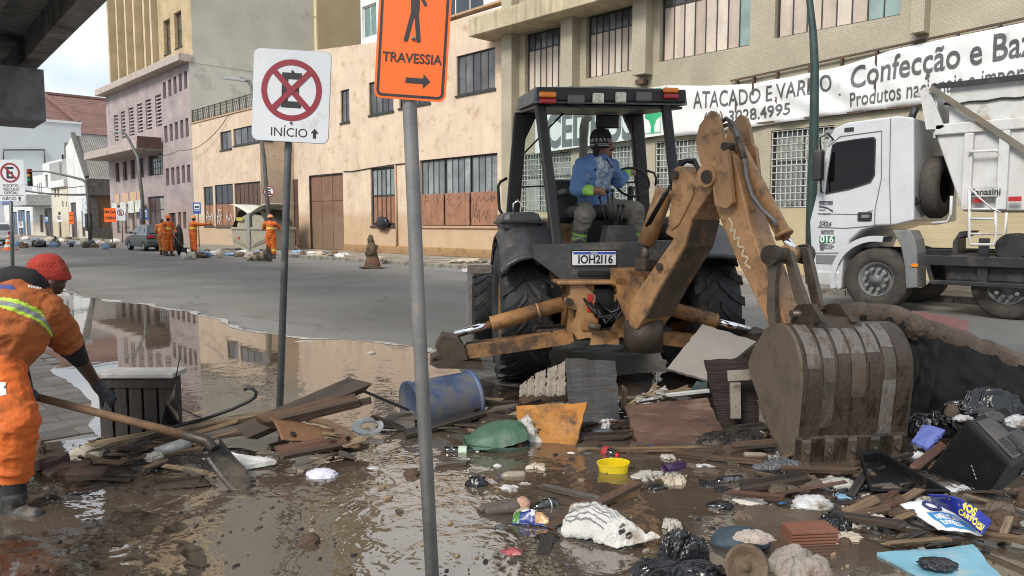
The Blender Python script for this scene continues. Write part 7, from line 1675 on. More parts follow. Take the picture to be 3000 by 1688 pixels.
# ================================================================= cars, waste container, cones
def car(label,rear,w_,L_,h_,paint,fwd,name='parked_car'):
    """hatchback: rear = ground point under the middle of the rear bumper; faces fwd"""
    ang = math.atan2(-fwd[0],fwd[1]); t_ = thing(name,label,'car',rear,ang)
    hw = w_ / 2
    side = [(0.02,.30),(.0,.50),(.06,.62),(.10,.92),(.98,.95),(2.6,.93),(3.55,.80),(L_ - .05,.62),(L_,.42),(L_ - .05,.24),(.1,.22)]
    side = [(y * L_ / 3.9,z * h_ / 1.48) for y,z in side]
    body = bev(obj('body',MB().prism(side,-hw,hw,'x'),paint,t_),.09,4,25)
    k = h_ / 1.48; ly = L_ / 3.9
    gl = [(.10 * ly,.90 * k),(.42 * ly,1.40 * k),(.7 * ly,1.47 * k),(1.7 * ly,1.46 * k),(2.15 * ly,1.34 * k),(2.85 * ly,.92 * k)]
    vs = []; n = len(gl)
    for (y,z) in gl:
        f = 1 - .22 * (z - .9 * k) / (.57 * k); vs += [(-hw * .97 * f,y,z),(hw * .97 * f,y,z)]
    fs = [(2 * i,2 * i + 2,2 * i + 3,2 * i + 1) for i in range(n - 1)] + [tuple(2 * i for i in range(n))[::-1],tuple(2 * i + 1 for i in range(n))]
    obj('cabin',MB().add(vs,fs),paint,t_)
    cg = M('car_glass',(.03,.04,.045),.07,spec=.9,var=.2,bump=0)
    def quad(nm,pts,mat,par=t_): return obj(nm,MB().add(pts,[tuple(range(len(pts)))]),mat,par)
    o_ = .012
    quad('rear_window',[(-hw * .78,.16 * ly - o_ - .03,1.0 * k),(hw * .78,.16 * ly - o_ - .03,1.0 * k),(hw * .66,.385 * ly - o_,1.36 * k),(-hw * .66,.385 * ly - o_,1.36 * k)],cg)
    for s_ in (-1,1):
        for (ya,yb_,yc,yd) in ((.55,1.35,1.33,.72),(1.42,2.55,1.95,1.40)):
            fz = lambda z: 1 - .22 * (z - .9) / .57
            quad('side_window',[(s_ * (hw * .97 * fz(z) + o_),y * ly,z * k) for (y,z) in ((ya,1.0),(yb_,1.0),(yc,1.38),(yd,1.38))],cg)
        q = obj('tail_light',MB().bbox(s_ * hw * .72 - .17,s_ * hw * .72 + .19,-.015,.13,.70 * k,.90 * k,.04),M('tail_light_red',(.30,.012,.03),.2,var=.1,bump=0),t_)
        obj('door_mirror',MB().bbox(s_ * (hw + .08) - .09,s_ * (hw + .08) + .09,2.35 * ly,2.5 * ly,.95 * k,1.08 * k,.03),paint,t_)
        for yy in (.62 * ly,3.15 * ly):
            m4 = Matrix.Translation((s_ * (hw - .1),yy,.3)); wo = obj('wheel',MB().lathe([(.17,-s_ * .1),(.29,-s_ * .1),(.3,-s_ * .06),(.3,s_ * .08),(.28,s_ * .112),(.19,s_ * .112)],24,M4=m4,axis='x'),rubber,t_)
            obj('hubcap',MB().lathe([(.001,s_ * .105),(.08,s_ * .1),(.17,s_ * .09),(.2,s_ * .108)],20,M4=m4,axis='x'),M('hubcap_grey',(.32,.33,.34),.4,metal=.5),wo)
    obj('bumper',MB().bbox(-hw * .93,hw * .93,-.05,.12,.28 * k,.56 * k,.05),paint,t_)
    obj('bumper_insert',MB().bbox(-hw * .6,hw * .6,-.06,-.045,.30 * k,.38 * k,.01),black_p,t_)
    obj('rear_plate',MB().box(-.2,.2,-.066,-.054,.44 * k,.54 * k),plw,t_)
    return t_
rp0 = G(*z1(868,1404)); rp0.x = max(rp0.x,14.6)
car('grey hatchback parked ahead of the orange crew',Vector((14.75,rp0.y + .1,0)),1.68,3.9,1.5,M('grey_car_paint',(.06,.072,.073),.25,metal=.5,var=.06,bump=0,coat=.5),(0,1))
wc_ = G(8,719)
car('white car cut off by the left edge of the far street',Vector((wc_.x - .1,wc_.y,0)),1.75,4.1,1.62,M('white_car_paint',(.60,.60,.60),.3,var=.05,bump=0,coat=.4),(0,1))
# waste container with raised lids
con_m = M('container_beige',(.29,.27,.21),.6,var=.15,scale=2,bump=.1,dirt=(.22,.18,.12),damt=.4,dscale=2)
cb0 = G(*b5(1240,478)); XC = max(cb0.x,KX - .2)
pA,pB = WX(*b5(1120,470),XC),WX(*b5(1490,480),XC); L_ = abs(pA.y - pB.y); yM = (pA.y + pB.y) / 2
zT = WX(*b5(1120,232),XC).z
ct = thing('waste_container','big beige waste container with both lids swung open','container',(XC,yM,0))
fl_ = .13; hw = L_ / 2
ctb = MB(); ctb.prism([(-hw * .94,.13),(hw * .94,.13),(hw,zT - .12),(-hw,zT - .12)],0,1.5,'x')
obj('body',ctb,con_m,ct); obj('rim',MB().bbox(-.06,1.56,-hw - .06,hw + .06,zT - .118,zT + .02,.03),con_m,ct)
for k in range(7):
    for s_ in (1,-1):
        y = s_ * (hw * .15 + hw * .8 * k / 7); obj('rib',MB().bar((-.03,y,.25 + .05 * k),(-.03,y + s_ * hw * .22,.55 + .05 * k),.03,.05),con_m,ct)
dkm = M('container_inside',(.05,.048,.04),.8); obj('inner_shade_sheet',MB().box(.06,1.44,-hw * .9,hw * .9,zT + .021,zT + .03),dkm,ct)  # dark sheet on the solid body stands in for the shaded inside
lt = [WX(*b5(*p),XC + .75) for p in ((1340,130),(1155,65),(1105,55))]
for s_ in (1,-1):
    lidm = MB().sheet(lambda u,v: (-.05 + 1.55 * v,s_ * (.05 + hw * .98 * u),zT + .75 + .40 * math.sin(u * 1.5) + (.12 * u)),10,4,thick=.04); obj('lid',lidm,M('lid_pale',(.52,.51,.45),.6,var=.1),ct)
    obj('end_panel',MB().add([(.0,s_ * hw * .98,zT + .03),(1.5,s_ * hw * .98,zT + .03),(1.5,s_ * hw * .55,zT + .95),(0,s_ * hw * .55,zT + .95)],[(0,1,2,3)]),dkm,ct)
arch_ = MB(); arch_.prism([(hw * .8 * math.cos(a),zT + .02 + .72 * math.sin(a)) for a in [math.pi * i / 14 for i in range(15)]],.1,1.4,'x'); obj('inner_drum',arch_,M('container_grey',(.30,.28,.22),.7,var=.2),ct)
obj('front_post',MB().bbox(-.09,-.01,-.17,.15,.15,zT + .8,.02),M('post_grey',(.23,.225,.21),.6,var=.2),ct)
pt = obj('yellow_label',MB().box(-.02,.0,hw * .35,hw * .7,zT + .38,zT + .56),M('label_yellow',(.42,.36,.06),.6,bump=0),ct)
obj('red_sticker',MB().box(-.012,-.002,hw * .55,hw * .66,zT * .45,zT * .62),redr,ct)
# cones
def cone(label,base_,axis,h_,r_,mats_,name='traffic_cone'):
    ax = Vector(axis).normalized(); m4 = frame4(base_,ax.orthogonal(),ax.cross(ax.orthogonal())); rt_ = thing(name,label,'traffic cone',base_)
    body = MB(); nb = 6
    for i in range(nb):
        a,b = i / nb,(i + 1) / nb; body.lathe([(r_ * (1 - a * .86),h_ * a),(r_ * (1 - b * .86),h_ * b)],20,mi=i % 2,M4=m4)
    obj('cone',body,mats_,rt_,world=True); obj('base',MB().box(-r_ * 1.25,r_ * 1.25,-r_ * 1.25,r_ * 1.25,-.03,.02,M4=m4),mats_[0],rt_,world=True); return rt_
cb_ = G(*b5(1490,580)); d = -CR; cone('toppled black and tan striped cone beside the waste container',cb_ + Vector((0,0,.27)),(d.x,d.y,-.22),.95,.24,[M('cone_black',(.05,.045,.04),.7,dirt=(.12,.1,.07),damt=.5),M('cone_tan',(.30,.22,.12),.7,dirt=(.12,.1,.07),damt=.5)])
cb_ = G(*z2(708,1425)); rc_m = M('mud_caked_cone',(.13,.085,.05),.9,var=.4,bump=.6,dirt=(.06,.045,.03),damt=.5,dscale=5)
cn_ = cone('mud-caked traffic cone with torn top at the kerb',cb_ + Vector((0,0,.03)),(.06,.02,1),.95,.30,[rc_m,M('mud_caked_cone_red',(.20,.085,.045),.9,var=.4,bump=.6)])
obj('rag',MB().blob(cb_ + Vector((-.02,.02,.62)),(.2,.2,.3),3,.5,2.5,5,ridged=True),rc_m,cn_,world=True); obj('rag',MB().blob(cb_ + Vector((-.02,.05,.95)),(.1,.1,.22),3,.5,2.5,8,ridged=True),rc_m,cn_,world=True)
cb_ = G(26,733); cone('orange and white cone beside the white car',cb_ + Vector((0,0,.03)),(0,0,1),.9,.26,[M('cone_orange',(.70,.13,.02),.6),M('cone_white',(.7,.7,.68),.6)])
# ================================================================= flood debris
FH = Vector((CF.x,CF.y,0)).normalized()
def depth(p): return (Vector(p) - CO).dot(FH)
def place(name,mb,mats,label,cat,M4,group=None):
    me = bpy.data.meshes.new(name); me.from_pydata(mb.v,[],mb.f)
    for m in (mats if isinstance(mats,(list,tuple)) else [mats]): me.materials.append(m)
    me.polygons.foreach_set('material_index',mb.m); me.polygons.foreach_set('use_smooth',mb.sm); me.update()
    o = bpy.data.objects.new(name,me); C.objects.link(o); o.matrix_world = M4; INV[o] = M4.inverted()
    return tag(o,label,cat,group)
def wood(name,c,mud=.5,rough=.55,mudc=(.045,.03,.02)): return M(name,tuple(x * .55 for x in c),rough,var=.5,scale=7,bump=.5,bscale=26,stretch=(.3,3,3),dirt=mudc,damt=mud + .1,dscale=3.2)
W_pale,W_tan,W_brown,W_dark,W_grey,W_red = wood('pale_timber',(.44,.32,.19),.32),wood('tan_timber',(.30,.19,.10),.45),wood('brown_timber',(.17,.095,.052),.5),wood('dark_timber',(.06,.042,.032),.5),wood('grey_timber',(.19,.165,.14),.45),wood('reddish_timber',(.20,.085,.05),.5)
W_wet = wood('soaked_timber',(.035,.026,.02),.4,.35)
def plank_mb(L_,w_,th,seed,ragged=.06,bend=.0,nx=14):
    mb = MB(); vs = []; rnd = random.Random(seed)
    for i in range(nx + 1):
        t = i / nx; x = L_ * t
        for (sy,sz) in ((-1,-1),(1,-1),(1,1),(-1,1)):
            xe = x
            if i in (0,nx): xe += rnd.uniform(-1,1) * ragged * (1 if i else -1)
            jit = .035 * w_ * mnoise.noise(Vector((t * 7,sy * 3 + seed,sz)))
            vs.append((xe,sy * (w_ / 2 + jit),sz * th / 2 + bend * math.sin(t * math.pi) + .01 * th * mnoise.noise(Vector((t * 9,seed,sz)))))
    fs = [(4 * i + k,4 * i + (k + 1) % 4,4 * i + 4 + (k + 1) % 4,4 * i + 4 + k) for i in range(nx) for k in range(4)] + [(3,2,1,0),(4 * nx,4 * nx + 1,4 * nx + 2,4 * nx + 3)]
    return mb.add(vs,fs)
_sd = [100]
def plank(label,p,q,w_,th,mat,roll=0.0,ragged=.04,bend=0.0,name='plank',group=None,cat='plank'):
    p,q = Vector(p),Vector(q); x = (q - p); L_ = x.length; x.normalize(); y = Vector((0,0,1)).cross(x).normalized(); y = Matrix.Rotation(roll,3,x) @ y
    _sd[0] += 1; return place(name,plank_mb(L_,w_,th,_sd[0],ragged,bend),mat,label,cat,frame4(p,x,y),group)
def quadboard(label,corners,mat,th=.018,name='board',cat='board',warp=.006,rag=.008,nx=10,group=None):
    """corners BL, BR, TR, TL in space; grain along BL-BR"""
    BL,BR,TR,TL = [Vector(c) for c in corners]; x = BR - BL; y = TL - BL; m4 = frame4(BL,x,y); inv = m4.inverted(); q = [inv @ c for c in (BL,BR,TR,TL)]
    _sd[0] += 1; sd = _sd[0]; rnd = random.Random(sd)
    def fn(u,v):
        p = q[0].lerp(q[1],u).lerp(q[3].lerp(q[2],u),v); e = rag * mnoise.noise(Vector((u * 9,v * 9,sd)))
        if v in (0,1) or u in (0,1): p += Vector((e,e,0)) * 1.6
        p.z += warp * mnoise.noise(Vector((u * 2.5,v * 2.5,sd))) * 2; return p
    return place(name,MB().sheet(fn,nx,nx,smooth=False,thick=th),mat,label,cat,m4,group)
def lean(zf,BL,BR,TR,TL,ld=.25,z=0.0):
    """board standing on the ground and leaning back: traced corners"""
    a,b = G(*zf(*BL),z),G(*zf(*BR),z); return [a,b,c3(zf(*TR),depth(b) + ld),c3(zf(*TL),depth(a) + ld)]
def lump(name,label,cat,zf,x0,y0,x1,y1,mat,amp=.3,freq=2.2,ridged=True,sub=4,lift=0.0,flat_=.85,dep=.7,sq=.55,mat2=None,seed=None,group=None):
    a,b = zf(x0,y0),zf(x1,y1); c = G((a[0] + b[0]) / 2,b[1],lift); D = depth(c); s_ = D / FPX
    w_,h_ = (b[0] - a[0]) * s_ / 2,(b[1] - a[1]) * s_ / 2 * flat_
    cc = c + FH * w_ * dep * .8; _sd[0] += 1; m4 = Matrix.Rotation(-YAW,4,'Z'); mb = MB()
    mb.blob((0,0,0),(w_,w_ * dep,h_),sub,amp,freq,seed or _sd[0],ridged,squash=sq)
    zmin = min(v[2] for v in mb.v); m4.translation = Vector((cc.x,cc.y,lift - zmin - .012))
    return place(name,mb,mat,label,cat,m4,group)
def drape(name,label,cat,zf,x0,y0,x1,y1,mat,fold=.5,dep=.7,lift=0.0,seed=1,sharp=1.0,nx=56,dirn=0.6,group=None,flat_=.22,rimv=.25):
    """soft sheet lying in a heap: folds run in one direction, uneven outline"""
    a,b = zf(x0,y0),zf(x1,y1); c = G((a[0] + b[0]) / 2,b[1],lift); s_ = depth(c) / FPX; w_ = (b[0] - a[0]) * s_ / 2; dp = w_ * dep; bh_ = (b[1] - a[1]) * s_; dp = min(dp,bh_ * 1.3); h_ = max(flat_ * bh_,.85 * (bh_ - .6 * dp))
    m4 = Matrix.Rotation(-YAW,4,'Z'); m4.translation = c + FH * dp * .9; ca,sa = math.cos(dirn),math.sin(dirn)
    def fn(u,v):
        x,y = (u - .5) * 2,(v - .5) * 2; k = max(abs(x),abs(y)); r_ = math.hypot(x,y); sc_ = k / r_ if r_ > 1e-6 else 1; x,y = x * sc_,y * sc_; r_ = min(1,math.hypot(x,y)); an = math.atan2(y,x)
        rim = 1 + rimv * (mnoise.noise(Vector((math.cos(an) * 1.6,math.sin(an) * 1.6,seed * 3.7))) + .7 * mnoise.noise(Vector((math.cos(an) * 4.5,math.sin(an) * 4.5,seed * 1.3)))); px_,py_ = x * w_ * rim,y * dp * rim
        q = Vector((x * 1.4 + seed * 5,y * 1.4,seed)); q = q + Vector((mnoise.noise(q * 1.3),mnoise.noise(q * 1.3 + Vector((7,7,7))),0)) * .55; fx_,fy_ = q.x * ca + q.y * sa,-q.x * sa + q.y * ca
        f1_ = 1 - 2 * abs(mnoise.noise(Vector((fx_ * .6,fy_ * 2.4,seed)))); f2_ = 1 - 2 * abs(mnoise.noise(Vector((fx_ * 1.6,fy_ * 5.5,seed + 4))))
        e = (1 - r_ ** 2.2) ** .6 if r_ < 1 else 0
        z = h_ * e * (.62 + .38 * mnoise.noise(q * .8)) + h_ * fold * (.55 * f1_ + .22 * f2_ * sharp) * min(1,e * 1.6 + .08)
        return Vector((px_ + .05 * w_ * f2_,py_,max(z,-.004) + .003))
    return place(name,MB().sheet(fn,nx,nx),mat,label,cat,m4,group)
# ---- materials of the litter
blackbag = M('black_bag',(.009,.009,.011),.2,var=.35,bump=.5,bscale=22,spec=.7,dirt=(.06,.048,.036),damt=.12,dscale=3)
whitebag = M('white_bag',(.50,.50,.51),.35,var=.3,bump=.6,bscale=16,dirt=(.18,.14,.10),damt=.5,dscale=5)
creambag = M('cream_bag',(.46,.40,.31),.45,var=.2,bump=.6,bscale=14,dirt=(.22,.16,.11),damt=.35)
sackm = M('woven_sack',(.50,.49,.47),.75,var=.15,bump=.5,bscale=70,dirt=(.22,.17,.12),damt=.4,dscale=4)
mudcloth = M('muddy_cloth',(.09,.066,.047),.8,var=.35,bump=.6,bscale=25,dirt=(.08,.055,.04),damt=.5,dscale=4)
browncloth = M('brown_mattress_cloth',(.135,.098,.072),.8,var=.3,scale=4,bump=.5,bscale=20,dirt=(.07,.048,.034),damt=.5,dscale=3)
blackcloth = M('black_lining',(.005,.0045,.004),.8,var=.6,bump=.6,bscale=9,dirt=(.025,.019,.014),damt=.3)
paperm = M('wet_paper',(.42,.40,.36),.6,var=.3,bump=.3,bscale=20,dirt=(.16,.12,.085),damt=.5,dscale=6)
foamw = M('white_foam',(.66,.66,.65),.6,var=.1,bump=.2,dirt=(.3,.25,.2),damt=.35)
rust = M('rusty_scrap',(.075,.043,.025),.8,var=.4,bump=.7,bscale=20,dirt=(.06,.04,.026),damt=.5,dscale=6)
blk_pl = M('black_plastic_shell',(.008,.0082,.009),.5,var=.25,spec=.2,bump=.12,bscale=30,dirt=(.045,.036,.028),damt=.25,dscale=3)
pet = thin_glass('clear_plastic',(.86,.90,.88),.22)
# ---- left heap ---------------------------------------------------------------
zz = lambda zf,x,y,h=0.0: G(*zf(x,y),h)
# slatted cabinet the worker grips
cbm = M('cabinet_slat',(.028,.021,.017),.6,var=.35,scale=6,bump=.4,bscale=30,stretch=(2,2,.4),dirt=(.12,.1,.08),damt=.35)
cbl,cbr = G(*z5(422,905)),G(*z5(735,905)); Dc = depth(cbl)
tl_,tr_ = c3(z5(425,605),Dc),c3(z5(740,605),Dc); hC = tl_.z; xw_ = (cbr - cbl); wC = xw_.length
cab_ = thing('slatted_cabinet','dark slatted wooden cabinet standing in the puddle, gripped by the worker','cabinet',(cbl + cbr) / 2,math.atan2(xw_.y,xw_.x))
hwC = wC / 2
obj('top',MB().bbox(-hwC - .02,hwC + .02,-.03,.2,hC - .015,hC + .02,.008),M('cabinet_top',(.42,.41,.39),.5,var=.25,dirt=(.14,.11,.085),damt=.5,dscale=3),cab_)
obj('carcass',MB().box(-hwC + .02,hwC - .02,.03,.18,-.02,hC - .016),W_dark,cab_)
for k in range(5):
    x0 = -hwC + wC * k / 5; obj('slat',MB().bbox(x0 + .006,x0 + wC / 5 - .008,.0,.028,-.02,hC - .04 - .01 * (k % 2),.006),cbm,cab_)
obj('rail',MB().bbox(-hwC,hwC,-.012,-.001,hC - .085,hC - .02,.004),cbm,cab_)
# broken umbrella
um = thing('broken_umbrella','broken black umbrella with hooked handle lying on the planks','umbrella',zz(z5,860,800))
Du = 5.15; U = lambda x,y,d=0: c3(z5(x,y),Du + d)
obj('shaft',MB().tube([U(700,828,-.3),U(870,785),U(980,745),U(1050,712),U(1075,695),U(1078,675),U(1065,660),U(1045,656),U(1028,664)],.0125,8),ink,um,world=True)
obj('canopy',MB().sheet(lambda u,v: U(745 - 75 * v * u - 10 * math.sin(v * 5),625 + 190 * v + 25 * u * math.sin(v * 6),-.15 - .18 * u + .03 * math.sin(v * 11 + u * 5)),10,14),blackbag,um,world=True)
for (a,b) in (((765,480),(740,620)),((740,620),(610,650)),((755,740),(850,785)),((680,610),(720,740))): obj('rib',MB().tube([U(*a,-.1),U(*b,-.1)],.004,5),STEEL,um,world=True)
# planks
P5 = lambda x,y,h: G(*z5(x,y),h); P6 = lambda x,y,h: G(*z6(x,y),h)
def ptop(zf,x,y,D): return c3(zf(x,y),D)
D5 = 4.9
plank('long pale plank on top of the left heap',ptop(z5,385,902,4.75),ptop(z5,1160,758,5.3),.075,.03,W_pale,.2)
plank('pale plank split at one end beside the slatted cabinet',ptop(z5,400,925,4.72),ptop(z5,660,848,4.95),.09,.025,W_pale,-.1)
plank('narrow tan batten crossing the left heap',ptop(z5,560,930,4.72),ptop(z5,1010,800,5.05),.05,.03,W_tan,.3)
plank('short tan board lying under the shovel',ptop(z5,520,965,4.6),ptop(z5,860,905,4.78),.085,.02,W_tan,.1)
plank('grey board among the pale planks',ptop(z5,530,905,4.8),ptop(z5,1150,815,5.0),.12,.022,W_grey,.25)
plank('dark board behind the long pale plank',ptop(z5,700,880,4.9),ptop(z5,1200,790,5.15),.10,.03,W_dark,.4)
plank('big splintered dark beam rising at the end of the left heap',ptop(z6,-40,760,4.85),ptop(z6,495,528,5.2),.15,.05,W_dark,.5,.07)
plank('muddy brown beam below the splintered dark beam',ptop(z6,40,712,4.85),ptop(z6,512,598,5.1),.12,.06,W_brown,.3,.07)
plank('reddish brown plank at the foot of the left heap',ptop(z6,100,862,4.5),ptop(z6,425,802,4.75),.10,.03,W_red,.5)
plank('short dark stump of timber at the end of the beams',ptop(z6,440,632,5.05),ptop(z6,550,608,5.1),.05,.04,W_dark)
plank('thin black iron bar pointing at the blue drum',ptop(z6,495,556,5.3),ptop(z6,728,655,5.5),.028,.02,ink,0,.0,0,'iron_bar',None,'bar')
plank('soaked dark plank in the mud below the shovel',P5(668,1066,.03),P5(860,1046,.04),.11,.03,W_wet,.05,.05)
plank('thin splinter in the mud left of the shovel blade',P5(770,1000,.05),P5(900,1050,.03),.03,.015,W_grey,.0,.03)
plank('flat dark lath along the mud edge',P5(300,1030,.04),P5(545,1040,.03),.04,.015,W_wet)
plank('short broken slat below the grey pipe',P5(600,1000,.05),P5(690,968,.06),.06,.015,W_tan)
plank('pale slat poking from under the white board',P5(700,985,.05),P5(860,1010,.03),.04,.012,W_pale)
def curv(u,v):
    a = c3(z6(60 + 390 * u,700 + 10 * math.sin(u * 3) + 90 * u * u),4.85 + .2 * u); b = c3(z6(120 + 380 * u,800 + 40 * u),4.62 + .12 * u)
    p = a.lerp(b,v); p.z += .035 * math.sin(v * math.pi) + .012 * mnoise.noise(Vector((u * 6,v * 6,3))); return p
single('plywood_sheet',MB().sheet(curv,24,10,thick=.012),M('orange_plywood',(.17,.08,.034),.65,var=.3,scale=4,bump=.3,dirt=(.07,.045,.03),damt=.5,dscale=4),'curled orange-brown plywood sheet under the dark beams','plywood')
plank('curved tan lath over the plywood sheet',ptop(z6,240,700,4.95),ptop(z6,500,815,4.8),.05,.015,W_tan,.3,.03,.05)
for k in range(16):
    x_,y_ = 40 + random.random() * 430,760 + random.random() * 120; a_ = random.uniform(-.5,.5); L_ = random.uniform(40,120)
    plank('small splinter of wood scattered over the left heap',c3(z6(x_,y_),4.62 + random.random() * .2),c3(z6(x_ + L_ * math.cos(a_),y_ + L_ * math.sin(a_) * .6),4.66 + random.random() * .2),random.uniform(.015,.04),.012,random.choice([W_tan,W_dark,W_brown,W_pale]),random.random(),.03,0,'splinter','splinters on the left heap','splinter')
for k in range(14):
    x_,y_ = 330 + random.random() * 560,870 + random.random() * 120; a_ = random.uniform(-.35,.25); L_ = random.uniform(50,160)
    plank('small broken lath lying among the pale planks',c3(z5(x_,y_),4.5 + (1 - (y_ - 870) / 120) * .3),c3(z5(x_ + L_ * math.cos(a_),y_ + L_ * math.sin(a_)),4.55 + (1 - (y_ - 870) / 120) * .3),random.uniform(.02,.05),.012,random.choice([W_tan,W_dark,W_grey,W_pale,W_wet]),random.random() * .6,.03,0,'lath','laths in the left heap','lath')
p0,p1 = ptop(z5,655,935,4.68),ptop(z5,805,885,4.78)
pp_ = single('pipe',MB().tube([p0,p1],.043,18),M('grey_pipe',(.27,.275,.27),.5,metal=.2,var=.2,dirt=(.13,.1,.08),damt=.4),'short grey pipe lying among the pale planks','pipe'); obj('pipe_end',MB().tube([p1,p1.lerp(p0,-.03)],.045,18),W_dark,pp_,world=True)
quadboard('white laminate board lying in the mud beside the shovel',[P5(800,945,.05),P5(1000,985,.05),P5(1160,960,.06),P5(960,925,.06)],M('white_laminate',(.55,.55,.53),.4,var=.1,bump=.05,dirt=(.22,.17,.12),damt=.4),.03)
lump('plastic_bag','crumpled translucent cream bag left of the pale planks','bag',z5,262,868,436,985,creambag,.32,2.4)
lump('paper_scrap','white crumpled paper beside the grey pipe','paper',z5,608,905,680,965,paperm,.5,2.6,lift=.06)
br_m = M('old_brick',(.055,.026,.018),.85,var=.3,bump=.4,bscale=30,dirt=(.06,.045,.033),damt=.5,dscale=7)
for k,(x0,y0,x1,y1,h,lab) in enumerate(((152,985,215,968,.05,'brick on edge at the worker’s boot'),(210,990,262,955,.06,'tilted brick touching the cream bag'),(245,1002,385,990,.05,'long half-buried brick under the cream bag'),(290,1025,450,1020,.04,'flat brick in the mud before the pale planks'),(225,1015,240,1020,.03,'broken brick corner in the mud'))):
    a,b = P5(x0,y0,h),P5(x1,y1,h); d = (b - a).normalized(); m4 = frame4((a + b) / 2,d,Vector((0,0,1)).cross(d)); m4 = m4 @ Matrix.Rotation(.15 * (k - 2),4,'X'); L_ = max(.1,(b - a).length)
    place('brick',MB().bbox(-L_ / 2,L_ / 2,-.05,.05,-.035,.035,.008),br_m,lab.replace('’s',''),'brick',m4)
lump('wood_lump','charred lump of wood behind the near worker','wood',z5,130,835,184,945,rust,.35,2.2)
# ---- middle: blue drum, toilet seat ring, pillow, bottles ---------------------
da,db = c3(z6(735,655),5.75),c3(z6(1005,590),6.0); dax = (db - da).normalized(); rD = .215
drm = MB(); m4 = frame4(da,dax.orthogonal(),dax.cross(dax.orthogonal())); Ld = (db - da).length + .05
bl_m = M('scuffed_blue_plastic',(.03,.055,.12),.5,var=.35,scale=4,bump=.15,bscale=20,dirt=(.085,.08,.075),damt=.62,dscale=4)
dr = thing('blue_drum','scuffed blue plastic drum lying on its side in the puddle','drum',da - Vector((0,0,da.z)))
obj('body',MB().lathe([(.001,.02),(rD * .96,.02),(rD * 1.07,0),(rD * 1.07,.03),(rD * .98,.05),(rD,.1),(rD * .98,Ld * .5),(rD * .93,Ld * .95),(rD * .96,Ld),(rD * .9,Ld + .01)],36,M4=m4),bl_m,dr,world=True)
obj('end_disc',MB().lathe([(rD * .93,Ld),(rD * .9,Ld - .02),(rD * .6,Ld - .025),(rD * .55,Ld - .01),(.001,Ld - .01)],36,M4=m4),bl_m,dr,world=True)
obj('rim',MB().lathe([(rD * .95,Ld - .02),(rD * 1.0,Ld - .01),(rD * 1.0,Ld + .012),(rD * .93,Ld + .014)],36,M4=m4),M('drum_rim',(.045,.085,.18),.5,var=.25,dirt=(.14,.13,.12),damt=.4),dr,world=True)
plank('dark plank under the blue drum',P6(720,770,.04),P6(1075,670,.06),.10,.03,W_wet,.1)
quadboard('grey tin sheet behind the white ring',[P6(570,740,.03),P6(760,745,.03),P6(755,660,.12),P6(640,665,.1)],W_grey,.01)
rg_c = P6(535,738,.06); fr_ = frame4(rg_c,CR,Vector((0,0,1)) * .55 + FH)
rgm = MB(); ro_pts = [( .115 * math.cos(a),.085 * math.sin(a)) for a in [2 * math.pi * i / 28 for i in range(28)]]
for i in range(28):
    j = (i + 1) % 28; q = [ro_pts[i],ro_pts[j],(ro_pts[j][0] * .62 + .01,ro_pts[j][1] * .58),(ro_pts[i][0] * .62 + .01,ro_pts[i][1] * .58)]
    rgm.add([(a,b,z) for z in (0,.02) for (a,b) in q],[(3,2,1,0),(4,5,6,7),(0,1,5,4),(2,3,7,6)])
place('seat_ring',rgm,foamw,'white plastic ring seat half sunk near the blue drum','seat ring',fr_)
plank('short charred stick through the white ring',P6(565,690,.12),P6(700,745,.03),.05,.03,W_wet)
def pillow(label,zf,x0,y0,x1,y1,mat,name='cushion',h=.13):
    a,b = zf(x0,y0),zf(x1,y1); c = G((a[0] + b[0]) / 2,b[1] - 8); D = depth(c); w_ = (b[0] - a[0]) * D / FPX / 2; m4 = Matrix.Rotation(-YAW + .12,4,'Z'); dp = w_ * .72; m4.translation = c + FH * dp * .55 + Vector((0,0,.0))
    def fn(u,v):
        x,y = (u - .5) * 2,(v - .5) * 2; e = (1 - x * x) ** .45 * (1 - y * y) ** .45 if abs(x) < 1 and abs(y) < 1 else 0; pin = 1 - .10 * (1 - abs(x)) * 0 + .06 * (x * x * y * y); return Vector((x * w_ * (1 - .16 * (1 - x * x) * 0 - .22 * y * y * (1 - abs(x)) * 0),y * dp * (.55 + .45 * (1 - x * x)),.05 + h * e * (1 + .15 * x) + .012 * mnoise.noise(Vector((x * 4,y * 4,5))) + .03 * x))
    mb = MB().sheet(fn,28,22); mb.sheet(lambda u,v: (lambda p: Vector((p.x,p.y,.05 - (p.z - .05) * .55)))(fn(1 - u,v)),28,22); return place(name,mb,mat,label,'cushion',m4)
pillow('muddy dark green pillow floating in the puddle',z6,985,732,1310,868,M('green_pillow_cloth',(.045,.105,.065),.55,var=.3,scale=4,bump=.4,bscale=18,dirt=(.14,.17,.13),damt=.35,dscale=4))
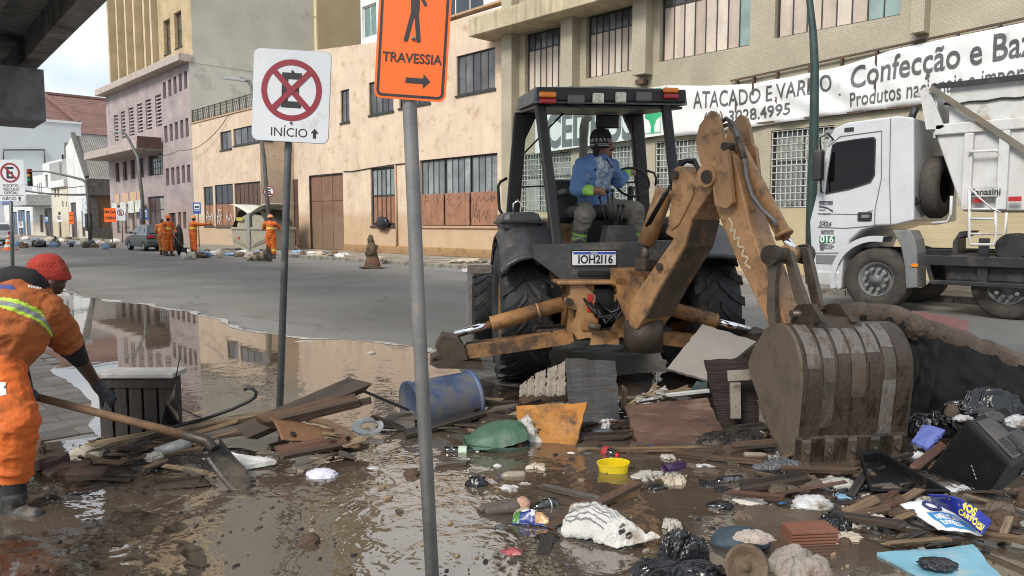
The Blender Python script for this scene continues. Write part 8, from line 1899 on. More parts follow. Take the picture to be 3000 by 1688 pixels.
def bottle(label,zf,p,q,r_px,body,capm=None,band=None,name='bottle',bandm=None,lift=.0,neck=.35,can=False):
    """bottle lying in the water, base at p, mouth at q (traced)"""
    k = zf(1,0)[0] - zf(0,0)[0]; a0 = G(*zf(*p)); D = depth(a0); r = r_px * k * D / FPX
    a,b = G(*zf(*p),r * .55 + lift),G(*zf(*q),r * .45 + lift); ax = (b - a); L_ = ax.length; ax.normalize(); m4 = frame4(a,ax.orthogonal(),ax.cross(ax.orthogonal()))
    if can: pr = [(.001,.004),(r * .85,.004),(r * .95,0),(r,.01),(r,L_ - .01),(r * .95,L_),(r * .86,L_ - .006),(.001,L_ - .008)]
    else: pr = [(.001,.01),(r * .7,0),(r * .96,.012),(r,.03),(r,L_ * .22),(r * .95,L_ * .25),(r,L_ * .28),(r,L_ * (1 - neck)),(r * .8,L_ * (1 - neck * .55)),(r * .42,L_ * (1 - neck * .22)),(r * .36,L_ * .93),(r * .36,L_)]
    o = place(name,MB().lathe(pr,20),body,label,'can' if can else 'bottle',m4)
    if capm: obj('cap',MB().lathe([(r * .42,L_ * .93),(r * .44,L_ * 1.03),(.001,L_ * 1.035)],14),capm,o)
    if band: obj('label_band',MB().lathe([(r * 1.012,L_ * band[0]),(r * 1.012,L_ * band[1])],20),bandm,o)
    return o
lab_w,lab_b,lab_r,lab_g = M('label_white',(.6,.62,.6),.5,var=.3,scale=20),M('label_blue',(.03,.05,.2),.5,var=.3,scale=20),M('label_red',(.35,.03,.03),.5,var=.3,scale=20),M('label_green',(.4,.5,.4),.5,var=.2,scale=20)
capr,capb,capw = M('cap_red',(.45,.02,.03),.4),M('cap_navy',(.02,.02,.1),.4),M('cap_white',(.6,.6,.6),.4)
petm = M('muddy_pet',(.40,.35,.27),.3,var=.35,scale=9,bump=.2,alpha=.62,dirt=(.3,.2,.11),damt=.45,dscale=9)
bottle('clear bottle with pale green label beside the green pillow',z6,(900,850),(1062,852),25,pet,capw,(.42,.66),bandm=lab_g)
bottle('mud-smeared bottle with navy cap left of the yellow tub',z6,(1288,965),(1160,972),22,petm,capb,None)
bottle('bottle with red label and red cap before the brown panel',z7,(640,765),(755,800),30,pet,capr,(.35,.6),bandm=lab_r)
bottle('clear bottle with dark band before the brown panel',z7,(955,770),(805,780),28,pet,capw,(.1,.24),bandm=lab_b)
bottle('crushed clear bottle near the right of the puddle',z7,(1425,930),(1268,945),30,pet,None,None)
bottle('muddy clear bottle beside the doll',z7,(425,1055),(290,1085),34,pet,None,(.3,.34),bandm=lab_w)
bottle('white bottle half sunk against the bucket',z8,(50,835),(180,838),16,petm,None,None)
bottle('navy and red drink can floating by the yellow tub',z7,(1005,880),(1100,855),33,M('can_print',(.06,.03,.09),.35,metal=.4,var=.5,scale=18,dirt=(.45,.2,.12),damt=.3,dscale=14),can=True,name='drink_can')
# yellow tub
tub = MB(); tc_ = G(*z7(738,912)); Dt = depth(tc_); kt = .5438 * Dt / FPX; wT,hT = 88 * kt,62 * kt
def tubf(r0,h0,n=32): return [(r0 * wT * math.cos(a) * (1 if abs(math.cos(a)) < .9 else 1),r0 * wT * .55 * math.sin(a),h0) for a in [2 * math.pi * i / n for i in range(n)]]
rings = [tubf(.86,0),tubf(1.0,hT),tubf(1.04,hT),tubf(1.04,hT + .008),tubf(.96,hT + .006),tubf(.84,.012)]
for a,b in zip(rings[:-1],rings[1:]):
    o0 = len(tub.v); tub.add(a + b,[(i,(i + 1) % 32,(i + 1) % 32 + 32,i + 32) for i in range(32)],0,True)
tub.add(rings[-1],[tuple(range(32))]); m4 = Matrix.Rotation(-YAW - .15,4,'Z') @ Matrix.Rotation(-.05,4,'Y') @ Matrix.Rotation(.16,4,'X'); m4.translation = tc_ + FH * .05 + Vector((0,0,.002))
place('yellow_tub',tub,M('yellow_plastic',(.66,.50,.01),.4,var=.1,scale=6,bump=.06,dirt=(.35,.26,.06),damt=.25),'bright yellow plastic tub floating in the puddle','tub',m4)
# ---- boards between the backhoe and the puddle --------------------------------
quadboard('dark bluish wooden panel standing upright behind the orange board',lean(z7,(500,650),(770,655),(740,292),(470,272),.22),wood('blue_black_panel',(.045,.045,.05),.35),.03)
sp = lean(z7,(215,530),(490,510),(475,400),(230,470),.12); quadboard('broken brown crate side left of the dark panel',sp,W_brown,.03)
for k,(xa,xb,yt) in enumerate(((222,262,395),(262,300,370),(302,365,335),(368,410,350),(368,425,312),(425,470,290))):
    quadboard('whitewashed splintered board end, one of several on the crate side',[c3(z7(xa,480),6.02 - .02 * k),c3(z7(xb,470),6.02 - .02 * k),c3(z7(xb,yt),6.14),c3(z7(xa + 6,yt + 22),6.14)],M('flaking_whitewash',(.25,.215,.17),.8,var=.4,scale=8,bump=.5,dirt=(.10,.07,.05),damt=.5,dscale=7),.014,'splintered_board',group='splintered board ends',rag=.02)
quadboard('orange-stained board with dark patches in the puddle',lean(z7,(235,735),(525,758),(588,515),(205,530),.26),M('orange_board',(.34,.135,.016),.5,var=.2,scale=3,bump=.15,dirt=(.035,.02,.012),damt=.55,dscale=3.4),.022)
quadboard('small white speckled board against the orange board',[G(*z7(290,742)),G(*z7(350,742)),c3(z7(265,578),depth(G(*z7(300,742))) + .1),c3(z7(205,622),depth(G(*z7(290,742))) + .12)],M('speckled_white_board',(.50,.49,.46),.7,var=.2,dirt=(.13,.1,.08),damt=.55,dscale=12),.02)
quadboard('wide brown laminate panel leaning beside the bucket',lean(z7,(865,755),(1350,728),(1235,490),(795,530),.30),M('brown_laminate',(.10,.053,.034),.32,var=.45,scale=4,bump=.2,stretch=(.5,2,2),dirt=(.19,.135,.10),damt=.36,dscale=5),.03)
pb4 = [c3(z7(1020,330),6.1),c3(z7(1235,392),5.9),c3(z7(1500,185),6.05),c3(z7(1210,92),6.35)]
quadboard('pale cream board propped against the stabilizer',pb4,M('cream_laminate',(.27,.245,.215),.5,var=.1,bump=.05,dirt=(.25,.2,.15),damt=.3,dscale=3),.028)
# dark cabinet frame with cream face
dcb = lean(z7,(1300,640),(1580,640),(1570,262),(1222,285),.12)
quadboard('dark brown cabinet side behind the bucket',dcb,wood('dark_cabinet_wood',(.035,.018,.013),.3),.03)
cf = M('cream_frame_paint',(.30,.27,.22),.6,var=.15,dirt=(.12,.08,.055),damt=.5,dscale=8)
fr_t = thing('cabinet_frame','cream painted cabinet door frame standing before the dark cabinet side','cabinet',G(*z7(1390,600)))
DF = depth(G(*z7(1390,640))) - .06
for nm,(xa,ya,xb,yb2,w_) in (('top_rail',(1345,370,1500,362,.075)),('stile',(1385,405,1388,598,.075)),('stile',(1535,400,1540,630,.06))):
    p,q = c3(z7(xa,ya),DF),c3(z7(xb,yb2),DF - .02); obj(nm,MB().bar(p,q,.03,w_,up=(q - p).cross(FH)),cf,fr_t,world=True)
for k,(x0,y0,x1,y1) in enumerate(((800,520,960,425),(840,500,1010,430),(880,470,1130,440),(960,460,1135,480))):
    quadboard('warped pale veneer sheet stacked behind the brown panel',[c3(z7(x0,y0),5.75 + .02 * k),c3(z7(x0 + 30,y0 + 12),5.72 + .02 * k),c3(z7(x1 + 20,y1 + 12),5.95),c3(z7(x1,y1 - 8),6.0)],[W_pale,paperm,W_pale,paperm][k],.004,'veneer_sheet','veneer',.02,.015,group='veneer sheets')
quadboard('greenish glass sheet lying behind the veneer',[G(*z7(1130,460),.1),G(*z7(1235,455),.1),G(*z7(1235,405),.15),G(*z7(1180,400),.15)],M('green_glass_sheet',(.25,.33,.29),.15,var=.2),.008)
plank('white lath across the veneer sheets',G(*z7(1010,475),.18),G(*z7(1240,450),.18),.05,.02,foamw)
plank('narrow tan post behind the dark panel',c3(z7(785,560),5.8),c3(z7(790,438),5.95),.045,.02,W_tan)
for k,(xa,ya,xb,yb2,w_,mt,lab) in enumerate(((40,600,205,610,.14,W_wet,'soaked black board left of the orange board'),(60,560,210,540,.10,W_grey,'grey muddy slat left of the orange board'),(20,500,120,505,.06,W_pale,'pale offcut left of the orange board'),(1360,770,1563,735,.08,W_brown,'brown plank lying under the bucket'),(560,770,1250,762,.035,W_tan,'thin tan strip in front of the brown panel'),(1060,790,1560,840,.03,W_brown,'thin brown lath pointing at the bucket teeth'),(1330,670,1563,640,.12,W_wet,'soaked black board under the cabinet frame'),(395,1185,865,950,.05,W_brown,'dark brown plank slanting across the water by the woven sack'),(330,960,640,1030,.03,W_grey,'grey splintered lath in the water'),(560,700,790,690,.09,W_wet,'soaked plank at the foot of the dark panel'),(0,735,40,728,.03,W_tan,'short tan batten left of the green pillow'))):
    plank(lab,G(*z7(xa,ya),.03),G(*z7(xb,yb2),.045 if k != 7 else .06),w_,.025,mt,.15)
plank('dark grey rail floating before the clear bottle',P6(860,922,.02),P6(1010,905,.03),.05,.02,W_grey)
plank('short square block of timber standing in the water by the woven sack',G(*z7(345,1350),.0),G(*z7(372,1245),.02),.06,.05,W_wet,.2,.01)
# ---- litter in the water ------------------------------------------------------
L = lump
L('plastic_bag','pale lilac plastic bag floating beyond the shovel','bag',z6,228,912,382,992,M('lilac_bag',(.56,.56,.66),.35,var=.12,bump=.6,bscale=14,dirt=(.35,.3,.28),damt=.2),.3,2.2)
L('rusty_scrap','rusty crumpled scrap left of the main pole','scrap',z6,700,912,782,985,rust,.5,2.5)
L('rotten_lump','rotten brown lump in the near water left of the pole','lump',z6,200,1208,300,1315,rust,.5,2.5)
L('plastic_bag','small knotted black bag left of the navy-capped bottle','bag',z6,1000,938,1106,1035,blackbag,.4,2.4)
L('food_pouch','small silver cup floating near the lilac bag','cup',z6,515,908,590,948,M('silver_film',(.5,.51,.52),.3,metal=.4,var=.2),.3,2)
L('rag','red and pink rag in the near water','rag',z6,1168,1298,1282,1360,M('red_rag',(.34,.075,.075),.7,var=.5,scale=9,bump=.5,dirt=(.5,.42,.38),damt=.3,dscale=9),.5,2.6)
L('wrapper','dark red wrapper floating above the red rag','wrapper',z6,1155,1222,1245,1252,M('dark_red_film',(.17,.035,.035),.4,var=.3),.3,2.2)
L('paper_scrap','grey paper scrap drifting below the navy-capped bottle','paper',z7,270,892,355,918,paperm,.4,2.4)
L('foam_scrap','white foam tray floating left of the red-capped bottle','foam',z7,465,768,545,803,foamw,.25,1.8)
drape('rag','tattered pale rag right of the yellow tub','rag',z7,860,875,1015,940,paperm,1.6,1.0,seed=21,flat_=.1,rimv=.8)
drape('rag','beige rag beside the tattered pale rag','rag',z7,995,895,1140,968,M('beige_rag',(.40,.34,.27),.8,var=.25,bump=.6,bscale=30),1.4,.9,seed=23,flat_=.12,rimv=.6)
L('plastic_bag','torn black bag below the beige rag','bag',z7,915,930,1020,1000,blackbag,.5,2.6)
L('plastic_bag','flat black bag below the yellow tub','bag',z7,630,935,825,992,blackbag,.5,2.2,flat_=.5)
L('leaf','small green leaf-shaped plastic scrap','scrap',z7,950,1026,1022,1054,M('pale_green_plastic',(.35,.42,.32),.4),.2,1.8,flat_=.5)
L('cap','green bottle cap floating alone','bottle cap',z7,1168,962,1200,982,M('cap_green',(.08,.28,.12),.4),.05,1,False,3)
L('cap','red bottle cap beside the black bag and white cloth','bottle cap',z7,1462,1093,1496,1120,capr,.05,1,False,3)
L('rag','dark grey rag floating left of the green scrap','rag',z7,725,1020,845,1060,M('slate_rag',(.10,.105,.115),.6,var=.4,bump=.5),.5,2.4,flat_=.6)
L('scrap','tan paper boat shaped scrap below the yellow tub','scrap',z7,748,918,792,938,M('tan_card',(.5,.42,.28),.7),.25,2)
L('scrap','curled brown bark near the navy-capped bottle','bark',z7,380,915,450,960,rust,.4,2.2)
L('scrap','clear crumpled film above the navy-capped bottle','film',z7,80,822,130,872,whitebag,.5,2.6)
L('rag','white rag under the clear bottle beside the doll','rag',z7,60,1080,260,1130,M('soaked_white_rag',(.42,.37,.31),.6,var=.3,bump=.5),.35,2.2,flat_=.5)
# doll: grey legs and pinkish head
dl = thing('doll','muddy doll with grey trousers and pink head floating in the water','doll',G(*z7(150,1090)))
q = lambda x,y,h: G(*z7(x,y),h); db_m = M('doll_grey',(.09,.075,.065),.8,var=.3,bump=.4); dk = M('doll_pink',(.48,.27,.20),.6,var=.25,dirt=(.2,.13,.09),damt=.4,dscale=12)
dm = MB(); capsule(dm,q(25,1085,.03),q(190,1060,.035),.022,.03); obj('leg',dm,db_m,dl,world=True); dm = MB(); capsule(dm,q(60,1098,.03),q(200,1078,.04),.024,.032); obj('leg',dm,db_m,dl,world=True)
dm = MB(); capsule(dm,q(195,1070,.04),q(215,1062,.04),.035,.035); obj('body',dm,mudcloth,dl,world=True); obj('head',MB().blob(q(240,1062,.045),.042,3,.08,3),dk,dl,world=True)
# snack packet
sp_ = [G(*z7(185,1165),.02),G(*z7(385,1185),.02),G(*z7(388,1130),.05),G(*z7(205,1105),.05)]
def packet(u,v): p = sp_[0].lerp(sp_[1],u).lerp(sp_[3].lerp(sp_[2],u),v); p.z += .045 * math.sin(v * math.pi) * (.3 + .7 * math.sin(u * math.pi)) + .012 * mnoise.noise(Vector((u * 7,v * 5,2))); return p
so = single('snack_packet',MB().sheet(packet,24,10,thick=.006),M('packet_navy',(.03,.05,.22),.25,var=.3,scale=14),'navy and green printed snack packet floating by the doll','packet')
for (u0,u1,v0,v1,mt) in ((0,.18,.0,1,M('packet_green',(.06,.2,.04),.3)),(.2,.42,.45,.95,lab_w),(.62,.98,.05,.6,M('packet_tan',(.52,.30,.14),.35,var=.4,scale=30)),(.48,.6,.3,.7,lab_w)):
    obj('print_patch',MB().sheet(lambda u,v: packet(u0 + (u1 - u0) * u,v0 + (v1 - v0) * v) + Vector((0,0,.004)),8,6),mt,so,world=True)
# woven sack with print
sk4 = [G(*z7(445,1225),.03),G(*z7(760,1295),.03),G(*z7(985,1235),.08),G(*z7(520,1085),.10)]
def sackf(u,v):
    p = sk4[0].lerp(sk4[1],u).lerp(sk4[3].lerp(sk4[2],u),v); p.z += .11 * math.sin(v * math.pi) ** .6 * math.sin(min(1,u * 1.1 + .08) * math.pi) ** .5 + .004 * math.sin(v * 40) * (1 - u) + .022 * mnoise.fractal(Vector((u * 3.2 + u * u * 3,v * 3,7)),.8,2.2,4); return p
wsk = single('woven_sack',MB().sheet(sackf,60,40,thick=.006),sackm,'white woven plastic sack with grey stripes lying in the foreground water','sack')
for k in range(7):
    v0 = .16 + k * .10; obj('stripe',MB().sheet(lambda u,v: sackf(.03 + .62 * u,v0 + .026 * v) + Vector((0,0,.006)),40,2),M('sack_stripe',(.16,.165,.17),.75,bump=.2),wsk,world=True)
for k,(a,b) in enumerate(((.76,.5),(.80,.42),(.83,.56),(.87,.48),(.90,.4))):
    obj('sack_print',MB().sheet(lambda u,v: sackf(a + .022 * u,b - .1 + .16 * v) + Vector((0,0,.007)),3,8),ink,wsk,world=True)
L('plastic_bag','black bag at the left end of the woven sack','bag',z7,300,1198,445,1280,blackbag,.5,2.5)
L('plastic_bag','clear film trailing below the woven sack','film',z7,470,1275,830,1345,M('wet_clear_film',(.34,.30,.26),.15,var=.3,bump=.5,bscale=10),.35,2,flat_=.35)
L('paper_scrap','pale blue tissue below the clear film','paper',z7,580,1338,645,1372,M('pale_blue_tissue',(.5,.54,.62),.6),.4,2.4,flat_=.5)
# black tarpaulin heap and what lies by it, bottom right
drape('tarpaulin','crumpled black tarpaulin at the bottom edge of the photo','tarpaulin',z7,820,1310,1400,1570,blackbag,.6,.8,seed=3,nx=70)
drape('tarpaulin','peak of crumpled black plastic standing above the tarpaulin','plastic',z7,985,1150,1262,1420,blackbag,.45,.5,seed=8,dirn=1.5,nx=60,sharp=1.3)
L('cushion','muddy blue cushion behind the black tarpaulin','cushion',z7,1270,1150,1620,1330,M('navy_cushion',(.035,.055,.075),.7,var=.3,bump=.4,bscale=30,dirt=(.11,.085,.06),damt=.3),.14,1.5,False)
pt_c = G(*z7(1450,1400),.085); ptm = frame4(pt_c,CR,Vector((0,0,1)) * .9 + FH * .4)
ptb = MB().lathe([(.001,-.05),(.07,-.06),(.092,-.02),(.097,.0),(.082,.0),(.06,-.025),(.02,-.03),(.018,-.01),(.001,-.008)],30); pto = place('loudspeaker',ptb,M('muddy_fibre',(.10,.066,.038),.7,var=.3,scale=9,bump=.4,dirt=(.07,.05,.035),damt=.45),'round muddy loudspeaker cone beside the blue cushion','loudspeaker',ptm)
drape('sack','folded muddy white woven sack, bottom right','sack',z8,160,1250,525,1475,M('muddy_woven_sack',(.27,.235,.205),.8,var=.3,scale=5,bump=.6,bscale=60,dirt=(.15,.10,.075),damt=.45,dscale=5),.35,.65,seed=5,dirn=.3)
drape('rag','striped hessian rag draped over the blue cushion','rag',z8,10,1190,220,1290,M('hessian',(.40,.34,.30),.85,var=.3,bump=.7,bscale=60,dirt=(.16,.1,.08),damt=.4),.5,.6,lift=.12,seed=12)
# hollow clay brick
hb4 = G(*z8(420,1325),.0); hm4 = Matrix.Rotation(-YAW + .1,4,'Z'); hm4.translation = hb4 + FH * .1
hbk = place('hollow_brick',MB().bbox(-.115,.115,-.06,.06,0,.085,.006),M('clay_brick',(.17,.065,.038),.85,var=.2,scale=4,bump=.2,dirt=(.13,.08,.05),damt=.4),'ribbed hollow clay brick lying in the water','brick',hm4)
for k in range(5): obj('rib',MB().bbox(-.1165,.1165,-.066,-.0605,.006 + k * .0158,.016 + k * .0158,.003),M('clay_brick',(.17,.065,.038)),hbk)
quadboard('wide muddy brown board half under water, bottom right',[G(*z8(-20,1240),.02),G(*z8(560,1275),.02),G(*z8(475,1120),.05),G(*z8(60,1095),.05)],M('mud_coated_board',(.08,.056,.038),.5,var=.3,scale=3,bump=.4,dirt=(.07,.05,.035),damt=.5,dscale=4),.025)
L('lump','muddy stump beside the hollow brick','lump',z8,535,1215,605,1310,rust,.3,2)
quadboard('light blue painted board floating at the bottom edge',[G(*z8(725,1330),.03),G(*z8(1160,1560),.02),G(*z8(1420,1520),.025),G(*z8(1210,1295),.04)],M('light_blue_paint',(.17,.37,.47),.45,var=.15,scale=4,bump=.1,dirt=(.34,.36,.33),damt=.45,dscale=4),.02)
L('plastic_bag','black bag lying on the light blue board','bag',z8,965,1335,1158,1410,blackbag,.35,2.2,lift=.05,flat_=.6)
L('plastic_bag','white carrier bag on the muddy board','bag',z8,315,1008,520,1128,whitebag,.35,2.2,lift=.03)
L('plastic_bag','clear bottle-filled bag above the white carrier bag','bag',z8,445,912,645,1040,M('grey_clear_bag',(.36,.35,.32),.2,var=.35,bump=.6,bscale=12,dirt=(.2,.15,.1),damt=.3),.4,2.4)
L('plastic_bag','dark muddy bag left of the clear bag','bag',z8,355,930,500,1035,mudcloth,.4,2.2)
drape('cloth','white soaked cloth left of the carrier bag','cloth',z8,0,1040,205,1105,M('soaked_white_cloth',(.52,.49,.44),.6,var=.2,bump=.4,dirt=(.25,.18,.13),damt=.3),.5,.6,seed=15)
L('wrapper','blue plastic wrapper between the cloth and carrier bag','wrapper',z8,208,1052,332,1100,M('bright_blue_film',(.05,.20,.42),.35,var=.2),.25,2)
L('wrapper','pale blue wrapper at the foot of the clear bag','wrapper',z8,505,1010,640,1070,M('pale_blue_film',(.14,.30,.42),.3,var=.35,scale=9,dirt=(.5,.5,.48),damt=.3,dscale=9),.35,2.2)
L('plastic_bag','black torn bag left of the muddy board','bag',z7,1240,1025,1400,1105,blackbag,.5,2.4)
plank('black wet plank pointing at the bucket teeth',G(*z8(30,1000),.03),G(*z8(372,945),.07),.11,.03,W_wet,.1)
for k,(xa,ya,xb,yb2,w_,mt,lab) in enumerate(((480,1135,860,1190,.05,W_dark,'dark plank below the carrier bag'),(560,1140,720,1070,.06,W_tan,'tan stick leaning by the carrier bag'),(600,1150,780,1110,.05,W_brown,'brown stick right of the carrier bag'),(650,1080,800,1095,.05,W_red,'reddish slat under the black tray'),(920,900,1060,790,.06,W_red,'reddish slat under the blue folder'),(1180,1230,1470,1265,.03,W_tan,'thin tan strip right of the printed poster'),(770,1035,850,1130,.12,W_brown,'dark brown board end before the poster'),(0,790,260,770,.07,W_brown,'brown plank left of the bucket teeth'),(0,1030,240,1050,.03,W_red,'thin reddish batten above the soaked cloth'),(260,905,620,915,.04,W_brown,'brown slat lying below the bucket teeth'))):
    plank(lab,G(*z8(xa,ya),.05),G(*z8(xb,yb2),.09),w_,.025,mt,.2)
# poster
def poster(label,cs,mat,z0,curl):
    P_ = [G(*z8(*c),h) for c,h in zip(cs,z0)]
    def fn(u,v): p = P_[0].lerp(P_[1],u).lerp(P_[3].lerp(P_[2],u),v); p.z += curl * math.sin(u * math.pi) * (.4 + .6 * v) + .01 * mnoise.noise(Vector((u * 5,v * 4,3))); return p
    return single('poster',MB().sheet(fn,24,10,thick=.004),mat,label,'poster'),fn
def on_sheet(body,fn,u0,u1,v0,v1,mat,par,bold=.03):
    mb = text_mb(body,1.0,'LEFT',bold,1,0,0); a = np.array(mb.v); x0,x1,y0,y1 = a[:,0].min(),a[:,0].max(),-.36,.36
    mb.v = [tuple(fn(u0 + (u1 - u0) * (v[0] - x0) / (x1 - x0),v0 + (v1 - v0) * (v[1] - y0) / (y1 - y0)) + Vector((0,0,.007))) for v in mb.v]; return obj('poster_lettering',mb,mat,par,world=True)
yel_ink,wh_ink = M('ink_yellow',(.75,.6,.03),.5,bump=0),M('ink_white',(.7,.72,.74),.5,bump=0)
bp_,bf = poster('blue poster strip with yellow lettering on the rubbish, lower right',[(1005,1080),(1262,1238),(1312,1168),(985,1036)],M('poster_blue',(.012,.02,.22),.35,var=.2),(.17,.12,.16,.25),.04)
on_sheet('ACEITAMOS',bf,.06,.78,.42,.86,yel_ink,bp_); on_sheet('CARTÕES!',bf,.52,.97,.02,.36,yel_ink,bp_)
wp_,wf = poster('white and sky blue card poster beside the blue strip',[(1035,1218),(1262,1245),(1060,1082),(842,1085)],M('poster_white',(.60,.61,.63),.4,var=.1,dirt=(.3,.26,.22),damt=.2),(.06,.08,.14,.12),.02)
obj('print_patch',MB().sheet(lambda u,v: wf(.25 + .7 * u,.08 + .5 * v) + Vector((0,0,.004)),12,8),M('print_sky_blue',(.03,.20,.48),.35,bump=0),wp_,world=True)
on_sheet('AMERICAN',wf,.3,.85,.34,.5,wh_ink,wp_); on_sheet('EXPRESS',wf,.3,.75,.14,.3,wh_ink,wp_)
ring_pts = [wf(.55 + .16 * math.cos(a),.78 + .14 * math.sin(a)) + Vector((0,0,.006)) for a in [2 * math.pi * i / 20 for i in range(21)]]
obj('ring_emblem',MB().tube(ring_pts,.008,5),M('print_navy',(.02,.03,.12),.4,bump=0),wp_,world=True)
# black tray
tq = [c3(z8(690,1018),4.0),c3(z8(1110,1020),3.95),c3(z8(730,803),4.55),c3(z8(632,815),4.5)]
trc = sum(tq,Vector()) / 4; dn = Vector((.0,.0,-.07)) + FH * .02
inn = [trc + (p - trc) * .86 for p in tq]; bot = [p + dn for p in [trc + (p - trc) * .8 for p in tq]]; outb = [p + dn * 1.06 for p in [trc + (p - trc) * .86 for p in tq]]
trm = MB().add(tq + inn + bot + outb,[(i,(i + 1) % 4,(i + 1) % 4 + 4,i + 4) for i in range(4)] + [(i + 4,(i + 1) % 4 + 4,(i + 1) % 4 + 8,i + 8) for i in range(4)] + [(8,9,10,11)] + [(i,i + 12,(i + 1) % 4 + 12,(i + 1) % 4) for i in range(4)] + [(15,14,13,12)])
bev(single('plastic_tray',trm,blk_pl,'open black plastic tray tipped against the bucket','tray'),.012,2)
# television shell
f4 = [c3(z8(968,935),4.45),c3(z8(1265,1105),3.96),c3(z8(1410,890),4.2),c3(z8(1180,650),4.62)]
off_ = (c3(z8(1300,612),4.98) - f4[3]) * 1.7; bk4 = [p + off_ for p in f4]
tvt = thing('television_shell','black plastic television shell lying tilted on the rubbish heap','television',(f4[1].x,f4[1].y,0))
obj('casing',MB().add(f4 + bk4,[(0,1,2,3),(7,6,5,4),(0,4,5,1),(1,5,6,2),(2,6,7,3),(3,7,4,0)]),blk_pl,tvt,world=True)
bev(tvt.children[0],.02,3)
nF = (f4[1] - f4[0]).cross(f4[3] - f4[0]).normalized(); nF = nF if nF.dot(CO - f4[0]) > 0 else -nF
F = lambda u,v,h=.006: f4[0].lerp(f4[1],u).lerp(f4[3].lerp(f4[2],u),v) + nF * h
for k in range(22):
    v_ = .06 + k * .041; obj('vent_rib',MB().bar(F(.04,v_),F(.95,v_),.006,.006,up=nF),blk_pl,tvt,world=True)
obj('chrome_scratch',MB().bar(F(.52,.50),F(.70,.36),.005,.003,up=nF),M('scratch',(.3,.3,.3),.4),tvt,world=True)
nT = (f4[2] - f4[3]).cross(bk4[3] - f4[3]).normalized(); nT = nT if nT.z > 0 else -nT
Tt = lambda u,v,h=.004: f4[3].lerp(f4[2],u).lerp(bk4[3].lerp(bk4[2],u),v) + nT * h
tvg = M('tv_grey_panel',(.035,.036,.039),.45,var=.2,dirt=(.12,.1,.085),damt=.3)
obj('connector_panel',MB().add([Tt(.12,.1),Tt(.92,.1),Tt(.92,.8),Tt(.5,.8),Tt(.5,.5),Tt(.12,.5)],[(0,1,2,3,4,5)]),tvg,tvt,world=True)
for k in range(14):
    u_,v_ = .56 + .05 * (k % 7),.18 + .2 * (k // 7); obj('slot',MB().bar(Tt(u_,v_,.007),Tt(u_,v_ + .13,.007),.012,.003,up=nT),ink,tvt,world=True)
for r_ in (.03,.018): c_ = Tt(.86,.35,.008); obj('socket_ring',MB().tube([c_ + (f4[2] - f4[3]).normalized() * r_ * math.cos(a) + (bk4[3] - f4[3]).normalized() * r_ * math.sin(a) for a in [2 * math.pi * i / 16 for i in range(17)]],.004,5),ink,tvt,world=True)
# heap of bags behind
for k,(x0,y0,x1,y1,lf,lab) in enumerate(((1180,430,1500,640,.14,'large crumpled black bag at the right edge of the heap'),(895,575,1180,735,.05,'wide slack black bag right of the bucket'),(1080,520,1300,650,.2,'slack black bag between the mattress and the television shell'))):
    drape('rubbish_bag',lab,'bag',z8,x0,y0,x1,y1,blackbag,.6,.6,lf,30 + k,dirn=.4 + k * .9)
drape('sodden_mound','dark sodden mound of rubbish under the left heap of planks','rubbish',z5,380,850,1060,1030,M('sodden_rubbish',(.014,.010,.008),.4,var=.6,scale=9,bump=.8,bscale=30,dirt=(.07,.045,.03),damt=.4,dscale=12),.5,.55,-.02,41)
drape('sodden_mound','dark sodden mound of rubbish under the dark beams','rubbish',z6,20,740,500,890,M('sodden_rubbish',(.014,.010,.008)),.6,.55,-.03,43)
drape('sodden_mound','dark sodden mound of rubbish below the cabinet frame and bucket','rubbish',z7,1120,600,1640,790,M('sodden_rubbish',(.014,.010,.008)),.5,.6,-.03,45)
drape('sodden_mound','dark sodden mound of rubbish under the poster','rubbish',z8,760,1050,1520,1270,M('sodden_rubbish',(.014,.010,.008)),.5,.4,-.05,49)

for (x0,y0,x1,y1,mt,lab,lf) in ((1150,540,1250,640,blackbag,'small black bag on top of the heap',.3),(1180,560,1400,690,M('dusty_dark_bag',(.06,.056,.052),.45,var=.35,bump=.7,bscale=14),'dusty dark bag behind the television shell',.2),(1395,600,1500,690,whitebag,'white carton with green print at the right edge',.35),(1080,550,1150,640,mudcloth,'brown paper cup among the black bags',.3),(905,790,985,865,whitebag,'torn white film below the blue folder',.04),(1130,615,1220,660,whitebag,'white paper among the black bags',.3),(820,830,900,880,mudcloth,'muddy lump beside the bucket corner',.03),(1290,1080,1480,1220,rust,'heap of dead leaves and mud right of the poster',.0),(660,1030,780,1075,mudcloth,'muddy rag under the tray',.05),(1440,960,1500,1110,rust,'muddy clod at the right edge below the television shell',.0)):
    L('rubbish_bag' if 'bag' in lab else 'rubbish',lab,'bag' if 'bag' in lab else 'rubbish',z8,x0,y0,x1,y1,mt,.42,2.5,lift=lf)
quadboard('blue plastic folder on the rubbish heap right of the bucket',[c3(z8(900,765),4.85),c3(z8(985,800),4.7),c3(z8(1072,705),4.9),c3(z8(960,682),5.05)],M('periwinkle_plastic',(.16,.20,.58),.35,var=.12,bump=.05,dirt=(.4,.4,.5),damt=.2),.02,'plastic_folder','folder')
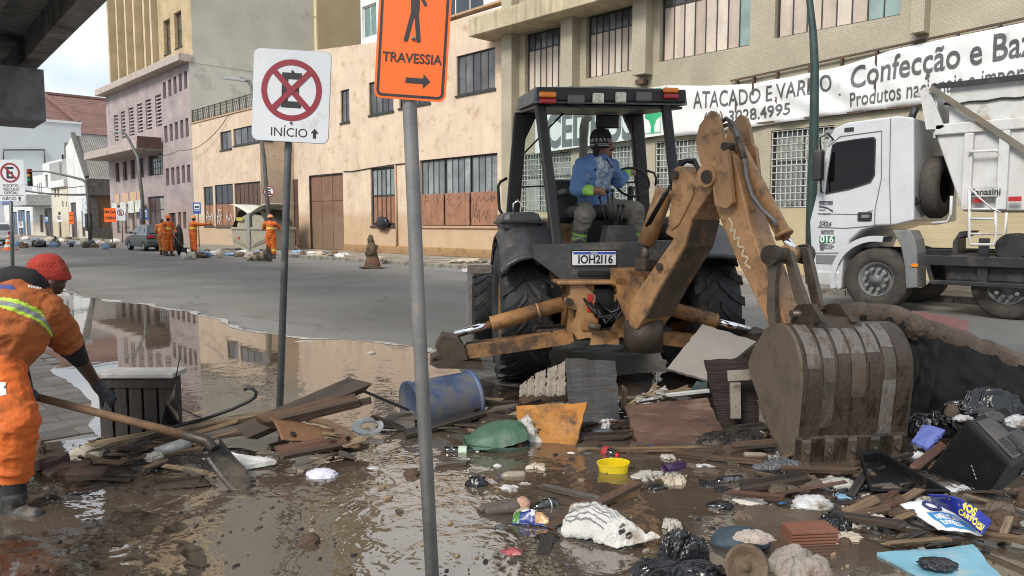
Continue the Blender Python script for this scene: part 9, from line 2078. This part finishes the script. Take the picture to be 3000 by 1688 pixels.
# rolled mattress
def mroll(t):
    xs_ = [(545,122),(640,118),(800,132),(880,165),(960,205),(1100,245),(1250,305),(1400,365),(1600,420)]; i = min(int(t * 8),7); f = t * 8 - i; a,b = xs_[i],xs_[i + 1]
    return c3(z8(a[0] + (b[0] - a[0]) * f,a[1] + (b[1] - a[1]) * f),6.15 - .55 * t)
mt_ = thing('soaked_mattress','long soaked brown mattress rolled over behind the bucket','mattress',(mroll(.5).x,mroll(.5).y,0))
obj('rolled_edge',MB().tube([mroll(i / 40) + Vector((0,0,.012 * mnoise.noise(Vector((i * .4,1,1))))) for i in range(41)],[.095 + .02 * mnoise.noise(Vector((i * .5,2,3))) for i in range(41)],14),browncloth,mt_,world=True)
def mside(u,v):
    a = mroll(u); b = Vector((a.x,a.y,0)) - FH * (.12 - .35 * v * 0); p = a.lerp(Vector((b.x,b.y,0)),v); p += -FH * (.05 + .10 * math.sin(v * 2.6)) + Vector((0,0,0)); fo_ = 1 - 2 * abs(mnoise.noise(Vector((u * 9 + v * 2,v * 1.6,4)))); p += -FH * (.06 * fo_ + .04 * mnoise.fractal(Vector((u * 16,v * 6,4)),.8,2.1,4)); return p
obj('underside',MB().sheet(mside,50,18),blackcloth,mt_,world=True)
obj('top_face',MB().sheet(lambda u,v: mroll(u) + FH * (.02 + .55 * v) + Vector((0,0,.05 - .25 * v * v + .03 * mnoise.noise(Vector((u * 8,v * 4,2))))),40,10),browncloth,mt_,world=True)
obj('maker_label',MB().sheet(lambda u,v: c3(z8(1005 + 135 * u,190 + 45 * u + 50 * v * 1),6.15 - .55 * (.52 + .08 * u) - .085),8,4),M('peeling_label',(.50,.46,.40),.7,var=.4,scale=16,dirt=(.2,.15,.1),damt=.4,dscale=14),mt_,world=True)
kc = c3(z8(915,190),5.75); obj('knot',MB().blob(kc,(.075,.07,.10),4,.3,2.0,5,ridged=True),browncloth,mt_,world=True)
quadboard('faded red board lying behind the mattress',[c3(z8(880,150),6.6),c3(z8(1188,215),6.4),c3(z8(1190,155),6.6),c3(z8(905,105),6.8)],M('faded_red_board',(.30,.13,.11),.8,var=.2,dirt=(.18,.1,.08),damt=.4),.03)
# small litter that nobody could count: floating crumbs, twigs and mud clots
cr = MB(); rnd = random.Random(11)
def scrap(c,s_,a,mi,h=.004):
    n_ = rnd.randint(4,6); pts = [(c.x + s_ * (.5 + rnd.random() * .5) * math.cos(a + 2 * math.pi * i / n_),c.y + .6 * s_ * (.5 + rnd.random() * .5) * math.sin(a + 2 * math.pi * i / n_)) for i in range(n_)]
    z0 = c.z; cr.add([(x,y,z0 + h + rnd.random() * s_ * .25) for x,y in pts] + [(c.x,c.y,z0 + h + s_ * .35)] + [(x,y,z0 - .002) for x,y in pts],[(i,(i + 1) % n_,n_) for i in range(n_)] + [(i,i + n_ + 1,(i + 1) % n_ + n_ + 1,(i + 1) % n_) for i in range(n_)],mi)
for k in range(420):
    x_ = rnd.uniform(1080,2960); y_ = 1150 + 540 * rnd.random() ** 1.1; p = G(x_,y_,WATER_Z)
    if x_ < 1500 and rnd.random() < .45: continue
    s_ = rnd.choice((.006,.008,.011,.016,.03)) * rnd.uniform(.7,1.3); scrap(p,s_,rnd.random() * 6,rnd.choice((0,1,1,2,2,2,3)))
for k in range(150):
    x_ = rnd.uniform(60,1050); y_ = 1340 + 350 * rnd.random(); p = G(x_,y_,WATER_Z if x_ > 560 else .045); scrap(p,rnd.choice((.006,.009,.013,.02)),rnd.random() * 6,rnd.choice((1,1,1,3)))
lo_ = obj('litter',cr,[M('litter_pale',(.32,.29,.23),.6,bump=0),M('litter_mud',(.06,.042,.03),.6,bump=0),M('litter_tan',(.25,.18,.11),.7,bump=0),M('litter_dark',(.02,.02,.02),.5,bump=0)]); lo_['kind'] = 'stuff'; tag(lo_,'small floating crumbs of litter, twigs and mud','litter')
# broken sticks that fill the heaps
rnd = random.Random(21); mts = [W_tan,W_dark,W_brown,W_wet,W_grey,W_red,W_pale,W_wet]
def sticks(lab,grp,n_,x0,x1,y0,y1,hmax,wmax,lmax):
    for k in range(n_):
        x_,y_ = rnd.uniform(x0,x1),rnd.uniform(y0,y1); p = G(x_,y_,rnd.uniform(.01,hmax)); a_ = rnd.uniform(-.9,.9); L_ = rnd.uniform(.12,lmax)
        q = p + (CR * math.cos(a_) + FH * math.sin(a_)) * L_; q.z = max(.015,p.z + rnd.uniform(-.06,.06)); plank(lab,p,q,rnd.uniform(.015,wmax),rnd.uniform(.008,.02),rnd.choice(mts),rnd.uniform(-.5,.5),.03,0,'broken_stick',grp,'stick')
sticks('broken stick of wood between the leaning boards and the bucket','sticks under the boards',34,1440,2280,1165,1262,.06,.06,.45)
sticks('broken stick of wood in the rubbish in front of the bucket teeth','sticks before the bucket',30,2180,2640,1360,1470,.05,.05,.4)
sticks('broken stick of wood in the right-hand rubbish heap','sticks in the right heap',26,2560,2990,1420,1600,.05,.05,.35)
sticks('broken stick of wood under the blue drum and ring','sticks by the drum',14,1180,1480,1180,1260,.04,.05,.4)
rnd = random.Random(33); softs = [paperm,mudcloth,whitebag,blackbag,mudcloth,creambag,blackbag,browncloth,M('slate_rag',(.10,.105,.115)),paperm]
def rags(lab,grp,n_,x0,x1,y0,y1,wmin,wmax):
    for k in range(n_):
        x_,y_,w_ = rnd.uniform(x0,x1),rnd.uniform(y0,y1),rnd.uniform(wmin,wmax); drape('soaked_scrap',lab,'scrap',lambda a,b: (a,b),x_,y_ - w_ * rnd.uniform(.3,.6),x_ + w_,y_,rnd.choice(softs),1.6,1.0,.012,60 + k + int(x0),1.4,24,rnd.random() * 3,grp,.09,.75)
rags('small soaked rag or paper in the right-hand rubbish heap','rags in the right heap',44,2180,2980,1380,1600,30,95)
rags('small soaked rag or paper floating in the middle of the puddle','rags in the puddle',26,1420,2250,1300,1560,18,70)
rags('small soaked rag or paper under the leaning boards','rags under the boards',22,1450,2300,1190,1290,30,100)
rags('small soaked rag among the planks of the left heap','rags in the left heap',14,250,880,1290,1380,25,80)
# ---- far rubbish along the kerb and at the junction ---------------------------
far_m = [M('far_paper',(.58,.57,.54),.7,var=.2),blackbag,mudcloth,M('far_white_bag',(.62,.62,.62),.6,var=.15),W_tan,M('blue_cloth',(.2,.3,.42),.8,var=.3),creambag]
def far_row(lab,zf,items,grp,lift=0.0):
    for k,(x0,y0,x1,y1) in enumerate(items): L('rubbish',lab,'rubbish',zf,x0,y0,x1,y1,far_m[(k * 3 + len(items)) % 7],.6,2.4,sub=3,flat_=1.7,lift=lift,group=grp)
rnd = random.Random(5)
far_row('small piece of rubbish strewn in front of the waste container',b5,[(x,500 + rnd.uniform(-40,25),0,0) for x in range(580,1480,48)] and [(x + rnd.uniform(-15,15),y,x + rnd.uniform(60,150),y + rnd.uniform(28,60)) for x in range(570,1420,42) for y in [rnd.uniform(455,505)]],'rubbish before the container')
far_row('small piece of rubbish along the kerb before the brown door',b5,[(x + rnd.uniform(-15,15),y,x + rnd.uniform(60,140),y + rnd.uniform(25,55)) for x in range(1700,2200,45) for y in [rnd.uniform(462,520)]],'rubbish before the brown door')
far_row('small piece of rubbish in the far heap at the junction',b4,[(x,y,x + rnd.uniform(50,130),y + rnd.uniform(25,60)) for x in range(150,1330,30) for y in [rnd.uniform(1190,1275)]],'rubbish at the junction')
L('rubbish','bundle of rubbish on the far pavement below the wide barred window','rubbish',z2,1120,1360,1305,1398,creambag,.5,2.4,lift=.13)
L('rubbish','white bag at the far kerb beyond the main pole','bag',z2,1175,1412,1255,1449,whitebag,.45,2.4)
L('plastic_bag','pale bag beside the mud-caked cone','bag',z2,715,1345,775,1385,creambag,.4,2.4,lift=.13)
o_w = ops['low']; bgp = WX(*z2(755,1185),FX - .2); single('plastic_bag',MB().blob((FX - .16,bgp.y,bgp.z),(.14,.5,.32),3,.4,2.2,9,ridged=True),blackbag,'black bag hanging on the sill of the narrow barred window','bag')
L('paper_scrap','flattened white paper at the far edge of the puddle','paper',z6,150,297,300,338,paperm,.3,2,flat_=.35)
L('paper_scrap','white scrap floating beyond the main pole','paper',z6,525,358,572,392,paperm,.35,2,flat_=.7)
L('wrapper','tiny red wrapper on the dry road','wrapper',z6,400,252,442,266,M('dark_red_film',(.17,.035,.035)),.3,2,flat_=.5)
